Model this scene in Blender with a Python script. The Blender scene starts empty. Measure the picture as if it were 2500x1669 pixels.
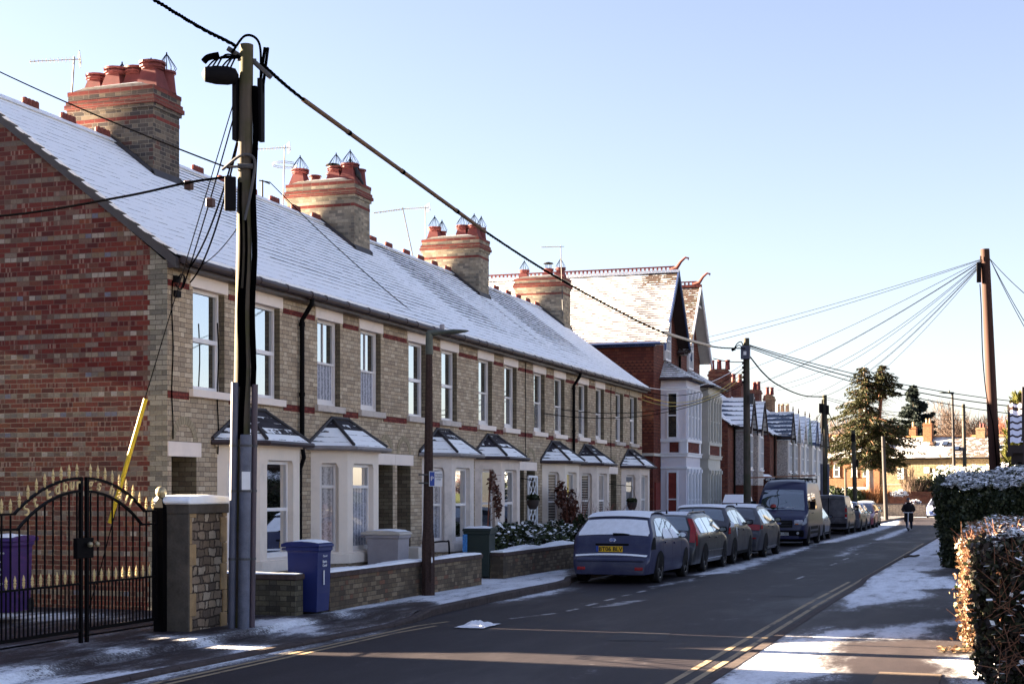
import bpy, bmesh, math, random
import numpy as np
from mathutils import Vector, Matrix
from math import sin, cos, pi, radians, sqrt, atan2, floor
random.seed(7)
SC = bpy.context.scene
COL = SC.collection
def gz(y):
    return -0.006 * min(max(0.0, y - 25.0), 150.0)

# ------------------------------------------------------------------ mesh builder
class MB:
    """collects polygons; build() links them as ONE mesh object with metre-scaled UVs"""
    def __init__(s):
        s.v = []; s.f = []; s.m = []; s.cur = 0; s.att = None
    def face(s, pts, m=None):
        i = len(s.v); s.v.extend([tuple(p) for p in pts])
        s.f.append(tuple(range(i, i + len(pts)))); s.m.append(s.cur if m is None else m)
    def box(s, x0, x1, y0, y1, z0, z1, M=None):
        c = [(x0,y0,z0),(x1,y0,z0),(x1,y1,z0),(x0,y1,z0),(x0,y0,z1),(x1,y0,z1),(x1,y1,z1),(x0,y1,z1)]
        if M is not None: c = [tuple(M @ Vector(p)) for p in c]
        i = len(s.v); s.v.extend(c)
        for q in ((0,3,2,1),(4,5,6,7),(0,1,5,4),(1,2,6,5),(2,3,7,6),(3,0,4,7)):
            s.f.append(tuple(i + k for k in q)); s.m.append(s.cur)
        return s
    def tube(s, pts, r, n=8, cap=True, closed=False):
        """tube along pts; r is a radius or list"""
        pts = [Vector(p) for p in pts]; N = len(pts)
        rs = r if isinstance(r, (list, tuple)) else [r] * N
        up = Vector((0, 0, 1)); base = len(s.v); prev = None
        for k, p in enumerate(pts):
            a = pts[max(k-1, 0)]; b = pts[min(k+1, N-1)]
            d = (b - a)
            d = d.normalized() if d.length > 1e-9 else Vector((0, 0, 1))
            if prev is None:
                e = d.cross(up if abs(d.z) < .95 else Vector((1, 0, 0))).normalized()
            else:
                e = (prev - d * prev.dot(d))
                e = e.normalized() if e.length > 1e-6 else d.orthogonal().normalized()
            prev = e; g = d.cross(e)
            for j in range(n):
                t = 2 * pi * j / n
                s.v.append(tuple(p + (e * cos(t) + g * sin(t)) * rs[k]))
        for k in range(N - 1):
            for j in range(n):
                a = base + k*n + j; b = base + k*n + (j+1) % n
                s.f.append((a, b, b + n, a + n)); s.m.append(s.cur)
        if cap:
            s.f.append(tuple(base + j for j in range(n))[::-1]); s.m.append(s.cur)
            s.f.append(tuple(base + (N-1)*n + j for j in range(n))); s.m.append(s.cur)
        return s
    def lathe(s, prof, cx=0, cy=0, n=16, M=None, cap=True, sq=None):
        """prof: list of (r,z) revolved round the vertical through cx,cy; sq flattens to n sides rotated"""
        base = len(s.v); off = sq if sq is not None else 0.0
        for r, z in prof:
            for j in range(n):
                t = 2*pi*j/n + off
                p = (cx + r*cos(t), cy + r*sin(t), z)
                s.v.append(tuple(M @ Vector(p)) if M is not None else p)
        for k in range(len(prof)-1):
            for j in range(n):
                a = base+k*n+j; b = base+k*n+(j+1) % n
                s.f.append((a, b, b+n, a+n)); s.m.append(s.cur)
        if cap:
            s.f.append(tuple(base+j for j in range(n))[::-1]); s.m.append(s.cur)
            s.f.append(tuple(base+(len(prof)-1)*n+j for j in range(n))); s.m.append(s.cur)
        return s
    def prism(s, poly, h0, h1, axis='z'):
        """poly of 2-D points pushed along an axis from h0 to h1"""
        def P(a, b, h):
            return {'z': (a, b, h), 'x': (h, a, b), 'y': (a, h, b)}[axis]
        n = len(poly); i = len(s.v)
        s.v.extend([P(a, b, h0) for a, b in poly]); s.v.extend([P(a, b, h1) for a, b in poly])
        s.f.append(tuple(i+k for k in range(n))[::-1]); s.f.append(tuple(i+n+k for k in range(n))); s.m += [s.cur]*2
        for k in range(n):
            a = i+k; b = i+(k+1) % n
            s.f.append((a, b, b+n, a+n)); s.m.append(s.cur)
        return s
    def build(s, name, mat, parent=None, smooth=False, bevel=0, fix=True, uv=True, ang=40, label=None):
        me = bpy.data.meshes.new(name)
        me.from_pydata(s.v, [], s.f)
        mats = mat if isinstance(mat, (list, tuple)) else [mat]
        for m in mats: me.materials.append(m)
        if len(mats) > 1: me.polygons.foreach_set('material_index', s.m)
        if fix and len(s.f) < 60000:
            bm = bmesh.new(); bm.from_mesh(me)
            bmesh.ops.remove_doubles(bm, verts=bm.verts, dist=1e-5) if smooth or bevel else None
            bmesh.ops.recalc_face_normals(bm, faces=bm.faces)
            bm.to_mesh(me); bm.free()
        if uv: box_uv(me)
        if smooth:
            me.polygons.foreach_set('use_smooth', [True]*len(me.polygons))
            try: me.set_sharp_from_angle(angle=radians(ang))
            except Exception: pass
        o = bpy.data.objects.new(name, me); COL.objects.link(o)
        if bevel:
            b = o.modifiers.new('Bevel', 'BEVEL'); b.width = bevel; b.segments = 2; b.limit_method = 'ANGLE'
            b.angle_limit = radians(35)
        if parent is not None: adopt(o, parent)
        if label: o['label'] = label
        return o

def adopt(o, parent):
    """parent o keeping its coordinates as world ones when the thing was built in place"""
    o.parent = parent
    root = parent
    while root.parent is not None: root = root.parent
    if root.get('_inplace') and parent is root:
        o.matrix_parent_inverse = Matrix.Translation(root.location).inverted()

def box_uv(me):
    n = len(me.polygons); nl = len(me.loops)
    if n == 0: return
    nor = np.empty(n*3, np.float32); me.polygons.foreach_get('normal', nor); nor = nor.reshape(-1, 3)
    co = np.empty(len(me.vertices)*3, np.float32); me.vertices.foreach_get('co', co); co = co.reshape(-1, 3)
    vi = np.empty(nl, np.int32); me.loops.foreach_get('vertex_index', vi)
    tot = np.empty(n, np.int32); me.polygons.foreach_get('loop_total', tot)
    pi_ = np.repeat(np.arange(n), tot)
    flat = np.abs(nor[:, 2]) > .985
    t = np.stack([-nor[:, 1], nor[:, 0], np.zeros(n)], 1)
    L = np.linalg.norm(t, axis=1, keepdims=True); L[L < 1e-6] = 1; t = t / L
    t[flat] = (1, 0, 0)
    b = np.cross(nor, t); b[flat] = (0, 1, 0)
    P = co[vi]
    uv = np.stack([(P*t[pi_]).sum(1), (P*b[pi_]).sum(1)], 1).astype(np.float32)
    layer = me.uv_layers.new(name='UVMap'); layer.data.foreach_set('uv', uv.ravel())

def thing(name, label, cat, loc=(0, 0, 0), rz=0, group=None, inplace=False):
    o = bpy.data.objects.new(name, None); COL.objects.link(o)
    o.location = loc; o.rotation_euler = (0, 0, rz); o.empty_display_size = .2
    o['label'] = label; o['category'] = cat
    if group: o['group'] = group
    if inplace: o['_inplace'] = 1
    return o
def place(name, label, cat, loc, group=None):            # a thing whose parts are given in world coordinates
    return thing(name, label, cat, loc, 0, group, True)
def tag(o, label, cat, group=None, kind=None):
    o['label'] = label; o['category'] = cat
    if group: o['group'] = group
    if kind: o['kind'] = kind
    return o
def struct(o):
    o['kind'] = 'structure'; return o
def dup_tree(o, parent=None):
    c = o.copy(); COL.objects.link(c)
    if parent is not None:
        c.parent = parent
    for ch in o.children: dup_tree(ch, c)
    return c

# ------------------------------------------------------------------ materials
class Mat:
    def __init__(s, name):
        s.m = bpy.data.materials.new(name); s.m.use_nodes = True
        s.t = s.m.node_tree; s.t.nodes.clear()
        s.out = s.t.nodes.new('ShaderNodeOutputMaterial')
    def n(s, typ, **k):
        nd = s.t.nodes.new('ShaderNode' + typ)
        for a, v in k.items():
            if a.startswith('i_'):
                key = a[2:]; key = int(key) if key.isdigit() else key.replace('_', ' ')
                s.set(nd.inputs[key], v)
            else: setattr(nd, a, v)
        return nd
    def set(s, sock, v):
        if isinstance(v, bpy.types.NodeSocket): s.t.links.new(v, sock)
        else:
            if sock.type == 'RGBA' and len(v) == 3: v = (*v, 1)
            sock.default_value = v
    def math(s, op, a, b=0.0, c=None, clamp=False):
        nd = s.t.nodes.new('ShaderNodeMath'); nd.operation = op; nd.use_clamp = clamp
        s.set(nd.inputs[0], a); s.set(nd.inputs[1], b)
        if c is not None: s.set(nd.inputs[2], c)
        return nd.outputs[0]
    def mix(s, f, a, b, mode='MIX'):
        nd = s.t.nodes.new('ShaderNodeMix'); nd.data_type = 'RGBA'; nd.blend_type = mode
        s.set(nd.inputs[0], f); s.set(nd.inputs[6], a); s.set(nd.inputs[7], b)
        return nd.outputs[2]
    def noise(s, vec, scale, detail=4, rough=.55, out=0):
        nd = s.n('TexNoise', i_Scale=scale, i_Detail=detail, i_Roughness=rough)
        if vec is not None: s.set(nd.inputs['Vector'], vec)
        return nd.outputs[out]
    def ramp(s, fac, stops, interp='LINEAR'):
        nd = s.t.nodes.new('ShaderNodeValToRGB'); cr = nd.color_ramp; cr.interpolation = interp
        while len(cr.elements) > 1: cr.elements.remove(cr.elements[-1])
        cr.elements[0].position = stops[0][0]; cr.elements[0].color = (*stops[0][1], 1) if len(stops[0][1]) == 3 else stops[0][1]
        for p, c in stops[1:]:
            e = cr.elements.new(p); e.color = (*c, 1)
        s.set(nd.inputs[0], fac); return nd.outputs[0]
    def step(s, x, lo, hi):
        nd = s.t.nodes.new('ShaderNodeMapRange'); nd.interpolation_type = 'SMOOTHSTEP'
        s.set(nd.inputs[0], x); nd.inputs[1].default_value = lo; nd.inputs[2].default_value = hi
        return nd.outputs[0]
    def obj(s): return s.n('TexCoord').outputs['Object']
    def uv(s): return s.n('UVMap', uv_map='UVMap').outputs[0]
    def bsdf(s, col, rough=.7, spec=.3, metal=0, bump=None, bs=.3, bd=.01, **k):
        p = s.n('BsdfPrincipled'); s.set(p.inputs['Base Color'], col); s.set(p.inputs['Roughness'], rough)
        s.set(p.inputs['Specular IOR Level'], spec); s.set(p.inputs['Metallic'], metal)
        for a, v in k.items(): s.set(p.inputs[a.replace('_', ' ')], v)
        if bump is not None:
            b = s.n('Bump', i_Strength=bs, i_Distance=bd); s.set(b.inputs['Height'], bump)
            s.t.links.new(b.outputs[0], p.inputs['Normal'])
        s.t.links.new(p.outputs[0], s.out.inputs[0]); s.p = p
        return s.m

def plain(name, col, rough=.6, spec=.3, metal=0, var=.25, scale=6, bump=0, dirt=None, **k):
    """a painted or plain surface with a little unevenness of its own"""
    M = Mat(name); o = M.obj()
    nz = M.noise(o, scale, 5, .6); n2 = M.noise(o, scale*9, 3, .6)
    f = M.math('ADD', M.math('MULTIPLY', nz, .7), M.math('MULTIPLY', n2, .3))
    lo = tuple(c*(1-var) for c in col); hi = tuple(min(1, c*(1+var)) for c in col)
    c = M.ramp(f, [(.32, lo), (.68, hi)])
    if dirt:
        c = M.mix(M.math('MULTIPLY', M.step(M.noise(o, scale*.6, 6, .7), .5, .72), dirt[1]), c, dirt[0])
    r = M.math('ADD', rough-.07, M.math('MULTIPLY', n2, .14), clamp=True)
    return M.bsdf(c, r, spec, metal, n2 if bump else None, bump or .1, .006, **k)

def brick(name, sx, hx, mortar, bond='flemish', bh=.0762, L=.228, every=4, rough=.85, stripes=0, pale=(.5,.45,.4),
          dirt=None, mw=.010, wob=0.0):
    """brickwork drawn in metres from the UVs: sx / hx are colour stops for stretchers / headers"""
    M = Mat(name); uv = M.uv(); sep = M.n('SeparateXYZ'); M.t.links.new(uv, sep.inputs[0])
    u, v = sep.outputs[0], sep.outputs[1]
    w = M.noise(M.obj(), 3.0, 2); v = M.math('ADD', v, M.math('MULTIPLY', M.math('SUBTRACT', w, .5), .012))
    if wob:
        v = M.math('ADD', v, M.math('MULTIPLY', M.math('SUBTRACT', M.noise(M.obj(), 4.5, 3), .5), wob)); u = M.math('ADD', u, M.math('MULTIPLY', M.math('SUBTRACT', M.noise(M.obj(), 6.5, 3), .5), wob*2.2))
    rv = M.math('DIVIDE', v, bh); row = M.math('FLOOR', rv); fv = M.math('FRACT', rv)
    odd = M.math('FLOORED_MODULO', row, 2)
    if bond == 'flemish':
        U = L*1.5
        uu = M.math('ADD', M.math('DIVIDE', u, U), M.math('MULTIPLY', odd, .5))
        base = M.math('FLOOR', uu); fr = M.math('FRACT', uu); isH = M.math('GREATER_THAN', fr, .6667)
        col = M.math('ADD', M.math('MULTIPLY', base, 2), isH)
        loc = M.math('ADD', M.math('MULTIPLY', fr, U), M.math('MULTIPLY', isH, -L))     # metres from the brick's left edge
        wid = M.math('SUBTRACT', L, M.math('MULTIPLY', isH, L/2))
    else:
        isH = M.math('COMPARE', M.math('FLOORED_MODULO', row, every), 0.0, .1) if every else M.math('MULTIPLY', odd, 0.0)
        wid = M.math('SUBTRACT', L, M.math('MULTIPLY', isH, L/2))
        uu = M.math('ADD', M.math('DIVIDE', u, wid), M.math('MULTIPLY', odd, .5))
        col = M.math('FLOOR', uu); loc = M.math('MULTIPLY', M.math('FRACT', uu), wid)
    cv = M.n('CombineXYZ'); M.set(cv.inputs[0], M.math('ADD', col, M.math('MULTIPLY', row, 31.7))); M.set(cv.inputs[1], row)
    wn = M.n('TexWhiteNoise', noise_dimensions='2D'); M.t.links.new(cv.outputs[0], wn.inputs['Vector'])
    r = wn.outputs['Value']
    cs = M.ramp(r, sx, 'CONSTANT'); ch = M.ramp(r, hx, 'CONSTANT')
    c = M.mix(isH, cs, ch)
    if stripes:
        sv = M.n('CombineXYZ'); M.set(sv.inputs[0], M.math('FLOOR', M.math('DIVIDE', u, .030))); M.set(sv.inputs[1], M.math('ADD', row, .37))
        w2 = M.n('TexWhiteNoise', noise_dimensions='2D'); M.t.links.new(sv.outputs[0], w2.inputs['Vector'])
        reg = M.step(M.noise(M.obj(), .9, 3), .42, .62)
        k = M.math('MULTIPLY', M.math('GREATER_THAN', w2.outputs['Value'], .80), M.math('SUBTRACT', 1.0, isH))
        k = M.math('MULTIPLY', M.math('MULTIPLY', k, M.math('GREATER_THAN', wn.outputs['Color'], .45)), stripes)
        c = M.mix(M.math('MULTIPLY', k, M.math('ADD', .35, M.math('MULTIPLY', reg, .65))), c, pale)
    fine = M.noise(M.obj(), 38, 5, .7)
    c = M.mix(1.0, c, M.ramp(fine, [(.25, (.72,)*3), (.75, (1.22,)*3)]), 'MULTIPLY')
    if dirt:
        big = M.noise(M.obj(), dirt[2] if len(dirt) > 2 else .55, 6, .62)
        c = M.mix(M.math('MULTIPLY', M.step(big, .45, .75), dirt[1]), c, dirt[0])
    e = M.math('MULTIPLY', M.math('SUBTRACT', fine, .5), .008)
    mh = M.math('MAXIMUM', M.math('LESS_THAN', M.math('ADD', loc, e), mw), M.math('LESS_THAN', M.math('ADD', M.math('MULTIPLY', fv, bh), e), mw))
    c = M.mix(mh, c, mortar)
    h = M.math('ADD', M.math('SUBTRACT', 1.0, mh), M.math('MULTIPLY', fine, .35))
    return M.bsdf(c, rough, .2, 0, h, .55, .008)

def slate(name, col, course=.2, w=.25, base=.12, bare='bare', edge=(.03,.032,.04), moss=None, fac=1.0, ridge=0.0):
    """slates or tiles, each with snow lying on it; 'bare' (a colour attribute) says how much has melted"""
    M = Mat(name); uv = M.uv(); sep = M.n('SeparateXYZ'); M.t.links.new(uv, sep.inputs[0])
    u, v = sep.outputs[0], sep.outputs[1]
    rv = M.math('DIVIDE', v, course); row = M.math('FLOOR', rv); fv = M.math('FRACT', rv)
    uu = M.math('ADD', M.math('DIVIDE', u, w), M.math('MULTIPLY', M.math('FLOORED_MODULO', row, 2), .5)); col_i = M.math('FLOOR', uu); fu = M.math('FRACT', uu)
    cv = M.n('CombineXYZ'); M.set(cv.inputs[0], M.math('ADD', col_i, M.math('MULTIPLY', row, 17.3))); M.set(cv.inputs[1], row)
    wn = M.n('TexWhiteNoise', noise_dimensions='2D'); M.t.links.new(cv.outputs[0], wn.inputs['Vector']); r = wn.outputs['Value']
    o = M.obj()
    if bare: b = M.n('Attribute', attribute_name=bare).outputs['Fac']
    else: b = M.math('ADD', base, 0.0)
    n1 = M.noise(o, 1.3, 5, .65); n2 = M.noise(o, 11, 4, .7)
    k = M.math('ADD', M.math('MULTIPLY', M.math('SUBTRACT', n1, .5), .55), M.math('MULTIPLY', M.math('SUBTRACT', n2, .5), 1.0))
    k = M.math('ADD', k, M.math('MULTIPLY', M.math('SUBTRACT', r, .5), .45))
    amt = M.math('MULTIPLY', M.math('ADD', b, M.math('MULTIPLY', k, M.math('ADD', M.math('MULTIPLY', b, .8), .22))), fac)     # share of each slate that shows
    low = M.math('SUBTRACT', 1.0, fv) if False else fv
    dark = M.step(M.math('SUBTRACT', amt, low), -.03, .05)
    c = M.ramp(r, [(0, tuple(x*.75 for x in col)), (.5, col), (1, tuple(x*1.3 for x in col))])
    c = M.mix(M.math('MULTIPLY', M.math('LESS_THAN', fv, .10), .8), c, edge)  # line at each course foot; darker tones paint the slate's edge shadow
    c = M.mix(M.math('LESS_THAN', fu, .035), c, edge)
    if moss: c = M.mix(M.step(M.noise(o, 2.2, 5, .7), .5, .62), c, moss)
    sn = M.mix(n2, (.84, .86, .90), (.93, .94, .95))
    c = M.mix(dark, sn, c)
    h = M.math('ADD', M.math('MULTIPLY', M.math('SUBTRACT', 1.0, dark), .8), M.math('MULTIPLY', n2, .3))
    return M.bsdf(c, .75, .25, 0, h, .5, .015)

def pane_mat(name, dark=(.02,.022,.026), refl=.6, tint=(.9,.95,1), rough=.02):
    """window glass: a reflection over a dark room behind"""
    M = Mat(name); d = M.n('BsdfPrincipled', i_Roughness=.5)
    M.set(d.inputs['Base Color'], dark); M.set(d.inputs['Specular IOR Level'], .0)
    g = M.n('BsdfGlossy', i_Roughness=rough); M.set(g.inputs['Color'], tint)
    nz = M.noise(M.obj(), 1.7, 2); b = M.n('Bump', i_Strength=.02, i_Distance=.02); M.set(b.inputs['Height'], nz)
    M.t.links.new(b.outputs[0], g.inputs['Normal'])
    lw = M.n('LayerWeight', i_Blend=.35)
    fac = M.math('MULTIPLY', M.math('ADD', refl, M.math('MULTIPLY', lw.outputs['Facing'], 1-refl)), 1.0, clamp=True)
    mx = M.n('MixShader'); M.set(mx.inputs[0], fac)
    M.t.links.new(d.outputs[0], mx.inputs[1]); M.t.links.new(g.outputs[0], mx.inputs[2]); M.t.links.new(mx.outputs[0], M.out.inputs[0])
    return M.m

def striped(name, a, b, pitch, duty=.5, axis=1, rough=.6):
    """a venetian blind or boards: stripes in metres"""
    M = Mat(name); sep = M.n('SeparateXYZ'); M.t.links.new(M.uv(), sep.inputs[0])
    f = M.math('FRACT', M.math('DIVIDE', sep.outputs[axis], pitch))
    return M.bsdf(M.mix(M.math('LESS_THAN', f, duty), a, b), rough, .3)

def lace(name):
    M = Mat(name); uv = M.uv(); sep = M.n('SeparateXYZ'); M.t.links.new(uv, sep.inputs[0])
    fold = M.math('SINE', M.math('MULTIPLY', M.math('ADD', sep.outputs[0], M.math('MULTIPLY', M.noise(uv, 3), .06)), 48))
    vo = M.n('TexVoronoi', i_Scale=30); M.t.links.new(uv, vo.inputs['Vector'])
    k = M.math('ADD', M.math('MULTIPLY', fold, .18), M.math('MULTIPLY', vo.outputs['Distance'], .5))
    return M.bsdf(M.ramp(k, [(0, (.16,.16,.19)), (.45, (.45,.45,.5))]), .9, .1)

def leaf_mat(name, stops, rough=.5, spec=.3, trans=.15):
    M = Mat(name); oi = M.n('Attribute', attribute_name='tone').outputs['Fac']
    c = M.ramp(oi, stops)
    m = M.bsdf(c, rough, spec)
    if trans:
        tr = M.n('BsdfTranslucent'); M.set(tr.inputs[0], c)
        ad = M.n('MixShader', i_0=trans); M.t.links.new(M.p.outputs[0], ad.inputs[1]); M.t.links.new(tr.outputs[0], ad.inputs[2])
        M.t.links.new(ad.outputs[0], M.out.inputs[0])
    return m

MT = {}
def setup_materials():
    T = MT
    red = [(0,(.115,.020,.016)),(.14,(.155,.030,.022)),(.34,(.125,.026,.022)),(.50,(.165,.036,.026)),(.64,(.085,.018,.017)),(.76,(.150,.052,.036)),(.86,(.19,.055,.030)),(.92,(.17,.10,.075)),(.97,(.2,.15,.12))]
    gry = [(0,(.17,.14,.115)),(.18,(.22,.175,.13)),(.36,(.135,.085,.065)),(.50,(.26,.21,.155)),(.62,(.16,.13,.12)),(.72,(.36,.31,.255)),(.82,(.115,.045,.036)),(.91,(.20,.14,.09)),(.96,(.15,.15,.19))]
    T['gable'] = brick('gable_brick', red, gry, (.135,.085,.068), 'english', every=4, stripes=.75, pale=(.33,.21,.165), dirt=((.06,.032,.03), .45))
    buff = [(0,(.42,.325,.225)),(.25,(.48,.38,.27)),(.45,(.37,.285,.20)),(.6,(.45,.36,.26)),(.75,(.32,.25,.18)),(.88,(.54,.44,.32))]
    T['buff'] = brick('buff_brick', buff, buff, (.13,.095,.075), 'flemish', dirt=((.20,.15,.105), .45))
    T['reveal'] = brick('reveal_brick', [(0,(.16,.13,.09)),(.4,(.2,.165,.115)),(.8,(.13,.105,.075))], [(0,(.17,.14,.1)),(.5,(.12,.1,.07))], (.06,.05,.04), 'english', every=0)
    T['quoin'] = brick('quoin_brick', [(0,(.22,.20,.155)),(.3,(.28,.255,.2)),(.6,(.17,.155,.125)),(.85,(.33,.30,.235))], [(0,(.24,.22,.18)),(.5,(.18,.16,.13))], (.09,.075,.06), 'english', every=0)
    dk = [(0,(.085,.070,.060)),(.3,(.13,.105,.082)),(.55,(.06,.052,.050)),(.75,(.17,.135,.10)),(.9,(.10,.05,.04))]
    T['stack_dark'] = brick('sooty_brick', dk, dk, (.19,.165,.135), 'flemish', dirt=((.03,.028,.032), .65))
    lt = [(0,(.23,.195,.15)),(.3,(.29,.25,.19)),(.55,(.16,.14,.115)),(.75,(.34,.29,.22)),(.9,(.19,.15,.11))]
    T['stack_buff'] = brick('weathered_buff_brick', lt, lt, (.20,.175,.135), 'flemish', dirt=((.075,.066,.058), .75, .9))
    T['redband'] = brick('red_band_brick', [(0,(.13,.030,.026)),(.4,(.165,.04,.032)),(.8,(.10,.026,.024))], [(0,(.13,.03,.026)),(.5,(.10,.024,.022))], (.13,.085,.07), 'english', every=0)
    T['dentil'] = brick('dentil_brick', [(0,(.13,.022,.018)),(.5,(.17,.035,.026))], [(0,(.13,.02,.018)),(.5,(.19,.04,.03))], (.05,.02,.018), 'english', every=1, bh=.055, L=.2)
    T['villa_brick'] = brick('villa_brick', [(0,(.115,.022,.017)),(.3,(.145,.030,.021)),(.6,(.09,.019,.016)),(.85,(.165,.042,.028))], [(0,(.13,.027,.02)),(.5,(.095,.02,.016))], (.075,.045,.038), 'flemish', dirt=((.07,.022,.018), .5))
    T['row_brick'] = brick('row_brick', [(0,(.115,.032,.022)),(.3,(.15,.043,.027)),(.6,(.088,.026,.02)),(.85,(.17,.06,.037))], [(0,(.13,.038,.026)),(.5,(.095,.026,.02))], (.11,.078,.062), 'flemish', dirt=((.07,.03,.024), .5))
    T['brown_brick'] = brick('brown_brick', [(0,(.2,.11,.06)),(.3,(.25,.15,.085)),(.6,(.15,.085,.05)),(.85,(.3,.19,.11))], [(0,(.2,.12,.07)),(.5,(.15,.085,.05))], (.16,.12,.085), 'flemish')
    T['orange_brick'] = brick('orange_brick', [(0,(.17,.062,.026)),(.3,(.20,.08,.034)),(.6,(.145,.052,.024)),(.85,(.22,.10,.045))], [(0,(.17,.07,.03)),(.5,(.145,.055,.024))], (.17,.10,.06), 'flemish')
    wl = [(0,(.20,.145,.09)),(.25,(.26,.195,.125)),(.45,(.16,.115,.075)),(.65,(.30,.225,.145)),(.8,(.13,.095,.065)),(.93,(.24,.12,.075))]
    wl = [(p, tuple(.72*q for q in c)) for p, c in wl]
    T['garden'] = brick('garden_brick', wl, wl, (.055,.042,.033), 'flemish', dirt=((.045,.036,.028), .95, .8))
    T['garden_dark'] = brick('garden_dark_brick', [(0,(.08,.07,.048)),(.4,(.115,.10,.066)),(.7,(.05,.044,.033))], [(0,(.13,.115,.08)),(.5,(.09,.08,.06))], (.035,.03,.025), 'flemish', dirt=((.03,.027,.022), .9, 1.2))
    T['coping'] = plain('coping_brick', (.065,.042,.036), .85, var=.5, scale=9, bump=.4)
    T['render'] = plain('cream_render', (.76,.66,.575), .8, .2, var=.05, scale=2, dirt=((.5,.43,.38), .45))
    T['render2'] = plain('grey_cream_render', (.64,.57,.53), .85, .2, var=.09, scale=5, bump=.5, dirt=((.4,.36,.34), .55))
    T['render3'] = plain('pink_cream_render', (.68,.58,.52), .85, .2, var=.09, scale=6, bump=.5, dirt=((.42,.36,.33), .55))
    T['lintel'] = plain('painted_stone', (.80,.69,.62), .75, .2, var=.04, scale=3, dirt=((.5,.44,.4), .3))
    T['lintel_raw'] = plain('bare_stone', (.36,.29,.21), .85, .2, var=.15, scale=6)
    T['sill_grey'] = plain('weathered_stone', (.50,.44,.40), .85, .2, var=.12, scale=7, dirt=((.25,.22,.19), .7))
    T['upvc'] = plain('white_frame', (.74,.71,.72), .35, .4, var=.03)
    T['sash'] = plain('painted_sash', (.70,.66,.65), .5, .3, var=.06)
    T['glass_sky'] = pane_mat('upper_glass', (.025,.03,.036), .42)
    T['glass_low'] = pane_mat('lower_glass', (.012,.013,.016), .12)
    T['glass_far'] = pane_mat('far_glass', (.02,.023,.03), .2)
    T['glass_curtain'] = pane_mat('curtain_glass', (.30,.29,.31), .22)
    T['blind'] = striped('slatted_blind', (.05,.048,.058), (.27,.26,.29), .05, .5)
    T['blind_wood'] = striped('wide_blind', (.05,.035,.03), (.34,.30,.27), .075, .5)
    T['lace'] = lace('lace_curtain')
    T['slate'] = slate('terrace_slate', (.050,.055,.070), .185, .25, fac=.8)
    T['bay_slate'] = slate('bay_slate', (.026,.023,.030), .16, .26, edge=(.015,.013,.016))
    T['clay'] = slate('villa_tile', (.055,.034,.028), .115, .17, edge=(.035,.02,.018), moss=(.055,.045,.032))
    T['row_slate'] = slate('row_slate', (.075,.095,.135), .26, .42, edge=(.035,.045,.07))
    T['far_tile'] = slate('far_tile', (.04,.028,.024), .3, .26, edge=(.05,.035,.03))
    T['far_slate'] = slate('far_slate', (.055,.045,.042), .35, .3, edge=(.09,.08,.08))
    # scallop-and-plain hung tiles
    M = Mat('hung_tile'); sep = M.n('SeparateXYZ'); M.t.links.new(M.uv(), sep.inputs[0]); u, v = sep.outputs[0], sep.outputs[1]
    rv = M.math('DIVIDE', v, .11); row = M.math('FLOOR', rv); fv = M.math('FRACT', rv)
    uu = M.math('ADD', M.math('DIVIDE', u, .165), M.math('MULTIPLY', M.math('FLOORED_MODULO', row, 2), .5)); fu = M.math('SUBTRACT', M.math('FRACT', uu), .5)
    cv = M.n('CombineXYZ'); M.set(cv.inputs[0], M.math('ADD', M.math('FLOOR', uu), M.math('MULTIPLY', row, 13.1))); M.set(cv.inputs[1], row)
    wn = M.n('TexWhiteNoise', noise_dimensions='2D'); M.t.links.new(cv.outputs[0], wn.inputs['Vector'])
    c = M.ramp(wn.outputs['Value'], [(0,(.10,.026,.018)),(.35,(.135,.036,.023)),(.65,(.075,.02,.016)),(1,(.175,.056,.033))])
    sc = M.math('GREATER_THAN', M.math('FLOORED_MODULO', row, 10), 5.5)
    arc = M.math('MULTIPLY', M.math('MULTIPLY', M.math('MULTIPLY', fu, fu), 2.2), sc)
    line = M.math('LESS_THAN', M.math('SUBTRACT', fv, arc), .16)
    vl = M.math('GREATER_THAN', M.math('ABSOLUTE', fu), .47)
    c = M.mix(sc, c, M.mix(.35, c, (.20,.07,.04)))
    big = M.noise(M.obj(), .6, 5, .65); c = M.mix(M.math('MULTIPLY', M.step(big, .45, .7), .5), c, (.06,.02,.016))
    c = M.mix(M.math('MAXIMUM', line, M.math('MULTIPLY', vl, .7)), c, (.045,.014,.012))
    T['hung'] = M.bsdf(c, .8, .25, 0, M.math('SUBTRACT', fv, line), .6, .01)
    T['ridge'] = plain('ridge_tile', (.16,.045,.036), .8, var=.35, scale=12)
    T['terracotta'] = plain('terracotta', (.135,.034,.034), .75, .25, var=.25, scale=7, dirt=((.12,.035,.03), .5))
    T['terracotta_pale'] = plain('buff_terracotta', (.48,.33,.20), .75, .25, var=.2, scale=7)
    T['flaunch'] = plain('mortar_flaunching', (.30,.28,.24), .9, var=.3, scale=8)
    T['lead'] = plain('lead_flashing', (.04,.036,.04), .6, .4, var=.3)
    T['gutter'] = plain('brown_gutter', (.036,.021,.022), .45, .4, var=.3, scale=4)
    T['gutter_grey'] = plain('grey_gutter', (.20,.18,.18), .5, .4, var=.2)
    T['black_iron'] = plain('black_iron', (.003,.0024,.003), .6, .06, var=.3)
    T['gold'] = plain('gold_paint', (.62,.45,.20), .5, .3, .1, var=.25, scale=20)
    T['brass'] = plain('old_brass', (.40,.33,.20), .35, .5, .6, var=.3, scale=15)
    T['wire'] = plain('black_cable', (.0012,.0012,.0016), .8, .0, var=.2)
    T['wire_grey'] = plain('thin_grey_wire', (.004,.004,.005), .8, .0, var=.2)
    T['wire_yellow'] = plain('yellow_wire', (.42,.32,.06), .5, .4, var=.2)
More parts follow.
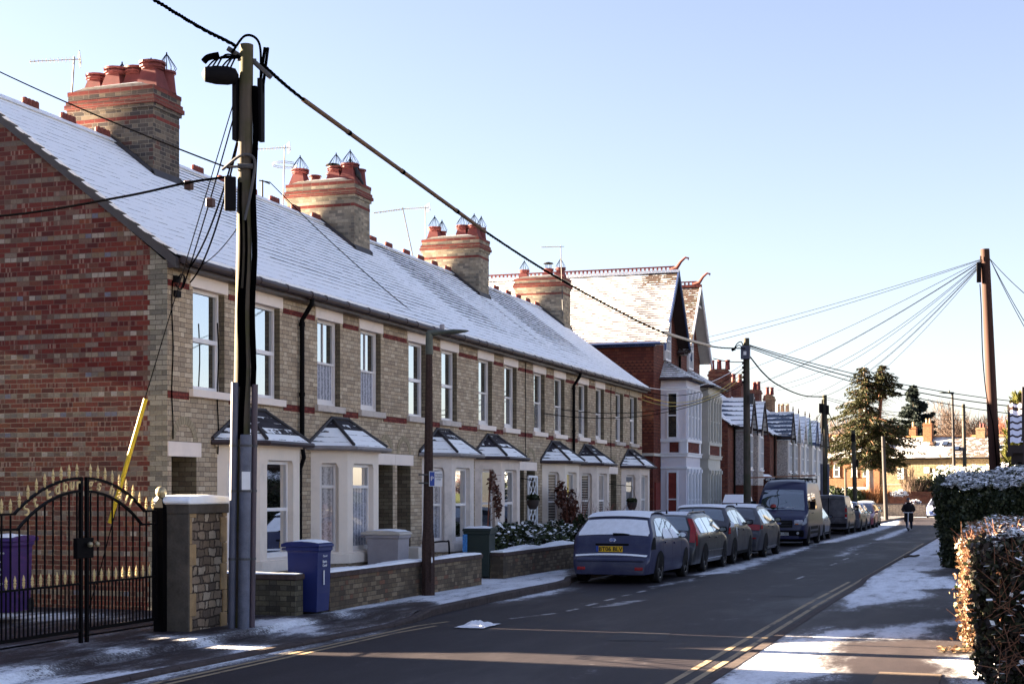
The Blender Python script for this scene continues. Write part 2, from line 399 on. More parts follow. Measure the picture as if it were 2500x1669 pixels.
    T['sleeve'] = plain('wooden_sleeve', (.12,.07,.042), .7, .3, var=.25, scale=3)
    T['galv'] = plain('galvanised_steel', (.07,.07,.075), .6, .2, .0, var=.2)
    T['conduit'] = plain('blue_grey_conduit', (.065,.070,.105), .5, .4, var=.25, scale=5)
    T['conduit_p'] = plain('mauve_conduit', (.07,.05,.066), .5, .4, var=.2, scale=5)
    def wood(name, a, b, moss=None):
        M = Mat(name); mp = M.n('Mapping'); M.t.links.new(M.obj(), mp.inputs[0]); mp.inputs['Scale'].default_value = (22, 22, .7)
        g = M.noise(mp.outputs[0], 1.0, 6, .65)
        c = M.ramp(g, [(.3, a), (.7, b)])
        if moss: c = M.mix(M.math('MULTIPLY', M.step(M.noise(M.obj(), 1.6, 4, .6), .42, .6), .8), c, moss)
        return M.bsdf(c, .85, .2, 0, g, .5, .01)
    T['pole_mossy'] = wood('mossy_pole', (.05,.041,.033), (.10,.083,.065), (.05,.05,.022))
    T['pole_brown'] = wood('brown_pole', (.03,.0135,.011), (.056,.026,.02))
    T['pole_grey'] = wood('grey_pole', (.05,.042,.038), (.09,.075,.064), (.045,.05,.032))
    T['concrete_brown'] = plain('brown_concrete', (.048,.029,.025), .9, .2, var=.4, scale=30, bump=.5)
    T['lamp_green'] = plain('weathered_lamp_head', (.075,.085,.07), .6, .4, var=.3)
    T['pole_conc'] = plain('grey_concrete', (.05,.045,.045), .85, .2, var=.25, scale=12)
    # rubble stone
    def rubble(name, stops, gap, sx, sy, dirt):
        M = Mat(name); mp = M.n('Mapping'); M.t.links.new(M.uv(), mp.inputs[0]); mp.inputs['Scale'].default_value = (sx, sy, 1)
        nz = M.noise(M.uv(), 6, 3, .6, 1)
        wv = M.n('VectorMath', operation='MULTIPLY_ADD'); M.t.links.new(nz, wv.inputs[0]); wv.inputs[1].default_value = (.5,.5,0); M.t.links.new(mp.outputs[0], wv.inputs[2])
        vd = M.n('TexVoronoi', feature='DISTANCE_TO_EDGE', voronoi_dimensions='2D', i_Scale=1.0, i_Randomness=.75); M.t.links.new(wv.outputs[0], vd.inputs['Vector'])
        vc = M.n('TexVoronoi', voronoi_dimensions='2D', i_Scale=1.0, i_Randomness=.75); M.t.links.new(wv.outputs[0], vc.inputs['Vector'])
        sp = M.n('SeparateColor'); M.t.links.new(vc.outputs['Color'], sp.inputs[0])
        c = M.ramp(sp.outputs[0], stops); f = M.noise(M.obj(), 30, 5, .7)
        c = M.mix(1.0, c, M.ramp(f, [(.25, (.6,)*3), (.75, (1.35,)*3)]), 'MULTIPLY')
        e = M.step(vd.outputs['Distance'], .03, .12); c = M.mix(e, gap, c)
        if dirt: c = M.mix(M.math('MULTIPLY', M.step(M.noise(M.obj(), 1.1, 5, .6), .42, .65), dirt[1]), c, dirt[0])
        return M.bsdf(c, .9, .2, 0, M.math('ADD', e, M.math('MULTIPLY', f, .5)), .9, .03)
    rb = [(0,(.16,.115,.08)),(.2,(.25,.185,.13)),(.4,(.12,.09,.07)),(.55,(.32,.245,.175)),(.7,(.19,.14,.105)),(.85,(.38,.31,.235))]
    T['rubble'] = brick('pier_rubble', rb, rb, (.045,.032,.024), 'flemish', bh=.115, L=.19, mw=.022, wob=.07, dirt=((.04,.032,.028), .8, 1.1))
    T['stone_house'] = rubble('cottage_stone', [(0,(.20,.145,.085)),(.5,(.245,.185,.115)),(1,(.165,.12,.074))], (.17,.13,.08), 3.0, 5.5, None)
    T['stone_wall'] = rubble('boundary_stone', [(0,(.24,.19,.15)),(.5,(.33,.27,.21)),(1,(.18,.145,.12))], (.14,.115,.095), 3.5, 6.0, ((.14,.12,.1), .5))
    T['ashlar'] = plain('dressed_stone', (.34,.225,.115), .85, .2, var=.3, scale=5, bump=.4, dirt=((.12,.085,.06), .8))
    T['ashlar_dark'] = plain('dark_dressed_stone', (.085,.072,.060), .9, .2, var=.35, scale=4, bump=.4, dirt=((.05,.042,.036), .8))
    T['snow'] = plain('snow', (.90,.91,.93), .75, .25, var=.04, scale=14, bump=.5)
    T['frost'] = plain('frosty_snow', (.80,.82,.87), .7, .3, var=.10, scale=9, bump=.4)
    # pebble-dash
    def pebble(name, col):
        M = Mat(name); vo = M.n('TexVoronoi', i_Scale=26); M.t.links.new(M.obj(), vo.inputs['Vector'])
        sp = M.n('SeparateColor'); M.t.links.new(vo.outputs['Color'], sp.inputs[0])
        c = M.ramp(sp.outputs[0], [(0, tuple(x*.6 for x in col)), (.5, col), (1, tuple(min(1, x*1.35) for x in col))])
        return M.bsdf(c, .9, .2, 0, vo.outputs['Distance'], .5, .02)
    T['pebble'] = pebble('grey_pebbledash', (.33,.31,.33)); T['pebble_cream'] = pebble('cream_pebbledash', (.46,.42,.40)); T['pebble_dark'] = pebble('dark_pebbledash', (.29,.28,.27))
    T['villa_white'] = plain('lilac_white_render', (.62,.60,.68), .75, .2, var=.05, scale=4, bump=.2)
    T['villa_trim'] = plain('blue_white_trim', (.70,.72,.80), .6, .3, var=.04)
    T['villa_stone'] = plain('pale_grey_stone', (.50,.49,.46), .8, .2, var=.1, scale=6)
    T['villa_curtain'] = plain('red_curtain', (.17,.035,.03), .8, .2, var=.3)
    T['navy_paint'] = plain('navy_fascia', (.03,.055,.15), .5, .4, var=.2)
    T['dark_wood'] = plain('dark_timber', (.030,.020,.020), .7, .3, var=.3)
    T['white_paint'] = plain('white_paint', (.74,.74,.77), .6, .3, var=.05)
    T['white_render'] = plain('white_render', (.80,.77,.72), .8, .2, var=.03)
    T['green_paint'] = plain('sage_paint', (.25,.33,.29), .6, .3, var=.1)
    T['door_dark'] = plain('dark_door', (.04,.03,.03), .5, .4, var=.2)
    T['door_red'] = plain('red_door', (.2,.03,.03), .5, .4, var=.2)
    T['bin_blue'] = plain('blue_plastic', (.010,.019,.115), .5, .4, var=.12)
    T['bin_purple'] = plain('purple_plastic', (.042,.012,.115), .5, .4, var=.12)
    T['bin_green'] = plain('dark_green_plastic', (.010,.020,.017), .5, .4, var=.15)
    T['bin_grey'] = plain('grey_plastic', (.30,.28,.31), .5, .4, var=.1)
    T['bin_beige'] = plain('beige_plastic', (.52,.47,.42), .5, .4, var=.1)
    T['white_ink'] = plain('white_print', (.75,.75,.78), .6, .3, var=.05)
    T['sticker'] = plain('blue_sticker', (.05,.2,.5), .5, .4, var=.6, scale=25)
    T['yellow_guard'] = plain('yellow_guard', (.62,.43,.02), .5, .4, var=.1)
    T['rubber'] = plain('tyre_rubber', (.012,.011,.013), .8, .25, var=.3)
    T['alloy'] = plain('wheel_alloy', (.22,.21,.22), .35, .5, .7, var=.15)
    T['dark_plastic'] = plain('dark_trim', (.005,.0045,.006), .7, .1, var=.2)
    T['chrome'] = plain('bright_trim', (.62,.62,.64), .2, .5, .9, var=.05)
    T['red_lens'] = plain('red_lens', (.30,.008,.012), .25, .5, var=.3)
    T['clear_lens'] = plain('clear_lens', (.62,.64,.70), .15, .6, .3, var=.3, scale=18)
    T['amber'] = plain('amber_lens', (.6,.16,.03), .25, .5, var=.2)
    T['plate_y'] = plain('yellow_plate', (.72,.42,.015), .5, .3, var=.04)
    T['plate_w'] = plain('white_plate', (.62,.62,.6), .5, .3, var=.04)
    T['ink'] = plain('black_print', (.012,.012,.012), .6, .3, var=.1)
    T['eu_blue'] = plain('blue_badge', (.02,.06,.3), .4, .4, var=.1)
    T['car_glass'] = pane_mat('car_glass', (.030,.032,.042), .07)
    T['car_glass_bright'] = pane_mat('bright_car_glass', (.02,.03,.035), .6)
    T['car_glass_teal'] = pane_mat('teal_car_glass', (.014,.035,.04), .22)
    def paint(name, col, frost=.25, coat=.6, metal=.1):
        M = Mat(name); o = M.obj(); g = M.n('NewGeometry'); sp = M.n('SeparateXYZ'); M.t.links.new(g.outputs['Normal'], sp.inputs[0])
        n1 = M.noise(o, 2.2, 5, .65); n2 = M.noise(o, 40, 3, .7)
        k = M.math('MULTIPLY', M.step(M.math('ADD', n1, M.math('MULTIPLY', n2, .3)), .45, .95), frost)
        up = M.math('MULTIPLY', M.step(sp.outputs[2], .35, .95), frost*1.6)
        c = M.mix(M.math('ADD', k, up, clamp=True), col, (.50,.51,.56))
        return M.bsdf(c, .42, .35, metal, None, Coat_Weight=coat, Coat_Roughness=.15)
    T['p_focus'] = paint('slate_blue_paint', (.014,.017,.062), .05, .2)
    T['p_volvo'] = paint('charcoal_paint', (.008,.0085,.012), .08, .45)
    T['p_suv'] = paint('dark_grey_paint', (.016,.014,.024), .12, .22)
    T['p_audi'] = paint('graphite_paint', (.018,.018,.03), .15, .25)
    T['p_transit'] = paint('navy_paint', (.006,.009,.055), .02, .4)
    T['p_small'] = paint('pale_blue_paint', (.06,.08,.13), .2, .3)
    T['p_vivaro'] = paint('dusty_grey_paint', (.032,.028,.038), .15, .3)
    T['p_navy'] = paint('blue_paint', (.02,.032,.11), .35, .5)
    T['p_red'] = paint('red_paint', (.26,.016,.028), .2, .6)
    T['p_white'] = paint('white_paint_car', (.62,.60,.58), .2, .6, 0)
    T['p_blue'] = paint('bright_blue_paint', (.02,.055,.22), .25, .6)
    T['coat'] = plain('dark_coat', (.016,.013,.014), .8, .2, var=.3, scale=9)
    T['jeans'] = plain('blue_jeans', (.025,.04,.09), .85, .2, var=.2, scale=12)
    T['skin'] = plain('skin', (.34,.19,.14), .6, .3, var=.1)
    T['hat'] = plain('grey_hat', (.10,.10,.12), .9, .2, var=.2)
    T['feather'] = plain('black_feathers', (.008,.008,.010), .5, .4, var=.3)
    T['bark'] = plain('bark', (.10,.075,.055), .9, .2, var=.45, scale=9, bump=.5)
    T['bark_pale'] = plain('pale_bark', (.36,.31,.27), .9, .2, var=.35, scale=8)
    T['bark_red'] = plain('red_bark', (.22,.105,.065), .9, .2, var=.35, scale=8)
    T['twig'] = plain('bare_twigs', (.12,.085,.068), .9, .2, var=.35, scale=5)
    T['twig_red'] = plain('reddish_twigs', (.20,.075,.05), .9, .2, var=.4, scale=5)
    T['twig_orange'] = plain('orange_twigs', (.16,.07,.028), .9, .2, var=.35, scale=5)
    g1 = [(0,(.012,.020,.008)),(.4,(.022,.036,.012)),(.75,(.04,.055,.018)),(1,(.075,.08,.03))]
    T['hedge_dark'] = leaf_mat('hedge_leaf', [(0,(.010,.015,.008)),(.5,(.022,.032,.014)),(.85,(.045,.055,.022)),(1,(.10,.10,.055))])
    T['hedge_beige'] = leaf_mat('dry_leaf', [(0,(.085,.038,.02)),(.35,(.16,.082,.044)),(.6,(.22,.135,.075)),(.8,(.26,.19,.105)),(.93,(.30,.26,.16)),(.97,(.05,.08,.018)),(1,(.04,.07,.015))])
    T['hedge_near'] = leaf_mat('ivy_leaf', [(0,(.020,.012,.012)),(.45,(.035,.025,.020)),(.75,(.030,.036,.018)),(1,(.06,.065,.03))])
    T['spruce'] = leaf_mat('spruce_needles', [(0,(.010,.013,.006)),(.4,(.022,.025,.009)),(.75,(.042,.042,.012)),(1,(.075,.066,.018))], .7, .2, .2)
    T['spruce_blue'] = leaf_mat('blue_spruce_needles', [(0,(.008,.014,.013)),(.5,(.017,.025,.023)),(1,(.033,.043,.036))], .7, .2, .2)
    T['conifer'] = leaf_mat('golden_conifer', [(0,(.03,.035,.006)),(.5,(.07,.072,.013)),(1,(.13,.12,.026))], .7, .2, .2)
    T['laurel'] = leaf_mat('laurel_leaf', g1); T['bush_leaf'] = leaf_mat('dark_bush_leaf', [(0,(.012,.018,.010)),(.6,(.03,.04,.016)),(1,(.08,.085,.035))])
    T['climber'] = leaf_mat('russet_leaf', [(0,(.045,.018,.014)),(.5,(.09,.032,.022)),(.85,(.14,.055,.035)),(1,(.3,.2,.15))])
    T['snow_leaf'] = T['snow']
# ------------------------------------------------------------------ camera, light, sky
def setup_view():
    cam = bpy.data.cameras.new('Camera'); co = bpy.data.objects.new('Camera', cam); COL.objects.link(co)
    co.location = (0, 0, 1.93); co.rotation_euler = (pi/2, 0, radians(18.5066))
    cam.sensor_width = 36; cam.lens = 36*3600/2500
    cam.shift_y = (1195-834.5)/2500
    cam.clip_start = .1; cam.clip_end = 4000
    SC.camera = co
    w = bpy.data.worlds.new('World'); SC.world = w; w.use_nodes = True
    nt = w.node_tree; nt.nodes.clear()
    out = nt.nodes.new('ShaderNodeOutputWorld'); bg = nt.nodes.new('ShaderNodeBackground')
    sky = nt.nodes.new('ShaderNodeTexSky'); sky.sky_type = 'NISHITA'; sky.sun_disc = False
    az = radians(SUN_AZ); el = radians(SUN_EL)
    sky.sun_elevation = el; sky.sun_rotation = az
    sky.air_density = 1.0; sky.dust_density = .6; sky.ozone_density = 2.2; sky.altitude = 60
    hs = nt.nodes.new('ShaderNodeHueSaturation'); hs.inputs['Saturation'].default_value = SKY_SAT
    nt.links.new(sky.outputs[0], hs.inputs['Color']); mu = nt.nodes.new('ShaderNodeMix'); mu.data_type = 'RGBA'; mu.blend_type = 'MULTIPLY'; mu.inputs[0].default_value = 1; mu.inputs[7].default_value = (*SKY_TINT, 1)
    nt.links.new(hs.outputs[0], mu.inputs[6]); nt.links.new(mu.outputs[2], bg.inputs[0])
    bg.inputs[1].default_value = SKY_STR; nt.links.new(bg.outputs[0], out.inputs[0])
    L = bpy.data.lights.new('Sun', 'SUN'); L.energy = SUN_STR; L.angle = radians(.55); L.color = (1, .80, .56)
    lo = bpy.data.objects.new('Sun', L); COL.objects.link(lo)
    d = Vector((sin(az)*cos(el), cos(az)*cos(el), sin(el)))
    lo.rotation_euler = d.to_track_quat('Z', 'Y').to_euler(); lo.location = (-30, 0, 40)
    vs = SC.view_settings; vs.view_transform = 'Standard'; vs.look = 'None'; vs.exposure = EXPOSURE; vs.gamma = 1
    SC.display_settings.display_device = 'sRGB'
    cy = SC.cycles; cy.max_bounces = 5; cy.diffuse_bounces = 3; cy.glossy_bounces = 3; cy.transmission_bounces = 4
    cy.use_denoising = True; cy.sample_clamp_indirect = 6; cy.caustics_reflective = False; cy.caustics_refractive = False
SKY_TINT = (.335, .30, .322)
SUN_AZ, SUN_EL, SUN_STR, SKY_STR, SKY_SAT, EXPOSURE = -90.0, 14.5, 5.0, .05, .80, 4.32

# ------------------------------------------------------------------ ground
def pip(x, y, poly):
    c = False; n = len(poly); j = n-1
    for i in range(n):
        xi, yi = poly[i]; xj, yj = poly[j]
        if (yi > y) != (yj > y) and x < (xj-xi)*(y-yi)/(yj-yi)+xi: c = not c
        j = i
    return c
def pdist(x, y, poly):
    """distance to the outline, in an x-stretched measure because the patches lie along the street"""
    best = 9.
    n = len(poly)
    for i in range(n):
        ax, ay = poly[i]; bx, by = poly[(i+1) % n]
        dx, dy = bx-ax, (by-ay)
        t = max(0, min(1, ((x-ax)*dx+(y-ay)*dy)/(dx*dx+dy*dy+1e-9)))
        d = sqrt((x-ax-t*dx)**2 + ((y-ay-t*dy)*.45)**2)
        best = min(best, d)
    return best
SNOW_L = [(.85,[(-10.02,18.42),(-9.81,19.09),(-9.0,17.52),(-9.57,17.59)]),
 (.72,[(-10.3,16.22),(-9.82,16.5),(-9.17,16.25),(-8.37,16.29),(-8.2,15.4),(-9.36,15.74),(-9.88,15.79)]),
 (.8,[(-9.99,14.59),(-9.86,14.94),(-9.49,14.66),(-9.41,14.12)]),
 (.82,[(-10.1,12.4),(-9.81,13.2),(-8.9,12.99),(-8.65,13.7),(-8.45,14.46),(-8.5,12.5),(-8.5,11.6),(-9.5,10.5)]),
 (.8,[(-11.31,15.53),(-10.45,15.16),(-10.45,14.95)]),
 (.85,[(-9.85,24.0),(-9.7,25.03),(-9.72,27.12),(-10.9,27.3),(-10.9,29.0),(-9.9,29.1),(-10.07,31.71),(-9.9,33.41),(-8.75,30.2),(-8.5,28.9),(-8.5,23.86),(-8.55,22.2),(-8.9,22.4),(-9.5,23.0)]),
 (.85,[(-9.97,18.3),(-9.8,18.93),(-9.34,19.09),(-8.68,17.67),(-9.64,17.69)]),
 (.9,[(-9.66,19.9),(-9.66,24.0),(-9.42,24.0),(-9.40,20.07)]),
 (.78,[(-8.45,17.75),(-8.40,19.22),(-8.25,20.0),(-8.3,17.5)]),
 (.65,[(-8.9,15.4),(-8.4,16.37),(-8.4,15.2)])]
SNOW_R = [(.92,[(-2.7,17.2),(-2.6,18.9),(-2.24,20.48),(-1.73,20.65),(-1.67,20.14),(-2.07,19.23),(-2.1,18.14),(-2.04,17.2),(-2.08,16.32),(-2.06,15.66),(-1.77,15.76),(-1.73,15.4),(-1.98,15.02),(-2.3,13.5),(-2.7,13.0)]),
 (.9,[(-1.8,20.75),(-1.23,21.48),(-0.51,22.93),(-0.45,22.6),(-1.16,21.2),(-0.95,20.59),(-1.03,19.86),(-1.59,19.58),(-1.7,20.17)]),
 (.86,[(-2.42,24.06),(-2.75,27.58),(-2.75,33.1),(-2.85,45.26),(-2.9,97.0),(-2.3,120),(-1.96,53.48),(-2.1,45.56),(-1.62,48.1),(-1.43,39.18),(-1.18,38.47),(-1.86,35.31),(-2.12,36.61),(-1.55,33.2),(-1.15,33.3),(-0.78,30.54),(-1.7,29.72),(-1.27,28.08),(-1.66,26.34),(-2.03,25.47),(-2.27,24.72)]),
 (.93,[(-0.58,17.17),(-0.26,17.8),(-0.03,18.03),(1.5,18.0),(1.5,15.5),(0.06,15.4),(0.0,14.74),(-0.14,14.8),(-0.32,15.51)])]
SNOW_ROAD = [(.8,[(-8.41,11.0),(-8.5,13.6),(-8.5,14.78),(-8.4,16.5),(-8.22,16.23),(-8.25,14.41),(-8.28,11.0)]),
 (.75,[(-8.4,24.14),(-8.35,25.0),(-8.5,28.8),(-8.22,28.37),(-8.02,26.22),(-8.1,24.6)]),
 (.7,[(-8.35,16.2),(-8.2,18.6),(-8.05,18.6),(-8.2,16.0)]),
 (.62,[(-6.82,29.27),(-6.82,30.86),(-6.47,32.75),(-6.42,30.8),(-6.74,29.11)]),
 (.82,[(-6.91,34.0),(-7.0,38.49),(-7.0,43.5),(-7.05,58.39),(-6.63,51.1),(-6.43,41.8),(-6.27,35.32)]),
 (.85,[(-7.2,58.0),(-7.31,71.01),(-7.61,92.07),(-9.35,123.2),(-9.02,136.87),(-7.05,103.81),(-6.6,80.55),(-6.65,62)]),
 (.82,[(-5.46,66.08),(-5.79,83.62),(-5.77,96.43),(-5.37,89.76),(-5.03,71.96),(-5.13,65.34)]),
 (.60,[(-5.08,46.81),(-5.51,56.94),(-5.07,62.47),(-4.96,54.65),(-4.63,46.54)]),
 (.85,[(-16.0,148.6),(-7,149.2),(6,149.2),(6,151.5),(-7,151.5),(-16.0,151.5)])]
def snow_field(x, y, lst, base):
    s = base
    for a, p in lst:
        d = pdist(x, y, p)
        if pip(x, y, p): v = a - .22*max(0, 1-d/.12)
        else: v = a - .22 - d*1.3
        s = max(s, v)
    return s
def ground_mat(name, col, col2, warm=None):
    M = Mat(name); o = M.obj()
    s = M.n('Attribute', attribute_name='snow').outputs['Fac']
    st = M.n('Mapping'); M.t.links.new(o, st.inputs[0]); st.inputs['Scale'].default_value = (1, .28, 1)
    n1 = M.noise(st.outputs[0], 3.2, 8, .74); n2 = M.noise(o, 26, 4, .8); n3 = M.noise(o, 95, 2, .6); n4 = M.noise(st.outputs[0], .5, 4, .6)
    c = M.mix(M.step(n4, .35, .65), col, col2)
    c = M.mix(1.0, c, M.ramp(n3, [(.3, (.55,)*3), (.5, (1,)*3), (.72, (1.75,)*3)]), 'MULTIPLY')
    c = M.mix(1.0, c, M.ramp(n1, [(.3, (.8,)*3), (.7, (1.25,)*3)]), 'MULTIPLY')
    k = M.math('ADD', M.math('MULTIPLY', M.math('SUBTRACT', n1, .5), 1.5), M.math('MULTIPLY', M.math('SUBTRACT', n2, .5), .95))
    k = M.math('ADD', s, k)
    film = M.math('MULTIPLY', M.step(k, .30, .62), .26)
    full = M.math('MULTIPLY', M.step(k, .58, .72), M.math('ADD', .72, M.math('MULTIPLY', M.step(k, .72, 1.0), .28)))
    c = M.mix(film, c, (.55, .56, .60)); c = M.mix(full, c, M.mix(n2, (.72,.74,.79), (.90,.91,.93)))
    r = M.math('ADD', .62, M.math('MULTIPLY', full, .2)); r = M.math('SUBTRACT', r, M.math('MULTIPLY', M.step(n4, .5, .7), .12))
    h = M.math('ADD', M.math('MULTIPLY', full, 1.4), M.math('ADD', M.math('MULTIPLY', n3, .35), M.math('MULTIPLY', n2, .3)))
    return M.bsdf(c, r, .12, 0, h, .6, .012)
def sheet(name, xs, ys, zf, mat, snow=None, xf=None):
    """a ground sheet with a 'snow' attribute per vertex"""
    mb = MB(); nx, ny = len(xs), len(ys); sn = []
    for y in ys:
        for a in xs:
            x = xf(a, y) if xf else a
            mb.v.append((x, y, zf(x, y))); sn.append(snow(x, y) if snow else 0.0)
    for j in range(ny-1):
        for i in range(nx-1):
            mb.f.append((j*nx+i, j*nx+i+1, (j+1)*nx+i+1, (j+1)*nx+i)); mb.m.append(0)
    o = mb.build(name, mat, smooth=False)
    at = o.data.attributes.new('snow', 'FLOAT', 'POINT'); at.data.foreach_set('value', sn)
    return struct(o)
KERB = [(2,-8.5),(12,-8.5),(15,-8.38),(20,-8.2),(21.4,-8.42),(28.9,-8.45),(30.6,-8.88),(150,-8.88),(400,-8.88)]
def kerb_x(y):
    for (a, xa), (b, xb) in zip(KERB, KERB[1:]):
        if a <= y <= b: return xa+(xb-xa)*(y-a)/(b-a)
    return KERB[0][1]
def kerb_h(y):                                           # dropped along the gateway
    return .10 - .075*max(0, min(1, (20.6-y)/.7))
def rng(a, b, st):
    n = max(1, round((b-a)/st)); return [a+(b-a)*i/n for i in range(n+1)]
def build_ground():
    T = MT
    T['galv_blue'] = plain('dull_steel_conduit', (.10,.11,.155), .5, .4, .2, var=.35, scale=6)
    T['asphalt'] = ground_mat('asphalt', (.021,.0165,.0195), (.031,.026,.029))
    T['pave'] = ground_mat('pavement_asphalt', (.030,.023,.0245), (.046,.036,.035))
    T['earth'] = ground_mat('snowy_earth', (.07,.055,.04), (.10,.09,.06))
    T['kerb'] = plain('kerb_stone', (.06,.045,.042), .85, .2, var=.35, scale=8, bump=.4)
    big = [-1500,-300,-120,-60,-36,-20,-8,6,20,40,60,120,300,1500]
    bys = [-200,-40,0,10,25,40,60,80,100,125,150,175,200,260,400,800,2500]
    sheet('ground', big, bys, lambda x, y: gz(y)-.06, T['earth'], lambda x, y: .52)
    ys = rng(4, 24, .11)+rng(24.2, 50, .22)[0:]+rng(50.6, 172, 1.1)
    sheet('road', rng(0, 1, .028), ys, lambda x, y: gz(y) - .02*((x+5.6)/3)**2, T['asphalt'],
          lambda x, y: snow_field(x, y, SNOW_ROAD, .10+.10*math.exp(-((x+4.4)/.35)**2)+.06*(y > 40)),
          lambda a, y: kerb_x(y) + a*(-2.75-kerb_x(y)))
    sheet('side_road', rng(-60, 60, 4), rng(139, 151.6, 1), lambda x, y: gz(y)+.006, T['asphalt'], lambda x, y: snow_field(x, y, SNOW_ROAD, .22))
    # left pavement behind the kerb, and the forecourt of the gateway
    yl = rng(4, 24, .12)+rng(24.2, 46, .25)+rng(47, 150, 1.5)
    sheet('pavement', rng(0, 1, .05), yl, lambda x, y: gz(y)+(kerb_h(y) if x > -9.4 else .10), T['pave'],
          lambda x, y: snow_field(x, y, SNOW_L, .34 if y < 46 else .5), lambda a, y: -10.9 + a*(kerb_x(y)-.13+10.9))
    sheet('forecourt', rng(-19, -10.9, .35), rng(8, 19.3, .35), lambda x, y: .10+(.02 if y > 0 else 0), T['pave'],
          lambda x, y: .30 + .5*math.exp(-((x+13.2)/1.6)**2-((y-17.9)/.75)**2) + .4*math.exp(-((x+11.6)/1.2)**2-((y-13.6)/.5)**2))
    sheet('front_garden', rng(-12.4, -10.9, .3), rng(19.3, 64, 1), lambda x, y: gz(y)+.105, T['pave'], lambda x, y: .62)
    mb = MB()
    yk = rng(4, 50, .9)+rng(52, 150, 3.6)
    for a, b in zip(yk, yk[1:]):                        # kerb stones with a hairline between them
        g = .012; a2, b2 = a+g, b
        xa, xb = kerb_x(a2), kerb_x(b2); ha, hb = gz(a2)+kerb_h(a2), gz(b2)+kerb_h(b2); t = .004
        P = [(xa-.13,a2),(xa-.015,a2),(xa,a2),(xb,b2),(xb-.015,b2),(xb-.13,b2)]
        mb.face([(xa-.13,a2,ha+t),(xa-.02,a2,ha+t),(xb-.02,b2,hb+t),(xb-.13,b2,hb+t)])
        mb.face([(xa-.02,a2,ha+t),(xa,a2,ha-.018),(xb,b2,hb-.018),(xb-.02,b2,hb+t)])
        mb.face([(xa,a2,ha-.018),(xa,a2,gz(a2)-.08),(xb,b2,gz(b2)-.08),(xb,b2,hb-.018)])
        mb.face([(xa-.13,a2,ha+t),(xa-.13,a2,gz(a2)-.08),(xa,a2,gz(a2)-.08),(xa,a2,ha-.018),(xa-.02,a2,ha+t)])
    struct(mb.build('kerb', T['kerb'], fix=False))
    # right pavement: dropped to the road between y 13 and 31
    def rh(x, y):
        up = max(0, min(1, (y-30.4)/1.6))
        return gz(y)+.022+.078*up
    yr = rng(3, 40, .13)+rng(40.5, 150, 1.2)
    sheet('right_pavement', rng(-2.75, 1.2, .13), yr, rh, T['pave'], lambda x, y: snow_field(x, y, SNOW_R, .12 if y < 24 else .28))
    mb = MB()
    yk = rng(3, 60, .9)+rng(62, 150, 4)
    for a, b in zip(yk, yk[1:]):
        ha, hb = rh(0, a)+.005, rh(0, b)+.005
        mb.face([(-2.87,a+.012,ha),(-2.75,a+.012,ha),(-2.75,b,hb),(-2.87,b,hb)])
        mb.face([(-2.87,a+.012,ha-.2),(-2.87,a+.012,ha),(-2.87,b,hb),(-2.87,b,hb-.2)])
    struct(mb.build('right_kerb', T['kerb'], fix=False))
    # paint on the road
    def paint(name, col, worn):
        M = Mat(name); st = M.n('Mapping'); M.t.links.new(M.obj(), st.inputs[0]); st.inputs['Scale'].default_value = (1, .5, 1)
        k = M.math('ADD', M.noise(st.outputs[0], 4, 6, .7), M.math('MULTIPLY', M.noise(M.obj(), 60, 2), .25))
        c = M.mix(M.step(k, worn, worn+.14), col, (.045,.037,.040))
        return M.bsdf(c, .7, .25)
    T['yellow_line'] = paint('yellow_line_paint', (.30,.225,.135), .64); T['white_line'] = paint('white_line_paint', (.40,.385,.38), .58)
    def strip(name, pts, w, mat, lift=.004):
        mb = MB(); n = len(pts)
        def zz(x, y): return gz(y)-.02*((x+5.6)/3)**2+lift
        for (xa, ya), (xb, yb) in zip(pts, pts[1:]):
            for k in range(max(1, int(abs(yb-ya)/1.0))):
                m = max(1, int(abs(yb-ya)/1.0)); p = [xa+(xb-xa)*k/m, ya+(yb-ya)*k/m]; q = [xa+(xb-xa)*(k+1)/m, ya+(yb-ya)*(k+1)/m]
                dx, dy = q[0]-p[0], q[1]-p[1]; L = sqrt(dx*dx+dy*dy); nx, ny = -dy/L*w/2, dx/L*w/2
                mb.face([(p[0]+nx,p[1]+ny,zz(*p)),(p[0]-nx,p[1]-ny,zz(*p)),(q[0]-nx,q[1]-ny,zz(*q)),(q[0]+nx,q[1]+ny,zz(*q))])
        return struct(mb.build(name, mat, fix=False))
    strip('yellow_road_line', [(-3.02,4),(-3.0,20),(-3.05,40),(-3.15,62)], .075, T['yellow_line'])
    strip('yellow_road_line', [(-3.2,4),(-3.2,16),(-3.2,32.5)], .075, T['yellow_line'])
    strip('yellow_road_line', [(-8.17,6),(-8.1,12.7),(-7.97,19.5),(-7.78,20.3)], .07, T['yellow_line'])
    strip('yellow_road_line', [(-8.02,6),(-7.95,12.7),(-7.83,18.6),(-7.7,19.6)], .07, T['yellow_line'])
    strip('white_road_line', [(-7.06,20.95),(-6.67,22.1)], .09, T['white_line'])
    y = 22.5
    while y < 34:
        strip('white_road_line', [(-6.62,y),(-6.6,y+.55)], .085, T['white_line']); y += 1.2
    for k in range(5):
        strip('white_road_line', [(-6.42+.035*k,23.4+.32*k),(-6.1+.035*k,24.0+.32*k)], .10, T['white_line'])
    for x, y in ((-4.4,33),(-4.45,40.2),(-4.5,44),(-4.55,48)):
        strip('white_road_line', [(x,y),(x,y+1.4)], .08, T['white_line'])
    for nm, p in (('road_patch', [(-4.85,18.3),(-4.16,18.5),(-4.3,19.75),(-4.97,19.5)]), ('road_patch', [(-4.2,27.2),(-3.4,27.2),(-3.45,30),(-4.3,30)])):
        mb = MB(); mb.face([(a, b, gz(b)-.02*((a+5.6)/3)**2+.005) for a, b in p])
        struct(mb.build(nm, plain('dark_patch', (.022,.019,.023), .7, .25, var=.3, scale=40), fix=False))
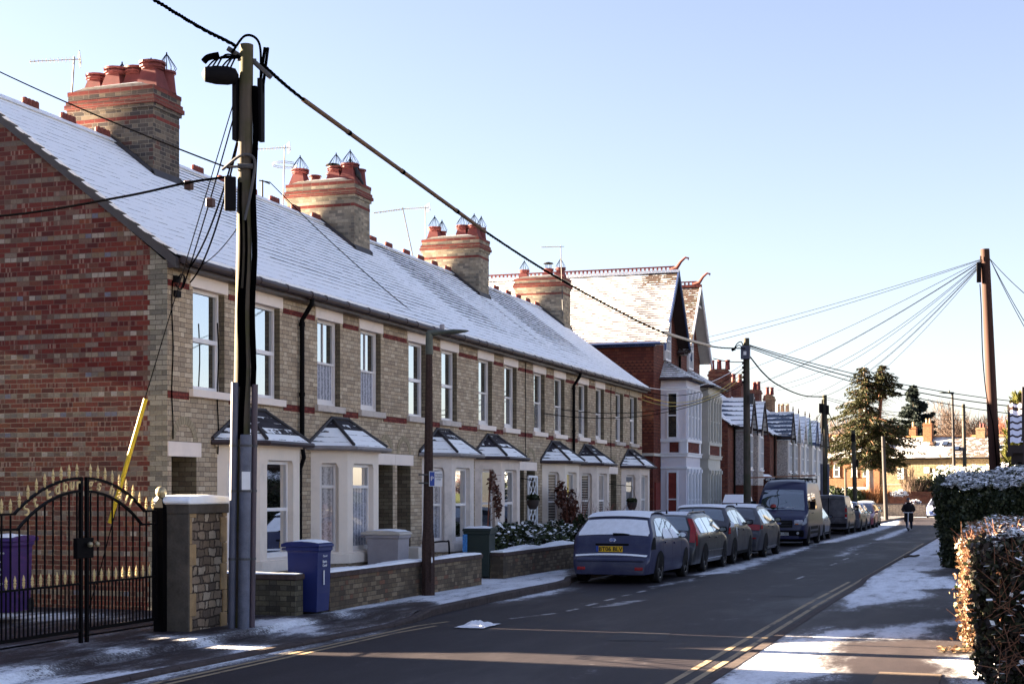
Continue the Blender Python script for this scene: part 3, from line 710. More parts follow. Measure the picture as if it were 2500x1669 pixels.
    mb = MB(); mb.box(-1.25,-.62,14.7,15.85,.023,.031); mb.box(-1.9,-1.32,11.5,12.6,.023,.031)
    struct(mb.build('access_cover', plain('concrete_cover', (.115,.085,.066), .85, .2, var=.2, scale=14, bump=.5), bevel=.006))
# ------------------------------------------------------------------ the brick terrace
XF, YT, PITCH = -12.0, 19.46, 4.375
EAVE, RIDGE_X, RIDGE_Z = 5.42, -15.6, 8.36
SLOPE = (RIDGE_Z-EAVE)/(-RIDGE_X+XF)
PARTY = [YT+PITCH*k for k in range(8)]
def roof_grid(mb_name, x0, z0, x1, z1, y0, y1, bare, mat, parent, thick=.06, nx=16, step=.22, flare=0.0):
    """a roof slope from eave (x0,z0) to ridge (x1,z1) running along y, with a per-vertex 'bare' value"""
    mb = MB(); ys = rng(y0, y1, step); ny = len(ys); val = []
    for y in ys:
        for i in range(nx+1):
            t = i/nx; x = x0+(x1-x0)*t; z = z0+(z1-z0)*t + flare*math.exp(-t*9)
            mb.v.append((x, y, z)); val.append(bare(x, y, t))
    W = nx+1
    for j in range(ny-1):
        for i in range(nx):
            q = (j*W+i, j*W+i+1, (j+1)*W+i+1, (j+1)*W+i)
            mb.f.append(q[::-1] if x1 > x0 else q); mb.m.append(0)
    n0 = len(mb.v)
    for (x, y, z) in list(mb.v[:n0]):                    # underside and edges
        mb.v.append((x, y, z-thick)); val.append(.9)
    def edge(idx):
        for a, b in zip(idx, idx[1:]): mb.f.append((a, b, b+n0, a+n0)); mb.m.append(0)
    edge([j*W for j in range(ny)]); edge([i for i in range(W)]); edge([(ny-1)*W+i for i in range(W)])
    for j in range(ny-1): 
        a = n0+j*W; mb.f.append((a, a+nx, a+W+nx, a+W)) if flare == 0 else None
        if flare == 0: mb.m.append(0)
    o = mb.build(mb_name, mat, parent, fix=True)
    at = o.data.attributes.new('bare', 'FLOAT', 'POINT'); at.data.foreach_set('value', [max(0, min(1, q)) for q in val])
    return o
def set_bare(o, f):
    at = o.data.attributes.new('bare', 'FLOAT', 'POINT')
    at.data.foreach_set('value', [max(0, min(1, f(*v.co))) for v in o.data.vertices])

def chimney_pot(mb, x, y, z, h, r, style):
    mb.v_before = len(mb.v)
    if style == 'square':                                # tall square pot tapering to a neck and lip
        k = r
        for (a, b, z0, z1) in ((k*1.28, k*.80, 0, h*.72), (k*.80, k*.80, h*.72, h*.78), (k*.95, k*.95, h*.78, h*.84), (k*.78, k*.78, h*.84, h*.92), (k*.98, k*.98, h*.92, h)):
            mb.lathe([(a*1.3, z+z0), (b*1.3, z+z1)], x, y, 4 if (z1 < h*.75) else 12, sq=pi/4)
    else:
        mb.lathe([(r*1.12, z), (r*1.05, z+h*.1), (r*.86, z+h*.8), (r*.86, z+h*.86), (r*1.06, z+h*.88), (r*1.06, z+h*.97), (r*.8, z+h), (r*.7, z+h)], x, y, 14)
def bird_guard(x, y, z, r, h):
    mb = MB()
    for j in range(12):
        t = 2*pi*j/12
        mb.tube([(x+r*.75*cos(t), y+r*.75*sin(t), z-.02), (x+r*1.12*cos(t), y+r*1.12*sin(t), z+h*.22), (x+r*.82*cos(t), y+r*.82*sin(t), z+h*.45), (x+r*.2*cos(t), y+r*.2*sin(t), z+h*.9), (x, y, z+h)], .0055, 4, cap=False)
    mb.lathe([(.02, z+h*.9), (.012, z+h*1.1)], x, y, 6)
    return mb

def chimney(house, yc, k):
    T = MT; x0, x1 = -16.5, -14.72; y0, y1 = yc-.45, yc+.45
    zt = (9.30, 9.30, 9.38, 9.40)[k]
    def rz(x): return EAVE+SLOPE*(XF-x) if x > RIDGE_X else RIDGE_Z-SLOPE*(RIDGE_X-x)
    m = MB()
    b = rz(x1)-.35
    m.box(x0, x1, y0, y1, b, zt-.60)
    st = m.build('chimney_stack', T['stack_dark'] if k == 0 else T['stack_buff'], house)
    m = MB(); m.box(x0-.005, x1+.005, y0-.005, y1+.005, zt-.60, zt-.53); m.build('brick_band', T['redband'], st)
    m = MB(); m.box(x0, x1, y0, y1, zt-.53, zt-.40); m.box(x0-.035, x1+.035, y0-.035, y1+.035, zt-.40, zt-.33); m.box(x0-.07, x1+.07, y0-.07, y1+.07, zt-.26, zt-.25)
    m.box(x0-.02, x1+.02, y0-.02, y1+.02, zt-.18, zt-.08)
    m.build('corbel', T['stack_dark'] if k == 0 else T['stack_buff'], st)
    m = MB(); m.box(x0-.072, x1+.072, y0-.072, y1+.072, zt-.33, zt-.26); m.box(x0-.05, x1+.05, y0-.05, y1+.05, zt-.25, zt-.18); m.box(x0-.03, x1+.03, y0-.03, y1+.03, zt-.08, zt)
    m.build('brick_band', T['redband'], st)
    m = MB(); M_ = [(x0, y0), (x1, y0), (x1, y1), (x0, y1)]
    m.prism([(x0+.01, zt), (x1-.01, zt), (x1-.3, zt+.07), (x0+.3, zt+.07)], y0+.01, y1-.01, 'y')
    m.build('flaunching', T['flaunch'], st)
    m = MB()                                             # lead and mortar fillet at the roof
    for yy in (y0-.05, y1+.002):
        pts = [(x1+.06, rz(x1+.06)-.02), (RIDGE_X, RIDGE_Z-.02), (RIDGE_X, RIDGE_Z+.1), (x1+.06, rz(x1+.06)+.13)]
        m.prism(pts, yy, yy+.048, 'y')
    m.prism([(x1, rz(x1)-.05), (x1+.14, rz(x1+.14)-.02), (x1, rz(x1)+.14)], y0-.05, y1+.05, 'y')
    m.build('flashing', T['lead'], st)
    rows = {0: [(-16.2,.0,.46,.15,'sq',0),(-15.85,.28,.40,.13,'rd',1),(-15.72,-.1,.52,.16,'sq',0),(-15.35,.0,.53,.16,'sq',0),(-15.22,.28,.42,.13,'rd',1),(-14.95,-.1,.58,.165,'sq',0),(-14.88,.27,.50,.14,'rd',1)],
            1: [(-16.3,-.15,.46,.15,'sq',1),(-16.1,.25,.38,.13,'rd',0),(-15.6,.22,.40,.13,'rd',2),(-15.35,-.12,.46,.15,'sq',1),(-15.15,.25,.42,.13,'rd',1),(-14.98,-.12,.52,.155,'sq',1),(-14.9,.25,.46,.13,'rd',0)],
            2: [(-16.25,-.1,.46,.14,'sq',1),(-16.15,.25,.38,.12,'rd',1),(-15.35,-.1,.46,.14,'sq',1),(-15.15,.22,.36,.12,'rd',0),(-14.98,-.12,.44,.14,'sq',1),(-14.88,.22,.42,.12,'rd',1)],
            3: [(-16.3,0,.40,.13,'sq',1),(-15.4,0,.40,.13,'sq',2),(-14.95,0,.42,.13,'sq',1)]}[k]
    for x, dy, h, r, sty, cowl in rows:
        h *= .86; r *= 1.18
        m = MB(); chimney_pot(m, x, yc+dy, zt+.02, h, r, 'square' if sty == 'sq' else 'round')
        p = m.build('chimney_pot', T['terracotta'], st, smooth=True, ang=30)
        if cowl == 1: g = bird_guard(x, yc+dy, zt+h, r, .34); bpy.context.view_layer.update(); g.build('bird_guard', T['wire'], st, smooth=False)
        if cowl == 2:
            g = MB(); g.lathe([(r*.8, zt+h), (r*.8, zt+h+.04)], x, yc+dy, 12)
            for j in range(4): t = pi/4+pi/2*j; g.tube([(x+r*.7*cos(t), yc+dy+r*.7*sin(t), zt+h), (x+r*.7*cos(t), yc+dy+r*.7*sin(t), zt+h+.2)], .01, 5)
            g.lathe([(r*1.2, zt+h+.2), (r*1.1, zt+h+.23), (.02, zt+h+.27)], x, yc+dy, 14); g.build('cowl', T['dark_plastic'], st)
    m = MB(); m.prism([(x0+.35, zt+.06), (x1-.25, zt+.075), (x1-.4, zt+.10), (x0+.5, zt+.09)], y0+.06, y0+.5, 'y'); m.build('snow_cover', T['snow'], st)
    return st

def wall_with_holes(mb, u0, u1, z0, z1, holes, X, Yf):
    """front wall face in the plane x=X between u0..u1 with rectangular holes (u0,u1,z0,z1)"""
    us = sorted({u0, u1, *[h[0] for h in holes], *[h[1] for h in holes]}); zs = sorted({z0, z1, *[h[2] for h in holes], *[h[3] for h in holes]})
    for a, b in zip(us, us[1:]):
        for c, d in zip(zs, zs[1:]):
            um, zm = (a+b)/2, (c+d)/2
            if any(h[0] < um < h[1] and h[2] < zm < h[3] for h in holes): continue
            mb.face([(X, Yf(a), c), (X, Yf(b), c), (X, Yf(b), d), (X, Yf(a), d)])

def window(parent, X, ya, yb, za, zb, kind, glass, inner=None, low_glass=None):
    """a sliding-sash or casement window filling the opening; X is the front of the frame"""
    T = MT; fm = T['upvc'] if kind == 'upvc' else T['sash']; m = MB(); w = .055; zm = za+(zb-za)*.5
    if ya > yb: ya, yb = yb, ya
    D = X-.07
    m.box(D, X, ya, ya+w, za, zb); m.box(D, X, yb-w, yb, za, zb); m.box(D, X, ya+w, yb-w, zb-w, zb); m.box(D, X, ya+w, yb-w, za, za+w*1.2)
    if kind == 'upvc':
        m.box(D, X+.012, ya+w, yb-w, zm-.035, zm+.035)
        m.box(D+.02, X-.012, ya+w, ya+w+.03, za+w*1.2, zm-.035); m.box(D+.02, X-.012, yb-w-.03, yb-w, za+w*1.2, zm-.035)
    elif kind == 'transom':
        zm = za+(zb-za)*.72; m.box(D, X+.01, ya+w, yb-w, zm-.03, zm+.03)
    else:
        m.box(D+.03, X-.005, ya+w, yb-w, zm-.02, zm+.02)
        m.box(D+.02, X-.035, ya+w, ya+w+.035, za+w*1.2, zm-.02); m.box(D+.02, X-.035, yb-w-.035, yb-w, za+w*1.2, zm-.02); m.box(D+.02, X-.035, ya+w+.035, yb-w-.035, za+w*1.2, za+w*1.2+.06)
        m.box(D+.03, X-.012, ya+w, ya+w+.03, zm+.02, zb-w); m.box(D+.03, X-.012, yb-w-.03, yb-w, zm+.02, zb-w)
        if kind == 'sash2': m.box(D+.035, X-.014, (ya+yb)/2-.009, (ya+yb)/2+.009, zm+.02, zb-w)
    fr = m.build('window', fm, parent)
    for a, b, gl in ((zm+.02, zb-w, glass), (za+w*1.2, zm-.02, low_glass or glass)):
        g = MB(); g.box(D+.022, D+.034, ya+w, yb-w, a, b); g.build('pane', gl, fr)
    return fr

HOUSES = [dict(first='upvc', bay='upvc', inb='blind', rend='render', lint='lintel', sill='lintel', door='door_dark'),
          dict(first='sash2', bay='transom', inb='lace', rend='render', lint='lintel', sill='sill_grey', door='door_dark'),
          dict(first='upvc', bay='upvc', inb='lace', rend='render2', lint='lintel', sill='sill_grey', door='door_red'),
          dict(first='sash', bay='sash', inb='glass_low', rend='render3', lint='lintel', sill='lintel', door='door_dark'),
          dict(first='sash', bay='sash', inb='blind_wood', rend='render', lint='lintel', sill='lintel', door='green_paint'),
          dict(first='sash', bay='sash', inb='blind_wood', rend='render3', lint='lintel', sill='lintel', door='door_dark'),
          dict(first='upvc', bay='sash', inb='glass_curtain', rend='render3', lint='lintel_raw', sill='sill_grey', door='door_dark')]
HLABEL = ['end terrace house with a tall red brick gable and cream bay beside the gates',
          'buff brick terrace house with lace curtains in its cream bay, behind the blue bin',
          'buff brick terrace house with a greyish bay behind the brown street lamp',
          'buff brick terrace house with a pinkish bay behind the dark green bin',
          'buff brick terrace house with white trellis by its door and slatted bay blind',
          'buff brick terrace house with a dark slatted blind, second from the tall red villas',
          'last buff brick terrace house, bare stone lintels, next to the tall red villa']
def bare_terrace(x, y, t):
    """how much snow has gone from the slates: warm strips below some chimneys"""
    b = .07
    def band(a, c, v, soft=.25, lo=0.0):
        nonlocal b
        k = min(1, max(0, (y-a)/soft)) * min(1, max(0, (c-y)/soft)); kt = min(1, max(0, (t-lo)/.25))
        b = max(b, v*k*kt)
    sh = (1-t)*1.3
    y0 = y; y = y0-0*sh
    band(23.6, 33, .24, .8, .0); band(24.2, 29.5, .36, .8, .45)
    if 32.7 < y < 34.6: b = .10
    band(34.3, 41.2, .56, .5, .12); band(34.6, 37.4, .68, .5, .35)
    if 37.6 < y < 40.5: b = min(b, .18+.35*max(0, t-.55)*2)
    if 41.0 < y < 42.2: b = .16
    band(41.9, 46.4, .66, .5, .18)
    if y > 46.6: b = .05
    if 28.3 < y < 31 and t < .6: b = .22
    return b + (.06 if .9 < t else 0)

def terrace_house(k):
    T = MT; H = HOUSES[k]; y0, y1 = PARTY[k], PARTY[k+1]
    odd = k % 2 == 1                                     # odd: bay at the near party wall; even: bay at the far one
    yc = y0 if odd else y1
    Y = (lambda u: yc+u) if odd else (lambda u: yc-u)
    R = place('terraced_house', HLABEL[k], 'house', (XF, (y0+y1)/2, 0), 'houses of the buff brick terrace')
    W1, W2 = (.74, 1.72), (2.66, 3.64)
    door = (3.53, 4.26)
    bay0, bay1 = .47, 2.89
    holes = [(W1[0], W1[1], 3.49, 5.09), (W2[0], W2[1], 3.49, 5.09), (door[0], door[1], -.1, 2.44), (bay0+.06, bay1-.06, -.1, 2.60)]
    m = MB(); wall_with_holes(m, 0, PITCH, -.3, 5.36, holes, XF, Y)
    wl = m.build('front_wall', T['buff'], R)
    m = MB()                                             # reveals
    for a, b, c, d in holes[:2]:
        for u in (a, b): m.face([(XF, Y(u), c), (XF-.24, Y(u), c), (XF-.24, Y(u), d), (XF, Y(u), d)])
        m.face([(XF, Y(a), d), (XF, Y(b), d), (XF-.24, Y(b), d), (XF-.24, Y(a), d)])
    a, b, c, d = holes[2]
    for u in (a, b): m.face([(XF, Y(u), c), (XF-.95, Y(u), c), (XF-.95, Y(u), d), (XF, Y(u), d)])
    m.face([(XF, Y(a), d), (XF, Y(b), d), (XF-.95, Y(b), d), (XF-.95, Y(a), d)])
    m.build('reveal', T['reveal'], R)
    m = MB(); m.box(XF-.99, XF-.94, *sorted((Y(a-.03), Y(b+.03))), 0, 2.46); m.box(XF-.94, XF-.925, *sorted((Y(a+.12), Y(b-.12))), .3, 1.9); m.build('door', T[H['door']], R)
    # string courses
    m = MB(); e = .012
    for lo, hi, sk in ((3.32, 3.43, [(W1[0]-.13, W1[1]+.13), (W2[0]-.13, W2[1]+.13)]), (5.02, 5.11, [(.62, 1.84), (2.54, 3.76)])):
        u = 0.0
        for a, b in sk+[(PITCH, PITCH)]:
            if a > u: m.box(XF-.05, XF+e, *sorted((Y(u), Y(a))), lo, hi)
            u = b
    m.build('string_course', T['dentil'], R)
    m = MB()
    for a, b in (W1, W2): m.box(XF-.12, XF+.02, *sorted((Y(a-.09), Y(b+.09))), 5.085, 5.295)
    m.build('lintel', T[H['lint']], R, bevel=.004)
    m = MB()
    for a, b in (W1, W2): m.box(XF-.14, XF+.075, *sorted((Y(a-.11), Y(b+.11))), 3.375, 3.492)
    m.build('sill', T[H['sill']], R, bevel=.006)
    far = k >= 3
    for a, b in (W1, W2):
        window(R, XF-.11, Y(a), Y(b), 3.495, 5.085, H['first'], T['glass_sky'], low_glass=T['lace'] if k == 1 else (T['glass_curtain'] if far else T['glass_sky']))
    # door lintel and relieving arch
    m = MB(); m.box(XF-.12, XF+.018, *sorted((Y(3.41), Y(PITCH-.004))), 2.44, 2.665); m.build('door_lintel', T[H['lint']] if k < 6 else T['lintel'], R, bevel=.004)
    m = MB(); cu = (door[0]+door[1])/2; n = 15
    for j in range(n):
        t0, t1 = pi*j/n+.012, pi*(j+1)/n-.012
        pts = [(.27, t0), (.27, t1), (.39, t1), (.39, t0)]
        m.prism([(Y(cu+r*cos(t)), 2.67+r*sin(t)) for r, t in pts], XF-.03, XF+.008, 'x')
    m.build('brick_arch', plain('arch_brick', (.30,.245,.165), .85, .2, var=.25, scale=9), R)
    # ---- bay window
    P = .5; cz = 2.66
    pl = [(bay0, 0), (bay0+P, P), (bay1-P, P), (bay1, 0)]
    def bp(u, p): return (XF+p, Y(u))
    m = MB(); rc = .11
    segs = [(pl[0], pl[1], (.17, .17)), (pl[1], pl[2], (.24, .24)), (pl[2], pl[3], (.17, .17))]
    zs, zh = .78, 2.42
    openings = []
    for (A, B, ins) in segs:
        L = sqrt((B[0]-A[0])**2+(B[1]-A[1])**2); du, dp = (B[0]-A[0])/L, (B[1]-A[1])/L
        nu, np_ = -dp, du                                 # outward in (u,p)
        def q(s, d, A=A, du=du, dp=dp, nu=nu, np_=np_): return (A[0]+du*s+nu*d, A[1]+dp*s+np_*d)
        def F(s0, s1, z0, z1, d0=0.0, d1=0.0, mm=None):
            a_, b_ = q(s0, d0), q(s1, d1)
            m.face([(*bp(*a_), z0), (*bp(*b_), z0), (*bp(*b_), z1), (*bp(*a_), z1)])
        s0, s1 = ins[0], L-ins[1]
        F(0, s0, .56, cz); F(s1, L, .56, cz); F(s0, s1, zh, cz); F(s0, s1, .56, zs)
        cut = .06                                        # stop-chamfered jambs
        for s, sg in ((s0, 1), (s1, -1)):
            a_, b_ = q(s, 0), q(s+sg*.035, -rc)
            m.face([(*bp(*a_), zs), (*bp(*b_), zs), (*bp(*b_), zh), (*bp(*a_), zh)])
        m.face([(*bp(*q(s0, 0)), zh), (*bp(*q(s1, 0)), zh), (*bp(*q(s1, -rc)), zh-.02), (*bp(*q(s0, -rc)), zh-.02)])
        m.face([(*bp(*q(s0, 0)), zs), (*bp(*q(s1, 0)), zs), (*bp(*q(s1, -rc)), zs+.03), (*bp(*q(s0, -rc)), zs+.03)])
        for s, sg in ((s0, 1), (s1, -1)):                 # little corner blocks under the head
            a_ = q(s, .0); b_ = q(s+sg*.05, 0)
            m.face([(*bp(*q(s, .001)), zh-.09), (*bp(*q(s+sg*.055, .001)), zh), (*bp(*q(s, .001)), zh)])
        openings.append((q, s0, s1))
    bw = m.build('bay_window', T[H['rend']], R, fix=True)
    m = MB()                                             # sill band and cap mouldings, plinth
    def ring(off, z0, z1):
        o = off; k2 = o*math.tan(pi/8)
        out = [(bay0-o*1.0, 0), (bay0+P-k2, P+o), (bay1-P+k2, P+o), (bay1+o*1.0, 0)]
        inn = [(bay0+.05, 0), (bay1-.05, 0)]
        poly = [bp(u, p) for u, p in out]
        m.prism(poly, z0, z1, 'z')
    ring(.055, .575, .755); ring(.012, .755, .775)
    m.build('sill_band', T[H['rend']], bw, bevel=.008)
    m = MB(); ring(.05, cz-.03, cz+.0); ring(.09, cz, cz+.03); m.build('cornice', T[H['rend']], bw)
    m = MB()
    for (A, B, ins) in segs: m.face([(*bp(*A), -.2), (*bp(*B), -.2), (*bp(*B), .58), (*bp(*A), .58)])
    m.build('plinth', T['buff'], bw)
    for (q, s0, s1) in openings:
        zt, zb = zh-.015, zs+.02; w = .05
        M0 = MB()
        def PT(s, d, z): a_ = q(s, d-rc*.85); return (*bp(*a_), z)
        def bx(sa, sb, za, zb2, d0=-.05, d1=0.0):
            c = [PT(sa, d0, za), PT(sb, d0, za), PT(sb, d1, za), PT(sa, d1, za), PT(sa, d0, zb2), PT(sb, d0, zb2), PT(sb, d1, zb2), PT(sa, d1, zb2)]
            i = len(M0.v); M0.v.extend(c)
            for f in ((0,3,2,1),(4,5,6,7),(0,1,5,4),(1,2,6,5),(2,3,7,6),(3,0,4,7)): M0.f.append(tuple(i+g for g in f)); M0.m.append(0)
        a, b = s0+.02, s1-.02
        zm = zb+(zt-zb)*(.74 if H['bay'] == 'transom' else .5)
        bx(a, a+w, zb, zt); bx(b-w, b, zb, zt); bx(a+w, b-w, zt-w, zt); bx(a+w, b-w, zb, zb+.08); bx(a+w, b-w, zm-.028, zm+.028, -.05, .008)
        fr = M0.build('bay_frame', T['upvc'] if H['bay'] == 'upvc' else T['sash'], bw)
        for z0_, z1_ in ((zb+.08, zm-.028), (zm+.028, zt-w)):
            g = MB(); g.face([PT(a+w, -.03, z0_), PT(b-w, -.03, z0_), PT(b-w, -.03, z1_), PT(a+w, -.03, z1_)])
            g.build('pane', bay_glass(H['inb']), bw)
    # bay roof: hipped, snow thicker towards its lower right
    ov = .16; zr0, zr1 = cz+.075, 3.27
    ra, rb = bay0+.86, bay1-.86
    E = [(bay0-ov*1.2, 0), (bay0+P-.06, P+ov), (bay1-P+.06, P+ov), (bay1+ov*1.2, 0)]
    Pt = [(*bp(u, p), zr0) for u, p in E]; A3, B3 = (*bp(ra, .0), zr1), (*bp(rb, .0), zr1)
    m = MB()
    def tri(pts, n=8):
        """subdivided quad (or triangle given as a quad)"""
        a, b, c, d = [Vector(p) for p in pts]; i0 = len(m.v)
        for j in range(n+1):
            for i in range(n+1):
                p = (a*(1-i/n)+b*(i/n))*(1-j/n)+(d*(1-i/n)+c*(i/n))*(j/n); m.v.append(tuple(p))
        for j in range(n):
            for i in range(n): m.f.append((i0+j*(n+1)+i, i0+j*(n+1)+i+1, i0+(j+1)*(n+1)+i+1, i0+(j+1)*(n+1)+i)); m.m.append(0)
    tri([Pt[0], Pt[1], A3, A3]); tri([Pt[1], Pt[2], B3, A3]); tri([Pt[2], Pt[3], B3, B3])
    rf = m.build('bay_roof', T['bay_slate'], bw, fix=True)
    lvl = (.30, .62, .66, .5, .55, .42, .5)[k]
    set_bare(rf, lambda x, y, z: 1.0 - max(0, min(1, ((lvl-(z-zr0)/(zr1-zr0))/.16+.5))) * (.96 if x > XF+.15 else .75) - (.0))
    m = MB()
    for p, q2 in ((Pt[1], A3), (Pt[2], B3)): m.tube([Vector(p)+Vector((0,0,.02)), Vector(q2)+Vector((0,0,.02))], .032, 6)
    m.tube([Vector(A3)+Vector((.02,0,.01)), Vector(B3)+Vector((.02,0,.01))], .035, 6)
    for p, q2 in ((Pt[0], A3), (Pt[3], B3)): m.tube([Vector(p)+Vector((.03,0,.02)), Vector(q2)+Vector((.03,0,.02))], .03, 6)
    m.build('roof_hips', T['bay_slate'] if False else T['lead'], bw)
    m = MB(); dz = Vector((0, 0, -.045)); gp = [Vector((*bp(u, p), zr0)) for u, p in [(bay0-ov*1.2, .0), (bay0+P-.08, P+ov+.05), (bay1-P+.08, P+ov+.05), (bay1+ov*1.2, .0)]]
    m.tube([g+dz for g in gp], .042, 8)
    m.build('bay_gutter', T['gutter'] if k in (0, 3, 4, 5, 6) else T['gutter_grey'], bw)
    m = MB(); m.prism([bp(u, p) for u, p in [(bay0-.1, 0), (bay0+P-.05, P+.1), (bay1-P+.05, P+.1), (bay1+.1, 0)]], cz+.03, zr0-.0, 'z'); m.build('soffit', T['dark_wood'] if k != 1 else T['lead'], bw)
    # ---- roof
    xe, ze = XF+.22, EAVE+.02
    sl = roof_grid('roof', xe, ze, RIDGE_X, RIDGE_Z, y0-(.10 if k == 0 else 0), y1+(.08 if k == 6 else 0), bare_terrace, T['slate'], R, nx=20, flare=.07)
    roof_grid('rear_roof', 2*RIDGE_X-xe, ze, RIDGE_X, RIDGE_Z, y0-(.10 if k == 0 else 0), y1+(.08 if k == 6 else 0), lambda x, y, t: .2, T['slate'], R, nx=4, step=1.1)
    m = MB()                                             # ridge: low capping plus crested tiles every third one
    m.prism([(RIDGE_X-.15, RIDGE_Z-.06), (RIDGE_X, RIDGE_Z+.05), (RIDGE_X+.15, RIDGE_Z-.06)], y0, y1, 'y')
    m.build('ridge_capping', T['snow'], R)
    m = MB(); y = y0+.35
    while y < y1-.2:
        if abs(y-yc if not odd else y-y0) > .62 or True:
            for j in range(4): m.lathe([(.055, RIDGE_Z+.03), (.055, RIDGE_Z+.13), (.03, RIDGE_Z+.15)], RIDGE_X, y+.1*j, 7)
            m.box(RIDGE_X-.03, RIDGE_X+.03, y-.03, y+.33, RIDGE_Z+.02, RIDGE_Z+.1)
        y += 1.05
    m.build('ridge_tile', T['ridge'], R)
    m = MB(); m.tube([(xe+.05, y0+.002, ze-.05), (xe+.05, y1-.002, ze-.05)], .062, 10)
    y = y0+.5
    while y < y1:
        m.tube([(xe+.05, y-.035, ze-.05), (xe+.05, y+.035, ze-.05)], .072, 10); y += .95
    m.box(XF, xe-.01, y0+.002, y1-.002, ze-.16, ze-.05)
    m.build('gutter', T['gutter'], R)
    if k in (0, 4, ):                                    # shared downpipes fixed at the party walls
        yp = y1-.02
        m = MB(); m.tube([(xe+.05, yp, ze-.1), (xe+.04, yp, ze-.2), (XF+.07, yp, ze-.48), (XF+.07, yp, 2.72)], .045, 9)
        for z in (4.85, 3.6): m.tube([(XF+.07, yp, z), (XF+.07, yp, z+.07)], .056, 9)
        if k == 0: m.tube([(XF+.07, yp, 2.72), (XF+.12, yp-.03, 2.5), (XF+.06, yp-.06, 2.3), (XF+.06, yp-.06, .1)], .04, 9)
        m.build('downpipe', T['black_iron'], R)
    # side and rear walls close the house
    m = MB()
    if k == 0:
        pass
    m.face([(2*RIDGE_X-XF, y0, -.3), (2*RIDGE_X-XF, y1, -.3), (2*RIDGE_X-XF, y1, 5.4), (2*RIDGE_X-XF, y0, 5.4)])
    if k == 6:
        gp = [(XF-.002, -.3), (2*RIDGE_X-XF, -.3), (2*RIDGE_X-XF, EAVE-.05), (RIDGE_X, RIDGE_Z-.1), (XF-.002, EAVE-.05)]
        m.face([(a, y1, b) for a, b in gp])
    m.build('rear_wall', T['buff'], R)
    m = MB(); m.face([(XF-.5, y0, 2.9), (XF-.5, y1, 2.9), (2*RIDGE_X-XF, y1, 2.9), (2*RIDGE_X-XF, y0, 2.9)]); m.face([(XF-1.6, y0, -.2), (XF-1.6, y1, -.2), (XF-1.6, y1, 5.3), (XF-1.6, y0, 5.3)])
    m.build('inner_wall', T['door_dark'], R)
    if k == 0:
        gp = [(XF-.30, -.3), (2*RIDGE_X-XF, -.3), (2*RIDGE_X-XF, EAVE-.02), (RIDGE_X, RIDGE_Z-.07), (XF-.30, EAVE-.07+SLOPE*.30)]
        m = MB(); m.face([(a, y0, b) for a, b in gp]); g = m.build('gable_wall', T['gable'], R)
        m = MB(); z = -.3; j = 0                         # buff quoins toothed into the red gable
        while z < 5.40:
            w = .34 if j % 2 else .20
            z2 = min(z+.0762, 5.40)
            m.face([(XF+.0, y0-.004, z), (XF-w, y0-.004, z), (XF-w, y0-.004, z2), (XF+.0, y0-.004, z2)]); z += .0762; j += 1
        m.face([(XF, y0, -.3), (XF-.30, y0, -.3), (XF-.30, y0, 5.6), (XF, y0, 5.35)])
        m.build('quoin', T['quoin'], R, fix=False)
        m = MB()                                         # barge course along the verge
        n = 12
        for (xa, za), (xb, zb) in (((xe-.02, ze-.02), (RIDGE_X, RIDGE_Z-.03)), ((2*RIDGE_X-xe, ze-.02), (RIDGE_X, RIDGE_Z-.03))):
            m.prism([(xa, za-.16), (xb, zb-.16), (xb, zb), (xa, za)], y0-.085, y0, 'y')
        m.build('verge_board', T['lead'], R)
    if k in (0, 2, 4, 6): chimney(R, y1, k//2)
    return R
_bg = {}
def bay_glass(kind):
    """what one sees in a ground-floor pane: blind, lace or dark room behind the reflection"""
    if kind in ('glass_low', 'glass_curtain'): return MT[kind]
    if kind not in _bg:
        src = MT[kind]; m = src.copy(); m.name = kind+'_behind_glass'; t = m.node_tree
        out = [n for n in t.nodes if n.type == 'OUTPUT_MATERIAL'][0]; p = out.inputs[0].links[0].from_node
        g = t.nodes.new('ShaderNodeBsdfGlossy'); g.inputs['Roughness'].default_value = .02
        lw = t.nodes.new('ShaderNodeLayerWeight'); lw.inputs[0].default_value = .3
        mx = t.nodes.new('ShaderNodeMixShader'); t.links.new(lw.outputs['Fresnel'], mx.inputs[0])
        t.links.new(p.outputs[0], mx.inputs[1]); t.links.new(g.outputs[0], mx.inputs[2]); t.links.new(mx.outputs[0], out.inputs[0])
        _bg[kind] = m
    return _bg[kind]
def build_terrace():
    for k in range(7): terrace_house(k)
# ------------------------------------------------------------------ houses further along and across
def gable_roof(name, parent, xa, xb, yc, hw, ze, zr, mat, bare, over=.12, thick=.07, n=10):
    """two slopes with the ridge along x from xa to xb"""
    for sgn in (-1, 1):
        m = MB(); nx = max(2, int(abs(xb-xa)/.35)); vals = []
        for j in range(n+1):
            t = j/n
            for i in range(nx+1):
                x = xa+(xb-xa)*i/nx; y = yc+sgn*(hw+over)*(1-t); z = ze-over*(zr-ze)/hw+(zr-ze)*(1+over/hw)*t
                m.v.append((x, y, z)); vals.append(bare(x, y, t, sgn))
        for j in range(n):
            for i in range(nx):
                a = j*(nx+1)+i; m.f.append((a, a+1, a+nx+2, a+nx+1)); m.m.append(0)
        n0 = len(m.v)
        for (x, y, z) in list(m.v): m.v.append((x, y, z-thick)); vals.append(.9)
        W = nx+1
        for idx in ([i for i in range(W)], [j*W for j in range(n+1)], [j*W+nx for j in range(n+1)]):
            for a, b in zip(idx, idx[1:]): m.f.append((a, b, b+n0, a+n0)); m.m.append(0)
        o = m.build(name, mat, parent)
        at = o.data.attributes.new('bare', 'FLOAT', 'POINT'); at.data.foreach_set('value', [max(0, min(1, v)) for v in vals])
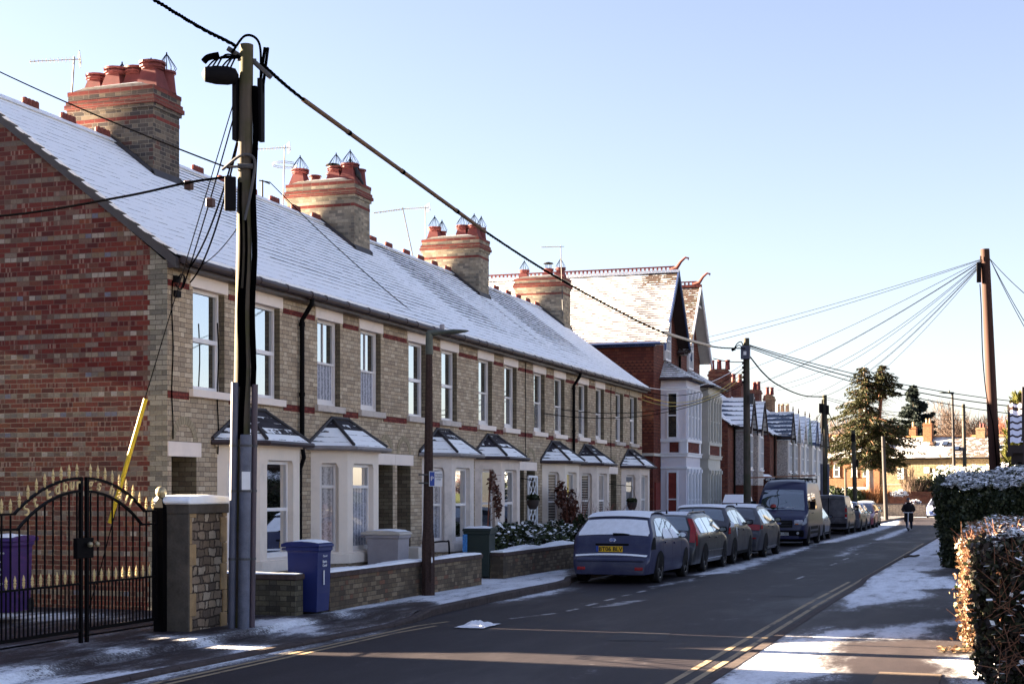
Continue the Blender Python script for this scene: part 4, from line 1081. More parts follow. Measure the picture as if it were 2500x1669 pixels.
def sq_window(parent, plane, h, a0, a1, z0, z1, frame, glass, bars=0, w=.05, mid=True, depth=.05):
    """small window: plane 'x' (at x=h, a along y) or 'y' (at y=h, a along x); sits 2 cm proud facing +x or -y"""
    m = MB()
    def B(p, q, r, s, d0, d1):
        if plane == 'x': m.box(h+d0, h+d1, p, q, r, s)
        else: m.box(p, q, h-d1, h-d0, r, s)
    B(a0, a0+w, z0, z1, 0, depth); B(a1-w, a1, z0, z1, 0, depth); B(a0+w, a1-w, z1-w, z1, 0, depth); B(a0+w, a1-w, z0, z0+w, 0, depth)
    if mid: B(a0+w, a1-w, (z0+z1)/2-w*.4, (z0+z1)/2+w*.4, 0, depth-.004)
    for k in range(bars):
        c = a0+(a1-a0)*(k+1)/(bars+1); B(c-.015, c+.015, z0+w, z1-w, 0, depth-.008)
    if bars > 1:
        for k in (1, 3): c = z0+(z1-z0)*k/4; B(a0+w, a1-w, c-.014, c+.014, 0, depth-.012)
    f = m.build('window', frame, parent)
    m = MB(); B(a0+w, a1-w, z0+w, z1-w, .0, .012); m.build('pane', glass, f)
    return f
def stack(parent, x0, x1, y0, y1, z0, z1, mat, pots, potmat, ph=.55, round_top=False, pr=.13):
    m = MB(); m.box(x0, x1, y0, y1, z0, z1-.25); m.box(x0-.05, x1+.05, y0-.05, y1+.05, z1-.25, z1-.12); m.box(x0, x1, y0, y1, z1-.12, z1)
    if round_top: m.prism([(x0-.02, z1), (x1+.02, z1), (x1-.2, z1+.16), (x0+.2, z1+.16)], y0-.01, y1+.01, 'y')
    s = m.build('chimney', mat, parent)
    for f, fy in pots:
        m = MB(); x = x0+(x1-x0)*f; y = y0+(y1-y0)*fy; z = z1+(.13 if round_top else 0)
        m.lathe([(pr*1.1, z), (pr*.92, z+ph*.86), (pr*1.12, z+ph*.88), (pr*1.12, z+ph), (pr*.8, z+ph)], x, y, 12)
        m.build('chimney_pot', potmat, s, smooth=True, ang=30)
    return s

def villa(k, yc, barge, bmat, label, fr_col):
    """tall gabled house: hung tiles above a brick base, two-storey square bay"""
    T = MT; hw = 2.1; R = place('gabled_house', label, 'house', (-12, yc, 0), 'pair of tall gabled houses'); y0, y1 = yc-hw, yc+hw
    zb, ze, zr = 3.2, 7.42, 10.05; xb = -20.5; g = gz(yc)-.2
    m = MB()
    for y in (y0, y1): m.face([(-12, y, zb), (xb, y, zb), (xb, y, ze), (-12, y, ze)])
    m.face([(-12, y0, zb), (-12, y1, zb), (-12, y1, ze), (-12, yc, zr-.15), (-12, y0, ze)])
    m.build('tile_hung_wall', T['hung'], R)
    m = MB()
    for y in (y0, y1): m.face([(-12.03, y, g), (xb, y, g), (xb, y, zb), (-12.03, y, zb)])
    m.face([(-12.03, y0, g), (-12.03, y1, g), (-12.03, y1, zb), (-12.03, y0, zb)]); m.face([(xb, y0, g), (xb, y1, g), (xb, y1, ze), (xb, yc, zr-.15), (xb, y0, ze)])
    m.build('brick_wall', T['villa_brick'], R)
    m = MB(); m.box(xb, -11.96, y0-.05, y1+.05, zb-.05, zb+.05); m.build('string_course', T['villa_stone'], R)
    def bare(x, y, t, s):
        b = .46
        if x > -12.9 and t > .65: b = .26+.9*(t-.65)/.35
        if abs(x+12.7) < .5: b += .14
        if s > 0: b = .5
        return b if k == 0 else b+.42
    gable_roof('roof', R, xb-.3, -11.5, yc, hw, ze, zr, T['clay'], bare, .18, .08, 14)
    m = MB(); m.box(xb-.3, -11.5, yc-.09, yc+.09, zr-.04, zr+.06); m.build('ridge_capping', T['snow'] if k == 0 else T['ridge'], R)
    m = MB(); x = xb
    while x < -11.75:                                     # pierced crest
        m.box(x-.03, x+.03, yc-.02, yc+.02, zr+.05, zr+.16); x += .16
    m.box(xb-.3, -11.7, yc-.022, yc+.022, zr+.16, zr+.21); m.build('ridge_crest', T['ridge'], R)
    m = MB(); m.tube([(-11.85, yc, zr+.05), (-11.6, yc, zr+.14), (-11.45, yc, zr+.36), (-11.28, yc, zr+.50), (-11.16, yc, zr+.47), (-11.18, yc, zr+.40)], [.08, .075, .055, .04, .035, .02], 8)
    m.build('finial', T['ridge'], R, smooth=True)
    m = MB(); sl = (zr-ze)/hw
    for s in (-1, 1):                                    # bargeboards
        ya = yc+s*(hw+.22); za = ze-.22*sl
        m.prism([(ya, za-.24), (yc, zr-.16), (yc, zr+.05), (ya, za-.02)], -11.56, -11.50, 'x')
    m.build('bargeboard', T[bmat], R)
    m = MB()
    for s in (-1, 1):
        ya = yc+s*(hw+.16); za = ze-.16*sl
        m.prism([(ya, za-.10), (yc, zr-.12), (yc, zr-.07), (ya, za-.05)], -12, -11.56, 'x')
    m.box(-12, -11.6, yc-.5, yc+.5, zr-.85, zr-.75) if k else None
    m.build('soffit', T['dark_wood'] if k == 0 else T['villa_stone'], R)
    m = MB(); m.tube([(xb, y0-.24, ze-.24), (-11.7, y0-.24, ze-.24)], .06, 8); m.box(xb, -11.9, y0-.18, y0-.02, ze-.34, ze-.22); m.build('gutter', T['navy_paint'] if k == 0 else T['gutter'], R)
    m = MB(); m.tube([(-11.93, y1-.03, ze-.1), (-11.93, y1-.03, .3)], .05, 8); m.build('downpipe', T['black_iron'], R) if k == 0 else None
    # gable window
    sq_window(R, 'x', -12, yc-.50, yc+.42, 6.72, 8.22, T['white_paint'], T['glass_low'], 2, .07, True, .09)
    # two-storey bay
    xo = -11.05; a, b = yc-.95, yc+1.6; bm = T['villa_white'] if k == 0 else T['villa_stone']; tr = T['villa_trim'] if k == 0 else T['villa_stone']
    m = MB(); m.box(-12, xo, a, b, g, 5.95); bay = m.build('bay', bm, R)
    m = MB()
    m.box(-12, xo+.06, a-.06, b+.06, 3.14, 3.25); m.box(-12, xo+.09, a-.09, b+.09, 3.25, 3.29); m.box(-12, xo+.045, a-.045, b+.045, 2.70, 2.78)
    m.box(-12, xo+.05, a-.05, b+.05, 5.62, 5.70); m.box(-12, xo+.06, a-.06, b+.06, 3.68, 3.80)
    for yy in (a-.03, b-.19): m.box(xo-.22, xo+.03, yy, yy+.22, 3.29, 3.68)
    m.build('moulding', tr, bay)
    m = MB(); m.box(xo-.62, xo-.28, a-.012, a+.02, 3.30, 3.67); m.box(xo-.02, xo+.012, a+.25, b-.25, 3.30, 3.67); m.build('brick_panel', T['villa_brick'], bay)
    for z0, z1, hi in ((3.80, 5.5, 1), (.55, 2.62, 0)):
        sq_window(bay, 'y', a, xo-.72, xo-.30, z0, z1, tr, T['villa_curtain'] if not hi else T['glass_low'], 0, .06, True, .05)
        n = 5
        m = MB()                                         # pilasters with little capitals on the front
        for j in range(n):
            c = a+.12+(b-a-.24)*j/(n-1); m.box(xo, xo+.075, c-.055, c+.055, z0, z1-.05); m.box(xo, xo+.11, c-.09, c+.09, z1-.05, z1+.08)
        m.build('pilaster', tr, bay)
        for j in range(n-1):
            c0 = a+.12+(b-a-.24)*j/(n-1)+.07; c1 = a+.12+(b-a-.24)*(j+1)/(n-1)-.07
            sq_window(bay, 'x', xo-.0, c0, c1, z0+.02, z1-.06, tr, T['glass_far'], 0, .035, True, .03)
    m = MB(); m.box(-12, xo+.10, a-.10, b+.10, 5.93, 6.02); m.build('fascia', T['navy_paint'] if k == 0 else T['villa_stone'], bay)
    P = [(-12, a-.2, 6.0), (xo+.2, a-.2, 6.0), (xo+.2, b+.2, 6.0), (-12, b+.2, 6.0)]; A, B = (-12, a+.6, 6.72), (-12, b-.6, 6.72)
    m = MB()
    for f in ([P[0], P[1], A], [P[1], P[2], B, A], [P[2], P[3], B]): m.face(f)
    rf = m.build('bay_roof', T['clay'], bay); set_bare(rf, lambda x, y, z: .25 if z < 6.5 else (.8 if k == 0 else .4))
    m = MB(); m.tube([(-12, a-.24, 5.97), (xo+.24, a-.24, 5.97), (xo+.24, b+.24, 5.97)], .055, 8); m.build('bay_gutter', T['gutter'], bay)
    # number board and door beside the bay
    m = MB(); m.box(-12.03, -11.97, yc-1.85, yc-1.1, g, 2.2); m.build('door', T['villa_curtain'] if k == 0 else T['door_dark'], R)
    return R

def row_bay(house, y0, y1, wallmat, roofkind, bare, zbase=2.15, xo=-11.4, fascia='dark_wood', ze=4.93, zr=6.22):
    T = MT; yc = (y0+y1)/2; hw = (y1-y0)/2
    m = MB(); m.box(-12, xo, y0, y1, zbase, ze+.05); m.face([(xo, y0, ze+.05), (xo, y1, ze+.05), (xo, yc, zr-.1)])
    b = m.build('bay', wallmat, house)
    m = MB(); m.box(-12, xo-.012, y0+.012, y1-.012, gz(yc)-.2, zbase); m.build('bay_base', T['row_brick'], b)
    gable_roof('bay_roof', b, -14.8, xo+.22, yc, hw, ze, zr, T['row_slate'], bare, .14, .05, 8)
    m = MB(); m.box(-14.8, xo+.22, yc-.06, yc+.06, zr-.02, zr+.05); m.build('bay_ridge', T['snow'], b)
    m = MB(); m.lathe([(.045, zr), (.03, zr+.12), (.05, zr+.16), (.02, zr+.25), (.035, zr+.29), (.0, zr+.36)], xo+.18, yc, 7); m.build('finial', T['ridge'], b)
    m = MB(); sl = (zr-ze)/hw
    for s in (-1, 1):
        ya = yc+s*(hw+.16); za = ze-.16*sl
        m.prism([(ya, za-.16), (yc, zr-.14), (yc, zr+.02), (ya, za-.0)], xo+.18, xo+.235, 'x')
    m.box(-12.2, xo+.2, y0-.16, y0-.06, ze-.2, ze-.06); m.box(-12.2, xo+.2, y1+.06, y1+.16, ze-.2, ze-.06)
    m.build('bargeboard', T[fascia], b)
    m = MB(); m.box(xo, xo+.03, yc-.48, yc+.48, 2.9, 4.55); m.build('window_surround', T['white_paint'], b)
    sq_window(b, 'x', xo+.03, yc-.42, yc+.42, 2.95, 4.5, T['white_paint'], T['glass_far'], 1, .05, True, .05)
    m = MB(); m.box(xo, xo+.1, yc-.52, yc+.52, 2.83, 2.9); m.build('sill', T['white_paint'], b)
    return b
def row_house(label, y0, y1, bays, chims, wall='row_brick', ze=5.0, zr=8.0):
    T = MT; yc = (y0+y1)/2; R = place('row_house', label, 'house', (-12, yc, gz(yc)), 'brick houses with gabled bays'); g = gz(yc)-.2
    m = MB()
    for y in (y0, y1): m.face([(-12, y, g), (-20, y, g), (-20, y, ze), (-16, y, zr-.1), (-12, y, ze)])
    m.face([(-12, y0, g), (-12, y1, g), (-12, y1, ze), (-12, y0, ze)]); m.face([(-20, y0, g), (-20, y1, g), (-20, y1, ze), (-20, y0, ze)])
    m.build('wall', T[wall], R)
    for sg in (1, -1):
        x0 = -16+sg*4.2
        roof_grid('roof', x0, ze-.1, -16, zr, y0-.12, y1+.12, lambda x, y, t: .1, T['row_slate'], R, nx=8, step=.8)
    m = MB(); m.box(-16.1, -15.9, y0-.12, y1+.12, zr-.04, zr+.06); m.build('ridge_capping', T['ridge'], R)
    m = MB(); m.tube([(-11.78, y0, ze-.14), (-11.78, y1, ze-.14)], .055, 7); m.tube([(-11.93, y0+1.35, ze-.15), (-11.93, y0+1.35, 0)], .05, 7); m.build('gutter', T['black_iron'], R)
    for b in bays: row_bay(R, *b)
    for c in chims: stack(R, *c)
    return R

def cottage(label, cx, cy, L, D, g, ze, zr, rot, wall, roofm, group=None):
    """a long two-storey house: local x along the front, front facing -y"""
    R = thing('cottage', label, 'house', (cx, cy, g), rot, group)
    m = MB(); m.box(0, L, 0, D, -.5, ze-g)
    for x in (0, L): m.face([(x, 0, ze-g), (x, D, ze-g), (x, D/2, zr-g)])
    m.build('wall', MT[wall], R)
    m = MB(); vals = []
    for s in (0, 1):
        i0 = len(m.v); n = 40; q = 8
        for j in range(q+1):
            for i in range(n+1):
                t = j/q; y = (-.35+(D/2+.35)*t) if s == 0 else (D+.35-(D/2+.35)*t)
                m.v.append((-.15+(L+.3)*i/n, y, ze-g-.25+(zr-ze+.25)*t))
        for j in range(q):
            for i in range(n): m.f.append((i0+j*(n+1)+i, i0+j*(n+1)+i+1, i0+(j+1)*(n+1)+i+1, i0+(j+1)*(n+1)+i)); m.m.append(0)
    r = m.build('roof', MT[roofm], R)
    m = MB(); m.box(-.15, L+.15, D/2-.14, D/2+.14, zr-g-.02, zr-g+.12); m.build('ridge_capping', plain('orange_ridge', (.42,.20,.09), .85, .2, var=.3), R)
    m = MB(); m.tube([(-.1, -.4, ze-g-.28), (L+.1, -.4, ze-g-.28)], .08, 7); m.build('gutter', MT['black_iron'], R)
    return R, r
# ------------------------------------------------------------------ vehicles
def lerp_tab(tab, x):
    if x <= tab[0][0]: return tab[0][1]
    for (a, va), (b, vb) in zip(tab, tab[1:]):
        if x <= b:
            t = (x-a)/(b-a); t = t*t*(3-2*t)*.5+t*.5; return va+(vb-va)*t
    return tab[-1][1]
class Car:
    """x runs backwards (0 = nose, L = tail), y across, z up; top and plan outlines are tables"""
    def __init__(s, L, W, top, plan, belt, zb=.22, tumble=.30, crown=.03, rc=.10):
        s.L, s.W, s.top, s.plan, s.belt, s.zb, s.tumble, s.crown, s.rc = L, W, top, plan, belt, zb, tumble, crown, rc
    def T(s, x): return lerp_tab(s.top, x)
    def hw(s, x, z):
        w = s.W/2*lerp_tab(s.plan, x); b = s.belt(x) if callable(s.belt) else s.belt
        if z < .55: w *= 1-.07*((.55-z)/.4)**2
        elif z > b: w -= s.tumble*(z-b)/.55*(.55 if z-b < .0 else 1)*1.0*min(1, 1)
        else: w *= 1-.012*((z-.55)/max(.1, b-.55))**2
        return max(w, .05)
    def section(s, x):
        T = s.T(x); zb = min(s.zb, T-.02); pts = [(0, zb), (s.hw(x, zb)*.9, zb)]
        n = 9; top = max(T-s.rc, zb+.01)
        for i in range(n+1):
            z = zb+(top-zb)*(.02+.98*i/n); pts.append((s.hw(x, z), z))
        e = s.hw(x, top)
        for a in (30, 60):
            t = radians(a); r = min(s.rc, T-zb-.01); pts.append((e-r*(1-cos(t))*1.0, top+(T-top)*sin(t)))
        pts.append((e-s.rc, T)); pts.append(((e-s.rc)*.5, T+s.crown*.75)); pts.append((0, T+s.crown))
        return pts
    def stations(s):
        xs = set()
        for (a, _), (b, _) in zip(s.top, s.top[1:]):
            n = max(2, int((b-a)/.12)); 
            for i in range(n+1): xs.add(round(a+(b-a)*i/n, 4))
        return sorted(xs)
    def body(s, mat, parent, name='body'):
        m = MB(); xs = s.stations(); rows = []
        for x in xs:
            p = s.section(x); ring = [(x, -y, z) for y, z in p]+[(x, y, z) for y, z in reversed(p[1:-1])]
            rows.append(len(m.v)); m.v.extend(ring)
        k = len(ring)
        for a, b in zip(rows, rows[1:]):
            for j in range(k): m.f.append((a+j, a+(j+1) % k, b+(j+1) % k, b+j)); m.m.append(0)
        m.f.append(tuple(rows[0]+j for j in range(k))); m.f.append(tuple(rows[-1]+j for j in range(k))[::-1]); m.m += [0, 0]
        return m.build(name, mat, parent, smooth=True, ang=38)
    def side(s, mat, parent, name, x0, x1, lo, hi, sgn=1, off=.005, n=14, smooth=True, q=4):
        """a skin lying on the side: between heights lo(x)..hi(x)"""
        f = lambda v, x: v(x) if callable(v) else v
        m = MB()
        for i in range(n+1):
            x = x0+(x1-x0)*i/n; a, b = f(lo, x), f(hi, x)
            if b < a: b = a
            for j in range(q+1):
                z = a+(b-a)*j/q; m.v.append((x, sgn*(s.hw(x, z)+off), z))
        for i in range(n):
            for j in range(q): a = i*(q+1)+j; m.f.append((a, a+1, a+q+2, a+q+1)); m.m.append(0)
        return m.build(name, mat, parent, smooth=smooth)
    def toppatch(s, mat, parent, name, x0, x1, k0, k1, off=.006, n=12, q=10, up=True):
        """a skin on the upper strip: x0..x1, from k0 to k1 of the half width"""
        m = MB(); f = lambda v, x: v(x) if callable(v) else v
        for i in range(n+1):
            x = x0+(x1-x0)*i/n; T = s.T(x); d = (s.T(x+.01)-s.T(x-.01))/.02; L = sqrt(1+d*d); e = s.hw(x, max(T-s.rc, s.zb+.01))-s.rc*.4
            for j in range(q+1):
                y = (f(k0, x)+(f(k1, x)-f(k0, x))*j/q)*e; z = T+s.crown*(1-(abs(y)/max(e, .1))**2)
                m.v.append((x-off*d/L, y, z+off/L))
        for i in range(n):
            for j in range(q): a = i*(q+1)+j; m.f.append((a, a+1, a+q+2, a+q+1)); m.m.append(0)
        return m.build(name, mat, parent, smooth=True)
def wheel(parent, x, y, r, sgn, w=.2, spokes=5, rim='alloy'):
    M = Matrix.Translation((x, y, r)) @ Matrix.Rotation(pi/2, 4, 'X')
    m = MB(); h = w/2
    m.lathe([(r*.66, -h), (r*.93, -h), (r, -h*.7), (r, h*.7), (r*.93, h), (r*.66, h), (r*.66, -h)], 0, 0, 28, M=M, cap=False)
    t = m.build('wheel', MT['rubber'], parent, smooth=True, ang=50)
    m = MB(); yo = y+sgn*h*.93; R = r*.67
    m.lathe([(R*.9, -h*.9), (R*1.0, -h*.96), (R*1.0, h*.98), (R*.9, h*.9)], 0, 0, 28, M=M, cap=False)
    m.lathe([(.0001, h*.72), (R*.2, h*.72), (R*.2, h*.8), (.0001, h*.84)], 0, 0, 14, M=Matrix.Translation((x, y, r)) @ Matrix.Rotation(pi/2 if sgn < 0 else -pi/2, 4, 'X'))
    for k in range(spokes):
        a = 2*pi*k/spokes+.3
        B = Matrix.Translation((x, y+sgn*h*.66, r)) @ Matrix.Rotation(a, 4, 'Y')
        m.box(-R*.14, R*.14, -.012, .012, R*.12, R*.96, M=B)
    m.build('rim', MT[rim], t, smooth=True, ang=30)
    m = MB(); m.lathe([(.001, -.01), (R*.95, -.01), (R*.95, .01), (.001, .01)], 0, 0, 20, M=Matrix.Translation((x, y+sgn*h*.35, r)) @ Matrix.Rotation(pi/2, 4, 'X')); m.build('brake_disc', MT['dark_plastic'], t)
    return t
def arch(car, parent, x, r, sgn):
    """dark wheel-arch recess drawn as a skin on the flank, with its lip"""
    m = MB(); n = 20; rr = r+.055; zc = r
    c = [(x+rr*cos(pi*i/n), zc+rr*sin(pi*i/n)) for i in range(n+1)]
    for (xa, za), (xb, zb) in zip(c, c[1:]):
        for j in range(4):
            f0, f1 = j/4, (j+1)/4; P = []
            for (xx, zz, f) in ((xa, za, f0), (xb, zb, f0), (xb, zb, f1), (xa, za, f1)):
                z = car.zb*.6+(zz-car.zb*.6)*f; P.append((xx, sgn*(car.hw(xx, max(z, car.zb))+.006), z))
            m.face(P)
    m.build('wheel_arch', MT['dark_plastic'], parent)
def mirror(parent, x, y, z, sgn, mat, glass, back=True):
    m = MB(); 
    m.lathe([(.02, -.075), (.075, -.06), (.085, .0), (.07, .06), (.02, .075)], 0, 0, 10, M=Matrix.Translation((x, y+sgn*.10, z)) @ Matrix.Diagonal((.75, 1.25, 1, 1)))
    m.tube([(x, y-sgn*.02, z-.04), (x, y+sgn*.06, z-.02)], .025, 6)
    w = m.build('wing_mirror', mat, parent, smooth=True)
    m = MB(); xs = x+(.066 if back else -.066)
    m.lathe([(.001, 0), (.062, 0), (.062, .004), (.001, .004)], 0, 0, 14, M=Matrix.Translation((xs, y+sgn*.10, z)) @ Matrix.Rotation(pi/2, 4, 'Y') @ Matrix.Diagonal((.85, 1.3, 1, 1))); m.build('mirror_glass', glass, w)
def plate(parent, x, y, z, w, h, mat, text, ry=0, back=True, blue=False):
    """number plate standing across the car; back=True faces the tail"""
    m = MB(); m.box(x-.008, x+.008, y-w/2, y+w/2, z-h/2, z+h/2)
    p = m.build('number_plate', mat, parent, bevel=.004)
    cu = bpy.data.curves.new('plate_text', 'FONT'); cu.body = text; cu.align_x = 'CENTER'; cu.align_y = 'CENTER'; cu.size = h*1.02; cu.extrude = .002
    cu.space_character = 1.02; cu.offset = .0022
    o = bpy.data.objects.new('plate_text', cu); COL.objects.link(o); cu.materials.append(MT['ink']); o.parent = p
    o.location = (x+(.011 if back else -.011), y, z-.004); o.rotation_euler = (pi/2, 0, pi/2 if back else -pi/2)
    return p
def text_on(parent, name, body, size, loc, rot, mat, ext=.003, align='CENTER', shear=0, off=0):
    cu = bpy.data.curves.new(name, 'FONT'); cu.body = body; cu.align_x = align; cu.align_y = 'CENTER'; cu.size = size; cu.extrude = ext; cu.shear = shear; cu.offset = off
    o = bpy.data.objects.new(name, cu); COL.objects.link(o); cu.materials.append(mat); adopt(o, parent); o.location = loc; o.rotation_euler = rot
    return o
PLAN = [(0,.70),(.10,.86),(.35,.96),(.8,1),(3.2,1),(3.7,.985),(4.1,.94),(4.25,.90),(4.34,.84)]
def plan_for(L, nose=.70, tail=.86):
    return [(0, nose), (.08, nose+.14), (.3, .955), (.8, 1), (L-1.0, 1), (L-.45, .975), (L-.15, .93), (L-.05, .90), (L, tail)]
def hatch_top(L, H, hood=.95, scr=1.15, roof=1.95, rear0=None, rear_top=None, tail_z=.98, nose=.62, boot=.08):
    """profile of a hatchback / suv / estate"""
    r0 = rear0 or L-1.05
    return [(0, .34), (.03, nose), (.18, nose+.13), (.5, hood-.10), (scr, hood), (roof, H-.05), (roof+.35, H), ((roof+r0)/2+.2, H+.005), (r0, H-.05), (rear_top or L-.55, H-.17), (L-.27, tail_z+.06), (L-.20, tail_z-.05), (L-.12, .72), (L-.05, .66), (L-.015, .5), (L, .34)]
def common(c, R, paint, wheelx, r, glass_side, glass_rear, bx, cols, spokes=5, frost=None, facing=1):
    T = MT
    c.body(T[paint], R)
    for sg in (-1, 1):
        for x in wheelx:
            arch(c, R, x, r, sg); wheel(R, x, sg*(c.W/2-.105), r, sg, spokes=spokes)
    m = MB(); m.box(.35, c.L-.35, -c.W/2+.25, c.W/2-.25, .17, .3); m.build('underbody', T['dark_plastic'], R)
    wins = bx
    for sg in (-1, 1):
        for (x0, x1, lo, hi) in wins:
            c.side(glass_side, R, 'side_window', x0, x1, lo, hi, sg, .006)
        for x in cols.get('seams', []):
            c.side(T['dark_plastic'], R, 'door_seam', x, x+.012, .30, lambda q: (c.belt(q) if callable(c.belt) else c.belt)+.02, sg, .003, n=1, q=8)
        for x, z in cols.get('handles', []):
            m = MB(); y = sg*(c.hw(x, z)+.012); m.box(x-.10, x+.06, y-.018, y+.018, z-.018, z+.018); m.build('door_handle', T[cols.get('hmat', paint)], R, bevel=.008)
        z0, z1 = cols.get('sill', (.26, .34))
        c.side(T[cols.get('sillmat', 'dark_plastic')], R, 'sill_trim', wheelx[0]+r+.05, wheelx[1]-r-.05, z0, z1, sg, .012)
    return R
def window_band(c, H, x0, x1, n=3, gap=.035, belt_up=.03, drop=.085):
    """n panes between x0 and x1 bounded by the roof line"""
    out = []; w = (x1-x0)/n
    for k in range(n):
        out.append((x0+w*k+gap, x0+w*(k+1)-gap, lambda x: (c.belt(x) if callable(c.belt) else c.belt)+belt_up, lambda x: max(c.T(x)-drop-.02, (c.belt(x) if callable(c.belt) else c.belt)+belt_up)))
    return out
def car_root(name, label, cat, x, y, facing, group='vehicles parked along the kerb'):
    """facing 1: drives away from the camera (tail towards it); -1: nose towards it. (x, y): centre of the near end"""
    R = thing(name, label, cat, (x, y, gz(y+2)), 0, group)
    R.rotation_euler = (math.atan(-.006) if y > 25 else 0, 0, 0)
    return R
def orient(R, L, facing):
    """cars are built nose at x=0; turn them so the near end sits at the root"""
    M = (Matrix.Rotation(-pi/2, 4, 'Z') @ Matrix.Translation((-L, 0, 0))) if facing == 1 else (Matrix.Rotation(pi/2, 4, 'Z'))
    for ch in R.children:
        ch.matrix_local = M @ ch.matrix_local
def lights_rear(c, R, x0, x1, lo, hi, wrap=.18, mat='red_lens'):
    for sg in (-1, 1):
        c.side(MT[mat], R, 'tail_light', x0, x1, lo, hi, sg, .010, n=8)
def build_focus():
    T = MT; L, W, H = 4.34, 1.80, 1.47
    c = Car(L, W, [(0,.34),(.03,.62),(.18,.76),(.55,.88),(1.15,.97),(2.0,1.41),(2.4,1.462),(2.9,1.467),(3.3,1.44),(3.55,1.38),(3.62,1.33),(4.02,1.02),(4.08,.95),(4.20,.60),(4.25,.565),(4.30,.54),(4.325,.45),(4.34,.30)], plan_for(L, .68, .84), lambda x: .90+.05*(x/4.3), .2, .30, .035, .09)
    R = car_root('hatchback_car', 'slate blue hatchback with snow on its roof and rear window, nearest of the parked cars', 'car', -7.86, 29.92, 1)
    b = lambda x: c.belt(x)
    side = [(1.42, 2.30, lambda x: b(x)+.03, lambda x: max(min(c.T(x)-.10, b(x)+.03+(x-1.40)*.95), b(x)+.035)), (2.36, 3.18, lambda x: b(x)+.03, lambda x: c.T(x)-.10), (3.22, 3.72, lambda x: b(x)+.05, lambda x: max(b(x)+.055, min(c.T(x)-.12, b(x)+.05+(3.74-x)*.75)))]
    common(c, R, 'p_focus', (.86, 3.50), .315, T['car_glass'], None, side, dict(seams=(1.35, 2.33, 3.2), handles=((2.12, .82), (3.02, .85)), hmat='p_focus', sillmat='p_focus'), 5)
    for sg in (-1, 1):
        c.side(T['frost'], R, 'snow_on_window', 1.75, 2.30, lambda x: b(x)+.0, lambda x: b(x)+.06+.16*max(0, sin((x-1.7)*4)), sg, .012)
        c.side(T['frost'], R, 'snow_on_window', 2.36, 3.2, lambda x: b(x)+.0, lambda x: b(x)+.05+.17*max(0, sin((x-2.2)*3.1)), sg, .012)
        c.side(T['p_focus'], R, 'door_rub_strip', .86+.4, 3.5-.4, .50, .56, sg, .014)
        # tall corner lamps of dark glass in the rear pillars
        c.side(T['dark_plastic'], R, 'corner_lamp', 3.86, 4.16, lambda x: .72, lambda x: max(.73, min(c.T(x)-.08, .98)), sg, .006)
    c.toppatch(T['snow'], R, 'snow_on_roof', 1.95, 3.58, -1.02, 1.02, .03)
    c.toppatch(T['frost'], R, 'rear_window_snow', 3.66, 4.045, -.93, .93, .012)
    c.toppatch(T['frost'], R, 'snow_on_bonnet', .3, 1.1, -.9, .9, .02)
    c.toppatch(T['snow'], R, 'snow_on_bumper', 4.205, 4.262, -.98, .98, .012, 4)
    m = MB()                                             # spoiler lip with its brake light
    zs = c.T(3.58); m.prism([(3.52, zs-.03), (3.66, zs-.045), (3.70, zs-.09), (3.54, zs-.08)], -.55, .55, 'y'); m.build('spoiler', T['dark_plastic'], R, bevel=.01)
    m = MB(); m.box(3.693, 3.703, -.18, .30, zs-.088, zs-.06); m.build('brake_light', T['red_lens'], R)
    m = MB(); m.tube([(4.05, .0, 1.03), (4.045, .22, 1.035), (4.03, .42, 1.02)], [.035, .025, .015], 7); m.build('rear_wiper', T['dark_plastic'], R)
    m = MB(); m.lathe([(.001, 0), (.062, 0), (.062, .012), (.052, .014), (.001, .014)], 0, 0, 24, M=Matrix.Translation((4.102, 0, .915)) @ Matrix.Rotation(radians(75), 4, 'Y') @ Matrix.Diagonal((.62, 1.25, 1, 1))); bd = m.build('oval_badge', T['chrome'], R, smooth=True, ang=30)
    m = MB(); m.lathe([(.001, 0), (.052, 0), (.052, .004), (.001, .004)], 0, 0, 24, M=Matrix.Translation((4.115, 0, .918)) @ Matrix.Rotation(radians(75), 4, 'Y') @ Matrix.Diagonal((.62, 1.25, 1, 1))); m.build('badge_field', T['eu_blue'], bd)
    text_on(bd, 'badge_script', 'Ford', .05, (4.123, 0, .92), (radians(75), 0, pi/2), T['chrome'], .001, shear=.3)
    m = MB(); m.box(4.10, 4.155, -.36, .36, .805, .845); m.build('boot_handle', T['dark_plastic'], R, bevel=.008)
    text_on(R, 'boot_lettering', 'FOCUS', .05, (4.147, -.47, .80), (radians(80), 0, pi/2), T['chrome'], .002)
    text_on(R, 'boot_lettering', 'ZETEC', .05, (4.138, .47, .83), (radians(80), 0, pi/2), T['chrome'], .002)
    p = plate(R, 4.19, -.02, .73, .52, .12, T['plate_y'], 'BT06 BLV'); 
    m = MB(); m.box(4.178, 4.196, -.335, -.285, .672, .788); m.build('plate_flash', T['eu_blue'], R)
    m = MB(); m.prism([(4.10, .55), (4.31, .55), (4.345, .51), (4.345, .47), (4.10, .47)], -.72, .72, 'y'); m.build('bumper_ledge', T['p_focus'], R, bevel=.02)
    for sg in (-1, 1):
        m = MB(); m.box(4.26, 4.345, sg*.62-.09, sg*.62+.09, .29, .36); m.build('fog_light', T['red_lens'], R, bevel=.015)
        mirror(R, 1.50, sg*.86, .98, sg, T['p_focus'], T['car_glass_bright'])
    m = MB(); m.box(4.2, 4.335, -.55, .55, .24, .34); m.build('lower_bumper', T['dark_plastic'], R)
    orient(R, L, 1); return R
